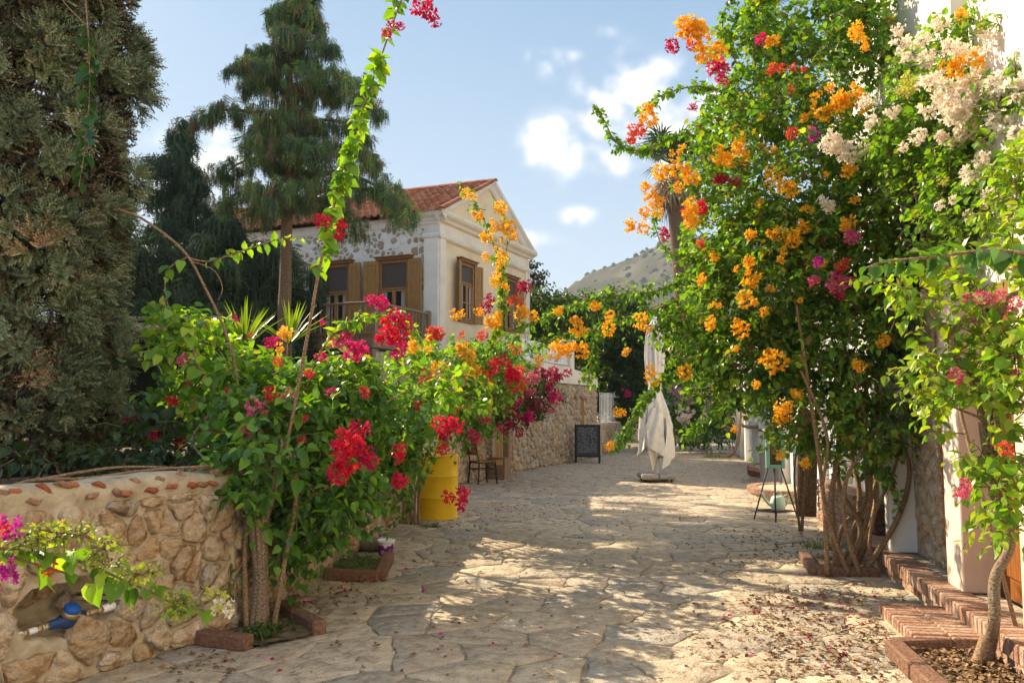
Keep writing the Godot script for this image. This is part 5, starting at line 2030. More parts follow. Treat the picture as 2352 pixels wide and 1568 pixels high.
func make_far() -> void:
	# white railing and what lies behind it
	var a := Vector3(3.2, 1.0, -31.0)
	var b := Vector3(4.35, 1.0, -34.0)
	var d = thing("white_railing", "white metal railing on the low wall before the dark trees", "fence", a.lerp(b, 0.5))
	var st := mb()
	for h in [0.15, 0.95]:
		bar(st, a + UP * h, b + UP * h, 0.04, 0.04)
	obj("rail", st, M["paintwhite"], d)
	for k in 16:
		st = mb()
		var q = a.lerp(b, k / 15.0)
		bar(st, q, q + UP * 1.12, 0.03, 0.03)
		obj("picket", st, M["paintwhite"], d)
	# cafe tables and chairs under the lilac shrub
	var spots = [[1568, 1036, 0.3, "dark cafe chair left of the small far table"], [1668, 1034, 2.6, "dark cafe chair right of the small far table, under the lilac shrub"]]
	for s in spots:
		make_chair(gnd(s[0], s[1]), s[2], s[3], "chair", "chairs at the far end of the lane")
	var p = gnd(1618, 1034)
	d = thing("cafe_table", "small round dark table at the far end of the lane", "table", p)
	st = mb(true)
	lathe(st, [Vector2(0, 0.72), Vector2(0.34, 0.72), Vector2(0.35, 0.735), Vector2(0.34, 0.75), Vector2(0, 0.75)], 22, Transform3D(Basis(), p))
	obj("table_top", st, M["black"], d)
	st = mb(true)
	tube(st, [p, p + UP * 0.72], [0.03, 0.03], 8)
	for k in 3:
		var q = Vector3(cos(k * 2.1), 0, sin(k * 2.1)) * 0.28
		tube(st, [p + q + UP * 0.015, p + UP * 0.1], [0.015, 0.015], 6)
	obj("pedestal", st, M["black"], d)
	# low wall and kerbed road crossing beyond
	d = thing("far_wall", "low pinkish wall closing the far end of the lane", "wall", Vector3(7.5, 0, -39))
	st = mb()
	bx(st, Vector3(8.0, 0.35, -39.0), Vector3(9.0, 0.86, 0.4), 0.03)
	obj("masonry", st, M["pinkish"], d)
	st = mb()
	bx(st, Vector3(8.0, 0.8, -39.0), Vector3(9.1, 0.08, 0.5), 0.02)
	obj("coping", st, M["lime"], d)
	for e in [[5.6, "terracotta pot, left one on the far low wall"], [7.3, "terracotta pot, right one on the far low wall"]]:
		var q = Vector3(e[0], 0.84, -39.0)
		d = thing("terracotta_pot", e[1], "pot", q)
		st = mb(true)
		lathe(st, [Vector2(0, 0), Vector2(0.15, 0), Vector2(0.22, 0.34), Vector2(0.25, 0.34), Vector2(0.25, 0.4), Vector2(0.2, 0.4), Vector2(0.19, 0.33), Vector2(0, 0.33)], 18, Transform3D(Basis(), q))
		obj("pot", st, M["terra"], d)
	# green kiosk half hidden on the left
	p = at(372, 950, 9.3)
	p.y = 0.95
	d = thing("green_kiosk", "dark green timber and glass kiosk half hidden behind the left shrubs", "kiosk", p)
	for q in [Vector3(0, 0, 0), Vector3(-1.5, 0, -0.6), Vector3(0.9, 0, -1.2)]:
		st = mb()
		bx(st, p + q + UP * 0.72, Vector3(0.1, 1.45, 0.1), 0.01)
		obj("post", st, M["greenpaint"], d)
	st = mb()
	box(st, Transform3D(Basis(Vector3(0, 0, 1), 0.05), p + Vector3(-0.4, 1.48, -0.6)), Vector3(2.1, 0.05, 1.6), 0.01)
	obj("roof", st, M["greenpaint"], d)
	st = mb()
	bx(st, p + Vector3(-0.4, 1.43, 0.21), Vector3(2.1, 0.09, 0.02), 0.005)
	bx(st, p + Vector3(-0.4, 1.53, 0.21), Vector3(2.12, 0.025, 0.05), 0.005)
	obj("fascia", st, M["concrete"], d)
	st = mb()
	bx(st, p + Vector3(-0.75, 0.72, -0.3), Vector3(1.3, 1.2, 0.02), 0.0, Basis(UP, 0.38))
	obj("pane", st, M["glass_dark"], d)

# fallen leaves and bracts
func make_litter() -> void:
	var xf := []
	var co := []
	var pal = [Color(0.21, 0.12, 0.055), Color(0.15, 0.085, 0.04), Color(0.28, 0.18, 0.085), Color(0.12, 0.07, 0.035), Color(0.26, 0.11, 0.06)]
	var drop = func(x, z, s, c):
		if x < left_side(z) or x > right_side(z) - 0.02:
			return
		var b = Basis(UP, rf(0, TAU)) * Basis(Vector3.RIGHT, -PI / 2 + rf(-0.35, 0.35)) * Basis(Vector3(0, 1, 0), rf(-0.5, 0.5)) * Basis.from_scale(Vector3.ONE * s)
		xf.append(Transform3D(b, Vector3(x, 0.016 + s * 0.12, -z)))
		co.append(c)
	for i in 1000:
		var z = 3.6 + 20.0 * pow(rng.randf(), 1.4)
		drop.call(lerpf(left_side(z), right_side(z), rng.randf()), z, rf(0.016, 0.042), pal[rng.randi() % 5])
	for q in [[1830, 1440, 210, 60, 520], [1900, 1520, 170, 60, 420], [1760, 1400, 120, 40, 160], [1900, 1370, 90, 20, 160], [1760, 1240, 160, 22, 240], [1800, 1290, 120, 20, 160], [2010, 1440, 60, 40, 70], [1030, 1210, 100, 20, 130], [660, 1400, 60, 40, 110], [760, 1370, 90, 30, 110], [480, 1530, 90, 20, 60], [1280, 1170, 200, 40, 160]]:
		for i in int(q[4] * 0.65):
			var g = gnd(q[0] + rng.randfn() * q[2] * 0.6, q[1] + rng.randfn() * q[3] * 0.6)
			drop.call(g.x, -g.z, rf(0.018, 0.05), pal[rng.randi() % 5])
	var o = many("fallen_leaves", leaf_mesh(Color.WHITE, 0.36, 1), M["dryleaf"], xf, co)
	tag(o, "dry brown leaves scattered and drifted over the flagstones", "fallen leaves", "", "stuff")
	# single bracts one can count
	var pet = {}
	for nm in ["magenta", "purple", "crimson"]:
		pet[nm] = bloom_mesh(BLOOM[nm], 1, 1, 1.0)
	var lst = []
	for q in [[930, 1310, 70, 60, 26], [1000, 1270, 50, 30, 12], [960, 1330, 60, 40, 10], [1130, 1170, 90, 14, 34], [1230, 1190, 150, 18, 24], [1020, 1430, 90, 60, 12], [1250, 1460, 160, 60, 8], [1850, 1400, 120, 40, 34], [1900, 1480, 130, 50, 30], [1800, 1190, 60, 12, 14], [1900, 1330, 90, 16, 14], [660, 1390, 60, 30, 22], [800, 1350, 50, 24, 12], [1600, 1390, 90, 40, 7], [600, 1530, 60, 20, 3], [1400, 1240, 260, 50, 16], [1020, 1120, 40, 30, 8], [2020, 1440, 20, 20, 2]]:
		for i in q[4]:
			lst.append(gnd(q[0] + rng.randfn() * q[2] * 0.6, q[1] + rng.randfn() * q[3] * 0.6))
	for i in mini(lst.size(), 290):
		var g: Vector3 = lst[i]
		if g.x < left_side(-g.z) + 0.05 or g.x > right_side(-g.z) - 0.05:
			continue
		var nm = ["magenta", "magenta", "crimson", "purple"][rng.randi() % 4]
		var s = rf(0.032, 0.05)
		var fl = obj("fallen_bract", pet[nm], M["bract"], null, Transform3D(Basis(UP, rf(0, TAU)) * Basis(rv(), rf(0.0, 0.6)) * Basis.from_scale(Vector3.ONE * s), Vector3(g.x, 0.02, g.z)))
		tag(fl, "dark pink bougainvillea bract fallen on the flagstones", "petal", "fallen bougainvillea bracts on the lane")

# ---------------------------------------------------------------- planting
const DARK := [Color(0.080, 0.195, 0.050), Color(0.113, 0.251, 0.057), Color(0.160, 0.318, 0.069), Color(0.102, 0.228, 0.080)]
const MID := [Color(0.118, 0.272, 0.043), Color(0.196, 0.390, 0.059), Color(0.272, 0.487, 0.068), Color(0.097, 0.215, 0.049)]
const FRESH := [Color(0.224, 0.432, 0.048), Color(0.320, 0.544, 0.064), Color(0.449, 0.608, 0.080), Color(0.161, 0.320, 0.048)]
const YOUNG := [Color(0.36, 0.42, 0.06), Color(0.3, 0.4, 0.05), Color(0.2, 0.32, 0.04), Color(0.42, 0.42, 0.1)]

# a clump given by where it stands: bearing, distance, half sizes in survey units, half depth
func cl(c: Crown, x: float, y: float, d: float, rx: float, ry: float, rz: float, n: int, size: float, pal: Array, gap := -0.15, len_ := 0.26, leaves := 8, core := 0.35) -> void:
	clump(c, at(x, y, d), Vector3(rx * d / F, ry * d / F, rz), n, size, pal, gap, len_, 0.35, leaves, core)

func pts(list: Array) -> Array:
	var o := []
	for e in list:
		o.append(at(e[0], e[1], e[2]))
	return o

func make_conifers() -> void:
	# the big clipped-looking cypress
	var foot := Vector3(-4.34, 0.95, -7.3)
	var t = thing("cypress", "massive grey green columnar cypress filling the left edge", "tree", foot)
	stem(t, [foot, foot + UP * 3.0, foot + Vector3(0.1, 8.5, 0)], 0.16, 0.03, "deepbark", "trunk", 9)
	var st := mb(true)
	lathe(st, [Vector2(0.55, 0.1), Vector2(0.7, 1.2), Vector2(0.72, 4.0), Vector2(0.56, 7.0), Vector2(0.1, 9.0), Vector2(0, 9.1)], 26, Transform3D(Basis(), foot))
	var xf := []
	var co := []
	var pal = [Color(0.18, 0.23, 0.115), Color(0.25, 0.285, 0.15), Color(0.135, 0.185, 0.1), Color(0.3, 0.31, 0.175), Color(0.2, 0.26, 0.155)]
	var brown = [Color(0.592, 0.364, 0.205), Color(0.455, 0.296, 0.182), Color(0.600, 0.433, 0.251)]
	for i in 900:
		var h = pow(rng.randf(), 0.9) * 8.8
		var a = rf(0, TAU)
		var rr = 0.9 if h < 5.5 else lerpf(0.9, 0.2, (h - 5.5) / 3.3)
		rr *= 0.9 + 0.24 * noi.get_noise_2d(a * 40.0, h * 45.0)
		if h < 0.6:
			rr *= 0.75 + 0.4 * h
		var d = Vector3(cos(a), 0, sin(a))
		var c = foot + d * rr * rf(0.86, 1.04) + UP * h
		var dead = rng.randf() < (0.16 if h < 1.1 else 0.05)
		var big = rf(0.7, 1.25)
		var tint = rf(0.75, 1.25)
		for k in 23:
			var q = (rv() + d * 0.55 + UP * 0.35).normalized()
			var l = rf(0.1, 0.17) * big
			var y = (q + rv() * 0.25 + UP * 0.15).normalized()
			var x = y.cross(Vector3(0.3, 0.2, 0.9)).normalized()
			xf.append(Transform3D(Basis(x * l, y * l, x.cross(y) * l), c + q * Vector3(0.1, 0.13, 0.1) * big * rf(0.3, 1.0)))
			var k0: Color = brown[rng.randi() % 3] if dead and rng.randf() < 0.6 else pal[rng.randi() % 5]
			co.append(Color(k0.r * tint, k0.g * tint, k0.b * tint))
	# inner tufts coloured dark and brown, for the dark gaps between clumps
	for i in 1500:
		var h = rng.randf() * 8.4
		var a = rf(0, TAU)
		var rr = 0.64 if h < 5.5 else lerpf(0.64, 0.1, (h - 5.5) / 3.3)
		var d = Vector3(cos(a), 0, sin(a))
		var y = (d + UP * 0.4 + rv() * 0.6).normalized()
		var x = y.cross(Vector3(0.3, 0.2, 0.9)).normalized()
		xf.append(Transform3D(Basis(x * 0.3, y * 0.3, x.cross(y) * 0.3), foot + d * rr + UP * h))
		co.append([Color(0.09, 0.065, 0.04), Color(0.05, 0.045, 0.03), Color(0.13, 0.09, 0.055)][rng.randi() % 3])
	many("foliage", tuft_mesh(1, false), M["needle"], xf, co, t)
	# the tall weeping conifer before the house
	foot = at(650, 720, 17.0)
	foot.y = 0.9
	var s = 17.0 / F
	var base = foot.y
	var hy = func(y): return at(650, y, 17.0).y - base
	t = thing("weeping_conifer", "tall conifer with drooping dark green curtains before the house", "tree", foot)
	var prof = [[hy.call(-330), 0.05, 0.05], [hy.call(-150), 45 * s, 45 * s], [hy.call(20), 80 * s, 75 * s], [hy.call(70), 55 * s, 60 * s], [hy.call(125), 145 * s, 130 * s], [hy.call(215), 170 * s, 215 * s], [hy.call(290), 200 * s, 245 * s], [hy.call(390), 180 * s, 320 * s], [hy.call(460), 165 * s, 285 * s], [hy.call(500), 150 * s, 120 * s]]
	weeping_conifer(t, foot, hy.call(-340), prof, 56, [Color(0.077, 0.147, 0.063), Color(0.105, 0.182, 0.063), Color(0.063, 0.119, 0.063), Color(0.154, 0.210, 0.063), Color(0.168, 0.140, 0.077)], 0.33, 0.155, "bark", 100, 0.0, 10)
	# darker ones behind, left
	for e in [[405, 285, 22.0, 120, 470, 40, "slim dark conifer with a crooked top behind the big cypress"], [520, 500, 20.0, 200, 640, 46, "low dark conifer with foliage to the ground behind the spiky yuccas"], [330, 540, 18.0, 170, 650, 30, "dark conifer directly behind the big cypress"], [640, 560, 22.5, 150, 660, 30, "dark low conifer behind the trunk of the tall weeping conifer"]]:
		foot = at(e[0], 700, e[2])
		foot.y = 0.9
		s = e[2] / F
		var top = at(e[0], e[1], e[2]).y - 0.9
		var low = at(e[0], e[4], e[2]).y - 0.9
		t = thing("dark_conifer", e[6], "tree", foot)
		weeping_conifer(t, foot, top, [[top, 8 * s, 8 * s], [lerpf(top, low, 0.25), e[3] * 0.35 * s, e[3] * 0.3 * s], [lerpf(top, low, 0.6), e[3] * 0.8 * s, e[3] * 0.7 * s], [0.5, e[3] * s, e[3] * s]], e[5], [Color(0.03, 0.055, 0.035), Color(0.04, 0.07, 0.04), Color(0.05, 0.085, 0.035)], 0.62, 0.1, "deepbark", 40)

func make_background_trees() -> void:
	var green = [Color(0.05, 0.1, 0.025), Color(0.075, 0.13, 0.03), Color(0.1, 0.16, 0.035), Color(0.035, 0.075, 0.02)]
	var olive = [Color(0.12, 0.15, 0.04), Color(0.17, 0.18, 0.05), Color(0.09, 0.12, 0.03)]
	for e in [
		[1300, 700, 32.0, [[1275, 765, 90, 80], [1250, 720, 50, 50], [1340, 740, 60, 60]], green, "rounded green tree right of the gabled house"],
		[1430, 780, 36.0, [[1420, 780, 90, 110], [1390, 860, 70, 80], [1470, 830, 80, 90], [1440, 750, 60, 50]], green, "dark broad tree behind the white railing"],
		[1560, 760, 44.0, [[1560, 760, 90, 60], [1510, 800, 60, 60], [1640, 790, 80, 60]], olive, "olive toned tree behind the closed parasol"],
		[1700, 850, 42.0, [[1690, 850, 90, 70], [1620, 900, 70, 50]], green, "tree at the far right end of the lane"],
		[1225, 640, 40.0, [[1222, 640, 22, 40]], [Color(0.05, 0.06, 0.035)], "small dark tree top peeping past the gable"],
		[1400, 960, 34.0, [[1395, 900, 50, 45], [1440, 930, 50, 40]], [Color(0.035, 0.07, 0.02), Color(0.05, 0.09, 0.025)], "dark shrub behind the white railing"]]:
		var d: float = e[2]
		var f = at(e[0], 950, d)
		f.y = -0.05
		var t = thing("broadleaf_tree", e[5], "tree", f)
		var bl := []
		for q in e[3]:
			bl.append([at(q[0], q[1], d + rf(-0.8, 0.8)), Vector3(q[2] * d / F, q[3] * d / F, q[2] * d / F * 0.8)])
		leafy_tree(t, f, maxf(bl[0][0].y - 0.6, 0.8), bl, 0.2, e[4], 420, 0.14)
	# fan palm
	var f2 = at(1580, 940, 35.0)
	f2.y = -0.05
	var top = at(1545, 385, 35.0)
	var p = thing("fan_palm", "tall fan palm with a skirt of dead fronds behind the orange flowers", "palm tree", f2)
	stem(p, [f2, f2.lerp(top, 0.5) + Vector3(0.12, 0, 0), top], 0.4, 0.34, "bark", "trunk", 10)
	for i in 64:
		var dead = i >= 40
		var a = i * 2.399
		var el = rf(-0.15, 1.3) if not dead else rf(-1.45, -0.95)
		var dir = Vector3(cos(a) * cos(el), sin(el), sin(a) * cos(el))
		var l = rf(0.55, 1.1) * (1.0 if not dead else 0.8)
		var o = top + (UP * 0.2 if not dead else UP * rf(-0.7, 0.35)) + Vector3(dir.x, 0, dir.z) * (0.12 if not dead else 0.3)
		var c = o + dir * l
		var st := mb(true)
		st.set_color(Color(0.075, 0.1, 0.035) if not dead else Color(0.25, 0.17, 0.09))
		tube(st, [o, c], [0.025, 0.015], 4)
		var sd = dir.cross(UP).normalized()
		var nn = sd.cross(dir).normalized()
		var k0 := Color(0.075, 0.13, 0.035) if not dead else Color(0.3, 0.2, 0.11)
		for k in 17:
			var b = lerpf(-1.9, 1.9, k / 16.0)
			var bd = (dir * cos(b) + sd * sin(b)).normalized()
			var ln = rf(0.85, 1.2) * (1.0 - 0.2 * absf(b) / 1.9)
			var wv = bd.cross(nn).normalized() * 0.035
			var v = rf(0.7, 1.3)
			st.set_color(Color(k0.r * v, k0.g * v, k0.b * v))
			var mid = c + bd * ln * 0.55 + nn * 0.05
			var end = c + bd * ln + Vector3(0, -0.18 if not dead else -0.25, 0)
			tri(st, c, mid - wv, mid + wv, nn)
			tri(st, mid - wv, mid + wv, end, nn)
		obj("frond" if not dead else "dead_frond", st, M["needle"], p)

func make_left_shrubs() -> void:
	# yuccas / sword leaved plants
	for e in [[560, 800, 9.6, 34, 130, "spiky yellow green sword leaved plant left of the tall conifer's trunk"], [665, 790, 10.0, 26, 115, "spiky sword leaved plant right of the tall conifer's trunk"], [410, 950, 8.2, 13, 150, "tall sword leaved plant at the green kiosk"], [470, 960, 8.0, 10, 120, "small sword leaved plant right of the green kiosk"]]:
		var o = at(e[0], e[1], e[2])
		var f = Vector3(o.x, 0.95, o.z)
		var y = thing("sword_plant", e[5], "plant", f)
		stem(y, [f, o], 0.04, 0.03, "bark", "stem", 6)
		for k in e[3]:
			var a = k * 2.4
			var el = rf(0.5, 1.45)
			var dir = Vector3(cos(a) * cos(el), sin(el), sin(a) * cos(el))
			var l = e[4] * e[2] / F * rf(0.75, 1.1)
			var sd = dir.cross(UP).normalized() * l * 0.03
			var st := mb(true)
			st.set_color([Color(0.2, 0.3, 0.05), Color(0.3, 0.4, 0.07), Color(0.14, 0.22, 0.04)][k % 3])
			var m = o + dir * l * 0.5
			var tip = o + dir * l + Vector3(dir.x, -0.4, dir.z) * l * 0.12
			var nn = sd.cross(dir).normalized() * l * 0.012
			for s in [-1.0, 1.0]:
				tri(st, o, m + sd * s, m - nn, nn)
				tri(st, m + sd * s, m - nn, tip, nn)
				tri(st, o, o + sd * s * 0.6, m + sd * s, nn)
			obj("blade", st, M["leaf"], y)
	# ---- the red one at the wall corner
	var foot = gnd(592, 1450)
	var t = thing("red_bougainvillea", "big bougainvillea with crimson flowers and backlit green leaves, left of the lane", "shrub", foot)
	for k in 9:   # the bundle of old stems
		var a = k * 0.7
		var o = Vector3(cos(a), 0, sin(a)) * 0.055
		stem(t, [foot + o, foot + o * 0.6 + Vector3(0.01, 0.35, 0), foot + o * 0.9 + Vector3(-0.01, 0.75, 0.02), foot + o * 1.3 + Vector3(rf(-0.05, 0.06), 1.3, rf(-0.06, 0.05))], 0.026, 0.014, "vinebark_pale", "stem", 7)
	stem(t, [foot + Vector3(0.1, 0, 0), foot + Vector3(0.16, 0.4, 0), foot + Vector3(0.22, 1.0, -0.1), at(640, 1000, 6.2)], 0.022, 0.012)
	stem(t, [foot + Vector3(-0.06, 0, 0.05), foot + Vector3(-0.1, 0.6, 0), foot + Vector3(-0.02, 1.2, -0.1), at(575, 930, 6.4)], 0.02, 0.012)
	var c := crown()
	for e in [[690, 930, 6.9, 220, 90, 0.7, 200], [610, 1010, 6.3, 120, 110, 0.5, 150], [860, 970, 7.3, 130, 80, 0.6, 150], [480, 810, 7.2, 90, 75, 0.5, 100], [720, 1110, 6.3, 120, 100, 0.35, 130], [870, 1050, 7.4, 95, 60, 0.4, 84], [410, 960, 7.2, 110, 70, 0.5, 90], [1000, 900, 8.3, 110, 65, 0.6, 110], [570, 890, 7.0, 150, 65, 0.6, 110], [560, 1190, 5.85, 40, 140, 0.12, 60], [600, 1080, 5.8, 80, 90, 0.15, 56], [660, 1230, 6.2, 70, 60, 0.2, 40], [770, 1140, 6.4, 70, 60, 0.25, 40], [920, 985, 8.0, 80, 55, 0.5, 84], [430, 755, 7.4, 60, 40, 0.35, 50], [800, 870, 7.0, 110, 40, 0.4, 60], [740, 1220, 6.3, 60, 50, 0.15, 24]]:
		var up = e[1] < 930  # upper clumps get lighter, yellower leaf colours, standing in for sunlit tops
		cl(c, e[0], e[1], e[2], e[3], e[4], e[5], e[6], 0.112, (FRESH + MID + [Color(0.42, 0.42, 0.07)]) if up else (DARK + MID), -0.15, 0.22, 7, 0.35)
	# canes
	var k1 = stem(t, pts([[598, 1250, 5.9], [660, 1010, 6.1], [708, 760, 6.0], [735, 610, 5.9], [775, 440, 5.8], [830, 260, 5.7], [882, 110, 5.6], [925, -10, 5.5], [955, -90, 5.4]]), 0.015, 0.004, "vinebark", "cane", 6)
	dress(c, k1, 0.42, 0.034, 0.1, FRESH + MID, 0.05)
	dress(c, k1.slice(0, 36), 0.48, 0.032, 0.13, FRESH + MID.slice(1, 3), 0.06)
	stem(t, pts([[560, 1060, 6.6], [545, 880, 6.6], [520, 770, 6.6], [470, 660, 6.6], [420, 575, 6.6], [330, 505, 6.7], [270, 480, 6.8]]), 0.011, 0.011, "vinebark", "cane", 7)
	var k3 = stem(t, pts([[425, 590, 6.6], [480, 600, 6.6], [560, 575, 6.5], [640, 550, 6.5], [705, 548, 6.4]]), 0.008, 0.003, "vinebark", "cane", 5)
	dress(c, k3, 0.2, 0.03, 0.08, FRESH)
	var k4 = stem(t, pts([[430, 590, 6.6], [385, 620, 6.6], [380, 680, 6.6], [400, 740, 6.6]]), 0.007, 0.004, "vinebark", "cane", 5)
	dress(c, k4, 0.0, 0.06, 0.1, MID)
	var k6 = stem(t, pts([[440, 600, 6.6], [490, 620, 6.6], [510, 660, 6.6], [500, 690, 6.6]]), 0.006, 0.003, "vinebark", "cane", 5)
	stem(t, pts([[560, 1060, 6.5], [520, 950, 6.6], [460, 850, 6.7], [440, 790, 6.8]]), 0.016, 0.008, "vinebark", "cane", 6)
	var k5 = stem(t, pts([[700, 900, 6.6], [740, 800, 6.4], [800, 745, 6.3], [870, 720, 6.2], [930, 740, 6.2], [960, 790, 6.2]]), 0.008, 0.003, "vinebark", "cane", 5)
	dress(c, k5, 0.2, 0.02, 0.085, FRESH, 0.1)
	stem(t, pts([[760, 1000, 6.6], [860, 940, 6.9], [960, 880, 7.2], [1060, 810, 7.4]]), 0.009, 0.004, "vinebark", "cane", 5)
	var k7 = stem(t, pts([[680, 1150, 6.1], [760, 1190, 6.2], [840, 1215, 6.3], [900, 1225, 6.4]]), 0.007, 0.003, "vinebark", "cane", 5)
	dress(c, k7, 0.1, 0.025, 0.1, DARK)
	grow(t, c, 0.4, 300)
	blooms(t, [[735, 505, 5.8, 28, 20, "red"], [775, 540, 5.8, 22, 16, "red"], [968, 25, 5.4, 26, 22, "crimson"], [998, 48, 5.4, 8, 8, "crimson"], [915, 62, 5.5, 26, 15, "crimson"], [890, 75, 5.5, 12, 10, "crimson"],
		[880, 700, 6.1, 26, 22, "magenta"], [905, 720, 6.1, 26, 18, "magenta"], [935, 745, 6.1, 22, 30, "crimson"], [890, 775, 6.1, 36, 38, "red"], [850, 690, 6.1, 14, 10, "magenta"], [920, 800, 6.2, 24, 22, "magenta"],
		[808, 1010, 6.0, 36, 38, "red"], [800, 1050, 6.0, 46, 34, "red"], [790, 1085, 6.0, 30, 26, "red"], [840, 1050, 6.0, 18, 34, "crimson"], [825, 985, 6.1, 22, 18, "crimson"], [918, 1045, 6.4, 28, 22, "red"], [915, 1100, 6.4, 18, 20, "red"], [1022, 970, 7.0, 30, 34, "red"], [1015, 1000, 7.0, 36, 32, "crimson"], [1008, 1035, 7.0, 14, 14, "red"], [1025, 1148, 7.2, 26, 22, "red"],
		[615, 785, 6.6, 14, 14, "magenta"], [765, 785, 6.6, 30, 14, "pink"], [810, 805, 6.7, 26, 22, "magenta"], [420, 825, 6.8, 12, 14, "pink"], [395, 920, 6.8, 9, 20, "red"], [300, 965, 6.8, 26, 28, "crimson"], [290, 1005, 6.8, 12, 14, "red"], [405, 1025, 6.8, 20, 16, "crimson"], [590, 935, 6.3, 20, 20, "pink"], [620, 890, 6.4, 14, 18, "red"], [540, 728, 6.8, 8, 8, "magenta"], [575, 770, 6.8, 12, 8, "coral"], [655, 765, 6.7, 24, 14, "yellow"], [640, 800, 6.7, 14, 10, "yellow"], [730, 820, 6.7, 16, 8, "magenta"], [710, 860, 6.6, 8, 10, "red"], [690, 1010, 6.2, 10, 8, "red"], [350, 1000, 6.7, 12, 10, "crimson"], [470, 870, 6.8, 10, 8, "magenta"], [520, 905, 6.7, 8, 8, "red"], [660, 905, 6.4, 10, 8, "pink"], [560, 990, 6.0, 8, 6, "magenta"], [700, 960, 6.2, 10, 8, "red"], [640, 830, 6.6, 10, 8, "coral"], [760, 900, 6.6, 12, 8, "magenta"], [480, 1000, 6.3, 8, 8, "red"], [840, 900, 6.7, 12, 10, "red"], [430, 880, 6.8, 8, 8, "coral"], [740, 740, 6.5, 10, 8, "magenta"], [790, 770, 6.5, 16, 10, "magenta"], [960, 930, 7.3, 12, 10, "crimson"]], 0.25)
	# ---- the mixed one farther along
	foot = gnd(945, 1205)
	t = thing("mixed_bougainvillea", "bougainvillea with yellow, coral and red flowers behind the yellow drum", "shrub", foot)
	for k in 5:
		stem(t, [foot + Vector3(0.05 * k - 0.1, 0, 0.03 * (k % 2)), foot + Vector3(0.06 * k - 0.12, 0.5, 0), at(920 + 30 * k, 960, 10.0)], 0.02, 0.01, "vinebark", "stem", 6)
	c = crown()
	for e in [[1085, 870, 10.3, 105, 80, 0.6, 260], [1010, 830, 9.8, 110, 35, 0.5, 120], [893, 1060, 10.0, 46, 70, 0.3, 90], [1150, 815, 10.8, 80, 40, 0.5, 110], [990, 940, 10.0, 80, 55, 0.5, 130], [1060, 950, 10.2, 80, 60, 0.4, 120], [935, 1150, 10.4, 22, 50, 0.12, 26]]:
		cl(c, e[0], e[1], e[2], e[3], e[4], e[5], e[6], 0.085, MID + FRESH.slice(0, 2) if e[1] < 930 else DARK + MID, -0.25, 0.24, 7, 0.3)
	var q = stem(t, pts([[1130, 800, 9.6], [1150, 720, 9.3], [1150, 620, 9.2], [1125, 540, 9.1], [1100, 480, 9.1], [1075, 440, 9.1], [1055, 415, 9.1]]), 0.01, 0.003, "vinebark", "cane", 5)
	dress(c, q, 0.0, 0.03, 0.07, MID, 0.12)
	dress(c, q.slice(0, 16), 0.0, 0.012, 0.085, FRESH, 0.12)
	var q2 = stem(t, pts([[1150, 620, 9.2], [1165, 560, 9.2], [1155, 490, 9.2], [1130, 450, 9.2]]), 0.006, 0.003, "vinebark", "cane", 5)
	dress(c, q2, 0.0, 0.03, 0.06, MID)
	var q3 = stem(t, pts([[1140, 790, 9.6], [1180, 740, 9.6], [1212, 670, 9.6], [1225, 640, 9.6]]), 0.006, 0.003, "vinebark", "cane", 5)
	grow(t, c, 0.4, 300)
	blooms(t, [[1085, 450, 9.1, 15, 14, "yellow"], [1100, 490, 9.1, 15, 12, "orange"], [1150, 480, 9.1, 16, 16, "yellow"], [1135, 515, 9.1, 18, 16, "yellow"], [1160, 520, 9.1, 18, 14, "orange"], [1120, 550, 9.1, 18, 14, "yellow"], [1150, 560, 9.1, 23, 16, "yellow"], [1180, 545, 9.2, 11, 8, "orange"], [1115, 585, 9.1, 18, 12, "orange"], [1150, 600, 9.1, 18, 14, "yellow"], [1140, 640, 9.2, 14, 14, "orange"], [1165, 655, 9.2, 14, 10, "orange"],
		[1125, 735, 9.3, 24, 24, "orange"], [1100, 715, 9.4, 10, 10, "orange"], [1205, 715, 9.4, 26, 20, "orange"], [1190, 690, 9.4, 14, 12, "coral"], [1215, 650, 9.5, 16, 20, "maroon"], [1130, 700, 9.5, 22, 14, "maroon"], [1050, 725, 9.5, 16, 12, "orange"],
		[1000, 770, 9.5, 40, 14, "coral"], [960, 800, 9.4, 30, 20, "yellow"], [1060, 800, 9.8, 40, 24, "yellow"], [1100, 775, 9.8, 30, 14, "coral"], [1010, 850, 9.5, 36, 22, "yellow"], [980, 870, 9.5, 26, 18, "coral"], [1090, 850, 9.8, 36, 20, "yellow"], [1150, 830, 9.8, 30, 24, "red"], [1170, 860, 9.8, 34, 20, "red"], [1120, 880, 9.8, 20, 20, "coral"], [1060, 880, 9.8, 16, 16, "pink"], [1190, 800, 10.0, 16, 10, "coral"], [1040, 930, 9.8, 16, 16, "coral"], [1110, 950, 9.8, 20, 14, "magenta"], [1090, 1000, 9.9, 14, 12, "magenta"], [1180, 880, 10.2, 20, 24, "coral"]], 0.35)
	# ---- maroon over the stone wall
	foot = Vector3(-1.05, 0, -16.4)
	foot = Vector3(-1.2, 0.98, -17.6)
	t = thing("maroon_bougainvillea", "dusky maroon and magenta bougainvillea hanging over the stone wall above the plank door", "shrub", foot)
	stem(t, [foot, foot + Vector3(0.3, 1.2, 0.3), at(1160, 900, 17.6)], 0.05, 0.02)
	c = crown()
	for e in [[1160, 910, 17.8, 95, 70, 0.9, 300], [1230, 890, 18.4, 60, 55, 0.6, 150], [1105, 930, 17.2, 55, 40, 0.6, 110], [1190, 945, 18.2, 50, 26, 0.4, 70]]:
		cl(c, e[0], e[1], e[2], e[3], e[4], e[5], e[6], 0.09, [Color(0.04, 0.07, 0.025), Color(0.055, 0.09, 0.03), Color(0.07, 0.06, 0.03)], -0.3, 0.26, 7, 0.3)
	grow(t, c, 0.4, 120)
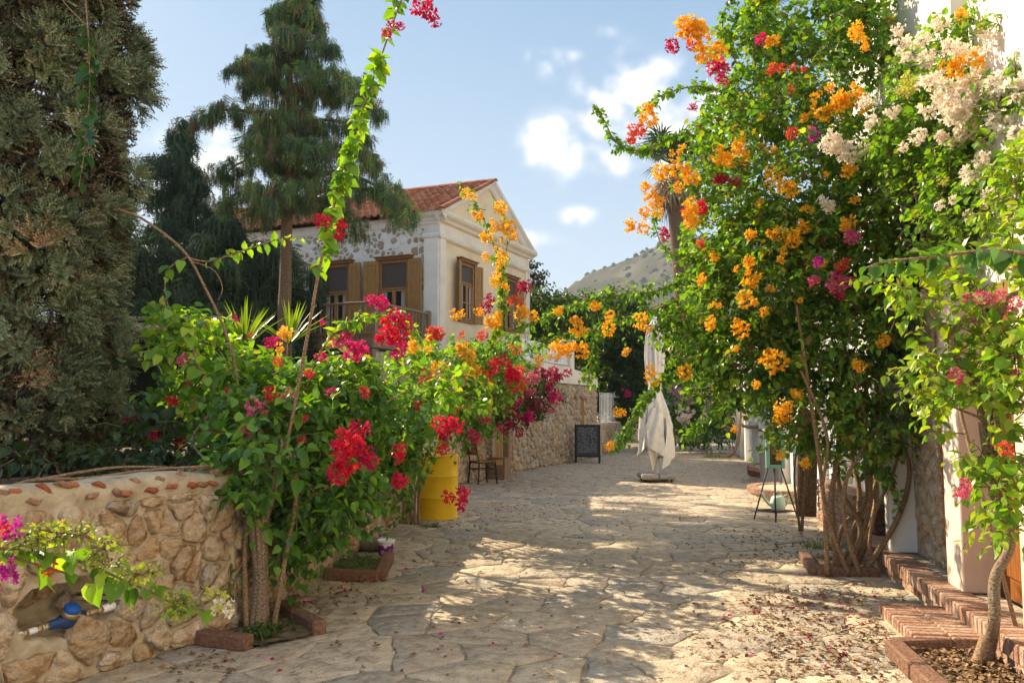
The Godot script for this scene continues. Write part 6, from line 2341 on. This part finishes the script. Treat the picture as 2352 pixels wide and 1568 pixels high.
	blooms(t, [[1240, 860, 17.6, 40, 20, "maroon"], [1285, 865, 17.9, 24, 14, "maroon"], [1270, 915, 18.0, 22, 26, "magenta"], [1235, 930, 18.0, 26, 20, "maroon"], [1190, 900, 17.3, 46, 26, "maroon"], [1150, 930, 17.0, 40, 26, "maroon"], [1165, 975, 17.2, 30, 26, "maroon"], [1210, 960, 17.6, 24, 20, "magenta"], [1115, 965, 16.8, 24, 14, "magenta"], [1220, 870, 17.4, 26, 14, "pink"], [1180, 850, 17.4, 30, 20, "crimson"], [1135, 985, 16.9, 16, 10, "magenta"], [1260, 885, 18, 20, 14, "maroon"]], 0.40, 1.0)
	# ---- leafy growth at the foot of the cypress and along the wall top
	t = thing("wall_creeper", "low creeper with dark round leaves trailing along the top of the garden wall", "creeper", at(120, 1085, 5.6))
	c = crown()
	for e in [[90, 1055, 5.8, 110, 26, 0.2, 26], [330, 1000, 6.4, 60, 60, 0.3, 46], [250, 1075, 6.0, 130, 16, 0.2, 26], [430, 1060, 6.2, 90, 24, 0.25, 40]]:
		cl(c, e[0], e[1], e[2], e[3], e[4], e[5], e[6], 0.09, [Color(0.045, 0.085, 0.045), Color(0.06, 0.11, 0.05), Color(0.04, 0.075, 0.035)], -0.4, 0.16, 5, 0.2)
	for e in [[[-40, 1150, 4.9], [60, 1105, 5.1], [200, 1098, 5.3], [330, 1080, 5.5], [480, 1070, 5.7]], [[60, 1108, 5.15], [180, 1085, 5.4], [300, 1072, 5.6], [505, 1078, 5.8]], [[430, 1085, 5.7], [470, 1060, 5.9], [440, 1010, 6.2], [480, 950, 6.5]]]:
		stem(t, pts(e), 0.011, 0.008, "vinebark", "stem", 6)
	grow(t, c, 0.46, 220)
	# ---- a shoot hanging down the cypress
	t = thing("hanging_vine", "hanging shoot of large green leaves against the cypress", "vine", at(205, 300, 5.9))
	c = crown()
	var v = stem(t, pts([[190, -60, 5.9], [200, 60, 5.85], [205, 200, 5.8], [195, 330, 5.8], [180, 430, 5.8]]), 0.006, 0.003, "vinebark", "stem", 5)
	dress(c, v, 0.24, 0.03, 0.125, [Color(0.055, 0.14, 0.06), Color(0.07, 0.17, 0.06), Color(0.045, 0.11, 0.055)])
	stem(t, pts([[200, 60, 5.85], [150, 10, 5.9], [120, -40, 6.0]]), 0.005, 0.003, "vinebark", "stem", 5)
	grow(t, c, 0.46, 80)
	# ---- branch reaching in from the lower left
	t = thing("foreground_branch", "sunlit bougainvillea branch reaching in front of the garden wall, lower left", "branch", at(-60, 1250, 3.0))
	c = crown()
	v = stem(t, pts([[-120, 1235, 2.9], [0, 1258, 2.95], [160, 1282, 3.0], [290, 1335, 3.0], [400, 1385, 3.0], [470, 1402, 3.0]]), 0.008, 0.003, "twig", "stem", 6)
	dress(c, v, 0.1, 0.03, 0.085, FRESH)
	dress(c, v, 0.1, 0.045, 0.085, MID)
	var s1 = stem(t, pts([[-20, 1262, 2.95], [60, 1290, 2.95], [200, 1330, 3.0], [250, 1350, 3.0]]), 0.005, 0.002, "twig", "stem", 5)
	dress(c, s1, 0.1, 0.05, 0.09, FRESH)
	for e in [[130, 1222], [180, 1228], [240, 1262], [330, 1318], [60, 1240], [250, 1290], [410, 1385], [95, 1230]]:
		cl(c, e[0], e[1], 2.95, 32, 16, 0.04, 12, 0.026, YOUNG, -1.0, 0.05, 6, 0.2)
	grow(t, c, 0.42, 300)
	blooms(t, [[25, 1208, 2.9, 20, 14, "purple"], [15, 1300, 2.9, 18, 16, "purple"], [5, 1325, 2.9, 16, 14, "purple"], [512, 1395, 3.0, 15, 22, "white"], [500, 1375, 3.0, 12, 14, "lime"], [410, 1392, 3.0, 16, 12, "lime"], [325, 1320, 3.0, 14, 12, "lime"], [130, 1220, 3.0, 18, 10, "lime"], [110, 1298, 2.95, 8, 8, "coral"], [5, 1215, 2.9, 6, 8, "red"]], 0.00)

func make_right_shrubs() -> void:
	# ---- the great orange one
	var foot = gnd(1950, 1306)
	var t = thing("orange_bougainvillea", "huge bougainvillea with orange flowers and many twisting stems, right of the lane", "shrub", foot)
	var rise = [[[1900, 1306], [1895, 1180], [1880, 1040], [1860, 900], [1830, 700]], [[1925, 1306], [1910, 1150], [1935, 1000], [1950, 860], [1900, 600]], [[1940, 1312], [1990, 1200], [2000, 1090], [1985, 960], [2000, 780]], [[1960, 1312], [1960, 1220], [2010, 1120], [2040, 980], [2030, 820]], [[1975, 1312], [1940, 1200], [1945, 1100], [1990, 1000], [1960, 850]], [[1985, 1305], [2050, 1215], [2085, 1120], [2080, 1040], [2010, 950], [1975, 830]], [[1915, 1306], [1935, 1210], [1985, 1160], [1990, 1080], [1975, 900]], [[1930, 1312], [1965, 1230], [1975, 1130], [1960, 1010], [2040, 880]], [[1950, 1306], [1915, 1230], [1890, 1130], [1900, 1000], [1840, 850]], [[2000, 1306], [1998, 1250], [2010, 1180], [2060, 1060], [2080, 900]], [[1945, 1306], [1978, 1215], [1930, 1120], [1925, 1010], [1935, 860]], [[1965, 1306], [1990, 1240], [2015, 1130], [2000, 1000], [2050, 850]]]
	for i in rise.size():
		var l := []
		for k in rise[i].size():
			l.append([rise[i][k][0], rise[i][k][1], 7.9 + (0.12 * (i % 4) - 0.18) * (1.0 + k * 0.4) + k * 0.02])
		var w := pts(l)
		w[0].y = 0.03
		stem(t, w, rf(0.018, 0.036), 0.012, "vinebark", "stem", 8)
	for e in [[[1860, 900, 8.1], [1760, 700, 8.4], [1700, 450, 8.5], [1690, 150, 8.6]], [[1900, 600, 8.3], [1860, 350, 8.4], [1840, 60, 8.5]], [[2000, 780, 8.0], [2060, 500, 7.8], [2130, 250, 7.5]], [[1830, 700, 8.3], [1700, 640, 8.6], [1560, 660, 8.9]]]:
		stem(t, pts(e), 0.02, 0.008, "vinebark", "branch", 6)
	var c := crown()
	for e in [[1960, 190, 8.4, 210, 190, 0.9, 560], [1800, 400, 8.2, 220, 200, 0.9, 640], [2010, 480, 8.0, 190, 200, 0.8, 560], [1770, 630, 8.2, 190, 140, 0.8, 460], [1950, 740, 8.0, 190, 150, 0.8, 480], [1740, 830, 8.4, 130, 100, 0.6, 260], [1880, 930, 8.0, 130, 110, 0.45, 240], [2010, 930, 7.8, 110, 110, 0.5, 260], [1990, 1040, 7.9, 60, 60, 0.25, 40], [1720, 130, 8.6, 70, 140, 0.4, 150], [1650, 880, 8.8, 60, 55, 0.4, 80], [1610, 780, 8.9, 80, 55, 0.5, 100], [1850, 60, 8.6, 150, 90, 0.6, 200], [2080, 640, 7.9, 130, 130, 0.6, 260], [1690, 560, 8.5, 110, 130, 0.6, 240], [1650, 720, 8.7, 110, 90, 0.6, 190], [1850, 790, 8.1, 120, 120, 0.6, 190], [2030, 30, 8.2, 140, 80, 0.6, 150], [1960, 590, 7.9, 180, 120, 0.7, 300], [1700, 300, 8.6, 90, 110, 0.5, 170], [1900, 1020, 8.0, 50, 70, 0.25, 40]]:
		cl(c, e[0], e[1], e[2], e[3], e[4], e[5], e[6], 0.088, MID + MID + FRESH + DARK.slice(2, 4) + MID + [Color(0.36, 0.34, 0.05), Color(0.3, 0.2, 0.08)], -0.2, 0.24, 8, 0.4)
	var arms = [
		[[[1700, 700, 8.5], [1600, 640, 8.7], [1500, 670, 8.8], [1400, 680, 8.9], [1310, 700, 9.0], [1230, 735, 9.1], [1180, 760, 9.2]], 0.012, 0.22],
		[[[1560, 690, 8.8], [1450, 730, 8.9], [1360, 760, 9.0], [1290, 770, 9.0], [1220, 800, 9.1]], 0.016, 0.2],
		[[[1620, 830, 8.8], [1540, 860, 9.0], [1480, 920, 9.1], [1440, 990, 9.1], [1415, 1035, 9.1]], 0.009, 0.12],
		[[[1640, 320, 8.6], [1560, 310, 8.6], [1480, 345, 8.6], [1420, 330, 8.6], [1390, 280, 8.6], [1370, 240, 8.6]], 0.018, 0.08],
		[[[1700, 230, 8.6], [1620, 200, 8.6], [1560, 205, 8.6], [1500, 230, 8.6], [1470, 270, 8.6]], 0.018, 0.12],
		[[[1400, 700, 8.9], [1380, 760, 8.9], [1360, 820, 8.9], [1350, 880, 8.9]], 0.014, 0.1],
		[[[1700, 160, 8.6], [1660, 60, 8.6], [1690, -40, 8.6]], 0.025, 0.12], [[[1740, 200, 8.6], [1730, 60, 8.5], [1745, -40, 8.5]], 0.02, 0.12],
		[[[1640, 560, 8.6], [1560, 590, 8.6], [1520, 560, 8.6], [1500, 500, 8.6]], 0.02, 0.14],
		[[[1740, 900, 8.4], [1660, 940, 8.5], [1600, 990, 8.6], [1560, 1010, 8.6]], 0.011, 0.12],
		[[[2030, 1080, 7.7], [2060, 1140, 7.7], [2075, 1170, 7.7]], 0.02, 0.1], [[[1620, 650, 8.6], [1590, 700, 8.7], [1560, 720, 8.7], [1500, 760, 8.8]], 0.012, 0.16]]
	for e in arms:
		var k = stem(t, pts(e[0]), 0.011, 0.004, "vinebark", "branch", 5)
		dress(c, k, 0.0, e[1], 0.082, MID + FRESH.slice(0, 1), e[2])
	grow(t, c, 0.4, 300)
	blooms(t, [[1600, 75, 8.2, 52, 34, "orange"], [1640, 110, 8.2, 34, 22, "orange"], [1575, 60, 8.2, 30, 18, "orange"], [1590, 105, 8.3, 14, 10, "red"], [1540, 118, 8.4, 16, 22, "crimson"], [1650, 150, 8.4, 36, 18, "magenta"], [1660, 180, 8.4, 20, 14, "magenta"], [1590, 245, 8.5, 12, 10, "crimson"], [1745, 92, 8.3, 18, 14, "magenta"], [1780, 92, 8.2, 20, 12, "orange"], [1770, 160, 8.2, 20, 12, "coral"], [1845, 160, 8.1, 16, 8, "coral"],
		[1480, 258, 8.4, 24, 22, "orange"], [1470, 300, 8.5, 26, 14, "coral"], [1450, 320, 8.5, 20, 10, "coral"], [1500, 400, 8.3, 28, 34, "orange"], [1485, 490, 8.3, 24, 14, "orange"], [1450, 520, 8.3, 30, 12, "orange"], [1510, 470, 8.3, 16, 14, "orange"], [1585, 398, 8.2, 34, 28, "orange"], [1560, 345, 8.3, 18, 12, "yellow"], [1585, 500, 8.2, 30, 26, "orange"], [1610, 480, 8.3, 12, 22, "red"], [1575, 480, 8.3, 8, 12, "red"], [1530, 538, 8.3, 14, 12, "crimson"], [1680, 365, 8.0, 32, 26, "orange"], [1700, 335, 8.0, 22, 14, "orange"], [1660, 412, 8.1, 30, 8, "crimson"], [1690, 415, 8.1, 24, 10, "magenta"],
		[1940, 232, 7.6, 42, 36, "orange"], [1885, 265, 7.7, 24, 20, "orange"], [1968, 210, 7.6, 24, 18, "orange"], [1900, 205, 7.7, 18, 14, "orange"], [1970, 85, 7.6, 26, 28, "orange"], [1990, 105, 7.6, 12, 10, "orange"], [1805, 425, 7.8, 36, 30, "orange"], [1775, 345, 7.9, 14, 10, "orange"], [1820, 305, 7.8, 12, 18, "coral"], [1872, 310, 7.6, 10, 26, "purple"], [1945, 390, 7.6, 12, 12, "orange"], [1780, 545, 7.8, 18, 14, "orange"], [1815, 545, 7.8, 28, 14, "orange"], [1850, 520, 7.8, 14, 12, "orange"], [1730, 540, 7.9, 14, 10, "orange"], [1790, 430, 7.8, 14, 10, "yellow"],
		[1725, 605, 7.9, 22, 12, "orange"], [1727, 640, 7.9, 16, 16, "orange"], [1705, 680, 7.9, 20, 24, "orange"], [1633, 740, 8.1, 18, 20, "orange"], [1705, 755, 8.0, 20, 18, "orange"], [1610, 645, 8.3, 10, 14, "orange"], [1945, 520, 7.5, 26, 14, "orange"], [1950, 545, 7.5, 20, 20, "pink"], [1878, 600, 7.5, 10, 20, "purple"], [1872, 650, 7.5, 12, 18, "pink"], [1925, 650, 7.5, 32, 18, "pink"], [1935, 680, 7.5, 16, 10, "magenta"], [1940, 610, 7.5, 12, 20, "coral"], [1895, 605, 7.6, 14, 10, "yellow"],
		[1500, 855, 8.6, 18, 22, "orange"], [1472, 742, 8.6, 16, 18, "orange"], [1415, 950, 8.9, 20, 14, "orange"], [1405, 1030, 8.9, 8, 14, "orange"], [1300, 805, 8.8, 34, 20, "orange"], [1335, 800, 8.8, 26, 16, "orange"], [1400, 755, 8.8, 14, 22, "orange"], [1335, 745, 8.8, 18, 24, "orange"], [1280, 825, 8.9, 20, 10, "yellow"], [1320, 735, 8.8, 20, 8, "yellow"], [1435, 810, 8.8, 20, 8, "yellow"], [1285, 715, 8.9, 10, 10, "orange"], [1365, 700, 8.8, 18, 10, "orange"], [1240, 830, 9.0, 16, 12, "yellow"], [1575, 855, 8.6, 12, 12, "orange"],
		[1770, 830, 8.0, 24, 20, "orange"], [1812, 945, 7.9, 24, 26, "orange"], [1795, 960, 8.0, 14, 12, "orange"], [1765, 805, 8.1, 10, 14, "orange"], [1830, 905, 8.0, 12, 14, "orange"], [1978, 840, 7.5, 14, 14, "orange"], [2035, 785, 7.4, 24, 12, "orange"], [1853, 1055, 7.9, 10, 16, "orange"], [1792, 1050, 8.0, 16, 12, "orange"], [1690, 800, 8.2, 10, 8, "orange"], [1680, 990, 8.5, 8, 8, "orange"], [2080, 530, 7.3, 10, 8, "pink"], [1850, 270, 7.8, 10, 8, "orange"], [1760, 720, 8.0, 10, 8, "orange"], [1880, 215, 7.8, 12, 8, "orange"], [1705, 320, 8.1, 14, 12, "orange"], [1850, 480, 7.8, 12, 8, "orange"], [1740, 470, 7.9, 12, 8, "orange"], [1900, 400, 7.6, 10, 8, "orange"], [1840, 690, 7.8, 12, 8, "orange"], [1770, 660, 7.9, 12, 8, "orange"], [1960, 460, 7.5, 12, 8, "orange"], [1820, 210, 8.0, 12, 8, "coral"], [1690, 620, 8.0, 12, 10, "orange"], [1800, 590, 7.8, 12, 8, "orange"], [1640, 700, 8.1, 12, 8, "orange"], [1740, 880, 8.0, 12, 10, "orange"], [1560, 430, 8.3, 12, 12, "orange"], [1610, 560, 8.3, 14, 10, "coral"], [1640, 590, 8.2, 10, 10, "orange"]], 0.45, 1.08)
	# ---- the pale one, upper right
	foot = rp(-0.6, 0.2, 0.15)
	t = thing("white_bougainvillea", "pale cream flowered bougainvillea high against the white wall, upper right", "shrub", foot)
	for e in [[[2175, 1250, 6.7], [2150, 900, 6.6], [2140, 700, 6.5], [2110, 480, 6.5], [2080, 330, 6.6]], [[2160, 700, 6.5], [2250, 450, 6.3], [2300, 200, 6.3], [2330, 60, 6.3]], [[2150, 420, 6.4], [2190, 300, 6.4], [2200, 150, 6.4]]]:
		var w := pts(e)
		stem(t, w, 0.024, 0.008, "vinebark", "stem", 7)
	c = crown()
	for e in [[2180, 330, 6.5, 150, 180, 0.45, 340], [2290, 400, 6.2, 90, 160, 0.4, 230], [2200, 550, 6.4, 120, 90, 0.4, 190], [2260, 200, 6.4, 110, 120, 0.35, 130], [2150, 150, 6.7, 80, 80, 0.35, 100], [2320, 540, 6.0, 60, 80, 0.3, 100], [2300, 260, 5.9, 90, 130, 0.3, 130], [2220, 450, 6.0, 110, 120, 0.3, 130], [2340, 300, 5.4, 60, 150, 0.25, 110], [2330, 450, 5.3, 60, 90, 0.25, 80], [2340, 90, 5.6, 50, 70, 0.2, 50], [2260, 60, 6.1, 110, 50, 0.25, 60], [2130, 330, 6.6, 110, 150, 0.35, 160]]:
		cl(c, e[0], e[1], e[2], e[3], e[4], e[5], e[6], 0.072, FRESH.slice(0, 2) + MID + [Color(0.3, 0.36, 0.06)], -0.3, 0.2, 7, 0.3)
	for e in [[[2230, 250, 6.3], [2270, 120, 6.2], [2290, 40, 6.2]], [[2290, 300, 6.2], [2340, 120, 6.1], [2380, 60, 6.1]], [[2120, 300, 6.6], [2080, 250, 6.6], [2060, 160, 6.6]]]:
		var k = stem(t, pts(e), 0.007, 0.003, "vinebark", "branch", 5)
		dress(c, k, 0.0, 0.03, 0.065, FRESH, 0.1)
	grow(t, c, 0.4, 300)
	blooms(t, [[1930, 335, 7.3, 44, 30, "white"], [1905, 310, 7.3, 26, 18, "white"], [1950, 350, 7.3, 22, 16, "white"], [2060, 255, 6.6, 22, 20, "white"], [2130, 140, 6.5, 26, 22, "white"], [2080, 130, 6.6, 20, 16, "white"], [2240, 190, 6.2, 60, 34, "white"], [2220, 230, 6.2, 50, 30, "white"], [2290, 160, 6.2, 46, 30, "white"], [2320, 180, 6.1, 36, 36, "white"], [2250, 130, 6.2, 40, 22, "white"], [2280, 220, 6.2, 46, 26, "white"], [2215, 270, 6.2, 40, 26, "white"], [2250, 290, 6.2, 36, 24, "white"], [2320, 250, 6.1, 26, 26, "white"], [2340, 100, 6.1, 26, 24, "white"], [2300, 110, 6.2, 34, 20, "white"], [2180, 210, 6.3, 24, 24, "white"], [2190, 145, 6.1, 46, 34, "orange"], [2210, 35, 6.3, 16, 14, "orange"], [2165, 315, 6.3, 26, 10, "white"], [2060, 70, 6.6, 26, 12, "white"], [2200, 330, 6.3, 40, 16, "white"], [2270, 330, 6.2, 26, 20, "white"], [2230, 510, 6.1, 28, 20, "white"], [1885, 460, 7.5, 14, 16, "white"], [1905, 480, 7.5, 20, 14, "white"], [2340, 260, 6.1, 20, 20, "white"], [2000, 275, 6.8, 20, 16, "white"], [1985, 235, 6.9, 16, 14, "white"], [2110, 180, 6.5, 16, 14, "lime"], [2250, 60, 6.2, 26, 14, "lime"], [2330, 300, 5.6, 40, 34, "white"], [2345, 220, 5.6, 36, 40, "white"], [2300, 200, 5.8, 50, 40, "white"], [2335, 370, 5.6, 26, 26, "white"], [2200, 250, 6.0, 60, 40, "white"], [2260, 370, 5.9, 34, 20, "white"], [2150, 240, 6.2, 30, 26, "white"], [2345, 150, 5.7, 30, 26, "white"], [2090, 200, 6.4, 22, 16, "lime"], [2170, 420, 6.1, 18, 12, "lime"], [2100, 90, 6.3, 30, 18, "white"], [2160, 60, 6.2, 30, 16, "white"], [2280, 80, 6.0, 34, 18, "white"], [2200, 110, 6.0, 34, 20, "white"], [2150, 180, 6.1, 30, 20, "white"], [2110, 300, 6.2, 22, 16, "white"], [2230, 400, 5.9, 30, 20, "white"], [2180, 470, 6.0, 20, 14, "white"], [2310, 460, 5.7, 26, 20, "white"], [2060, 340, 6.6, 16, 12, "white"], [2290, 300, 5.8, 36, 26, "white"], [2340, 60, 5.9, 30, 24, "white"], [2310, 50, 6.2, 24, 10, "lime"]], 0.40, 1.0)
	# ---- the near one with the bare crooked trunk
	foot = gnd(2262, 1540)
	foot.y = 0.03
	t = thing("pink_bougainvillea", "yellow green bougainvillea with a bare crooked trunk and few pink flowers, right foreground", "shrub", foot)
	var tr = stem(t, [foot, foot + Vector3(0.04, 0.13, 0), at(2286, 1420, 4.9), at(2287, 1330, 4.9), at(2316, 1268, 4.9), at(2320, 1222, 4.9), at(2292, 1165, 4.9), at(2278, 1100, 4.9), at(2262, 1000, 4.9), at(2250, 900, 4.9), at(2238, 868, 4.9)], 0.034, 0.02, "vinebark_pale", "trunk", 14)
	stem(t, [foot + Vector3(-0.09, 0.0, 0.06), foot + Vector3(-0.03, 0.06, 0.02), foot + Vector3(0.03, 0.16, 0)], 0.03, 0.04, "vinebark", "root", 7)
	stem(t, pts([[2322, 1240, 4.9], [2318, 1160, 4.9], [2300, 1050, 4.85], [2290, 960, 4.8], [2275, 880, 4.8]]), 0.022, 0.014, "vinebark", "stem", 8)
	stem(t, pts([[2250, 900, 4.9], [2215, 850, 4.9], [2190, 800, 4.9], [2195, 755, 4.9], [2230, 735, 4.85], [2290, 740, 4.8]]), 0.02, 0.014, "vinebark", "stem", 8)
	stem(t, pts([[2215, 850, 4.9], [2170, 760, 4.95], [2125, 690, 5.0], [2120, 665, 5.0]]), 0.014, 0.01, "vinebark_pale", "stem", 7)
	stem(t, pts([[2290, 740, 4.8], [2320, 680, 4.7], [2400, 660, 4.6]]), 0.02, 0.014, "vinebark", "stem", 8)
	stem(t, pts([[2255, 960, 4.9], [2180, 930, 4.95], [2120, 900, 5.0]]), 0.008, 0.004, "vinebark", "stem", 6)
	c = crown()
	for e in [[2285, 1090, 4.75, 55, 120, 0.22, 30], [2190, 900, 4.95, 80, 80, 0.25, 43], [2270, 780, 4.8, 80, 80, 0.25, 43], [2120, 660, 5.0, 130, 40, 0.25, 37], [2310, 960, 4.7, 55, 140, 0.22, 43], [2290, 640, 4.7, 70, 70, 0.25, 37], [2240, 1000, 4.85, 60, 60, 0.2, 24], [2335, 1200, 4.6, 30, 60, 0.15, 16], [2335, 560, 4.6, 50, 60, 0.2, 36], [2340, 820, 4.5, 34, 120, 0.15, 40], [2340, 420, 5.0, 40, 90, 0.2, 40], [2140, 830, 5.0, 50, 60, 0.2, 18]]:
		cl(c, e[0], e[1], e[2], e[3], e[4], e[5], e[6], 0.082, FRESH + YOUNG.slice(0, 3), -0.3, 0.16, 6, 0.2)
	var k2 = stem(t, pts([[2400, 590, 3.9], [2280, 575, 4.0], [2150, 590, 4.1], [2040, 600, 4.2], [1990, 615, 4.2]]), 0.01, 0.004, "vinebark", "branch", 6)
	dress(c, k2, 0.0, 0.022, 0.1, DARK, 0.0)
	grow(t, c, 0.44, 300)
	blooms(t, [[2222, 1118, 4.7, 20, 20, "pink"], [2215, 1105, 4.7, 12, 14, "magenta"], [2200, 862, 4.8, 10, 12, "pink"], [2258, 680, 4.7, 14, 10, "pink"], [2280, 690, 4.7, 14, 10, "pink"], [2330, 610, 4.6, 14, 14, "pink"], [2340, 855, 4.6, 8, 16, "pink"], [2300, 680, 4.6, 8, 8, "pink"], [2332, 700, 4.6, 12, 10, "pink"], [2310, 1030, 4.6, 8, 8, "coral"], [2222, 685, 4.8, 8, 8, "pink"]], 0.15)
	# ---- lilac at the far end
	foot = gnd(1605, 1030)
	t = thing("lilac_bougainvillea", "lilac and white flowering shrub over the cafe tables at the far end", "shrub", foot)
	stem(t, [foot, foot + Vector3(0.1, 1.0, 0), at(1600, 930, 30.0)], 0.06, 0.03)
	c = crown()
	for e in [[1590, 930, 30.0, 75, 70, 1.0, 420], [1650, 910, 29.5, 60, 70, 0.9, 360], [1620, 980, 29.5, 90, 40, 0.8, 260]]:
		cl(c, e[0], e[1], e[2], e[3], e[4], e[5], e[6], 0.14, DARK, -0.4, 0.35, 7, 0.3)
	grow(t, c, 0.4, 60)
	blooms(t, [[1560, 900, 28.9, 26, 20, "lilac"], [1590, 880, 28.9, 24, 14, "lilac"], [1650, 885, 28.6, 30, 16, "lilac"], [1670, 905, 28.6, 20, 14, "lilac"], [1580, 915, 28.9, 18, 14, "lilac"], [1660, 870, 28.6, 20, 10, "pink"], [1570, 960, 28.8, 26, 24, "white"], [1620, 965, 28.8, 20, 20, "white"], [1630, 930, 28.8, 14, 10, "lilac"], [1590, 1000, 28.8, 20, 12, "white"], [1440, 900, 31.0, 8, 18, "magenta"]], 0.30)
	# young stems rising beside the iron stand
	foot = rp(2.9, 0, -0.1)
	t = thing("young_stems", "pair of thin bare stems rising beside the iron plant stand", "shrub", foot)
	var ys = pts([[1838, 1190, 10.6], [1825, 1090, 10.5], [1840, 990, 10.2], [1850, 930, 9.9]])
	ys[0].y = 0.0
	stem(t, ys, 0.018, 0.012, "vinebark", "stem", 7)
	ys = pts([[1842, 1190, 10.6], [1850, 1110, 10.5], [1870, 1010, 10.2], [1875, 930, 9.9]])
	ys[0].y = 0.0
	stem(t, ys, 0.02, 0.014, "vinebark", "stem", 7)
	# trunk at the foot of the far pilaster
	foot = gnd(1660, 1052)
	t = thing("far_vine_stem", "curved bare vine trunk rising at the far white pilaster", "shrub", foot)
	stem(t, [foot, foot + Vector3(0.35, 0.2, 0), foot + Vector3(0.55, 0.8, 0), foot + Vector3(0.62, 2.2, 0)], 0.06, 0.04, "vinebark", "stem", 8)

func _ready() -> void:
	rng.seed = 20240607
	noi.seed = 77
	noi.noise_type = FastNoiseLite.TYPE_SIMPLEX_SMOOTH
	noi.frequency = 0.01
	noi.fractal_octaves = 3
	make_light()
	make_materials()
	make_ground()
	make_hill()
	make_left_walls()
	make_house()
	make_right_building()
	make_background_trees()
	make_conifers()
	make_left_shrubs()
	make_right_shrubs()
	make_things()
	make_litter()
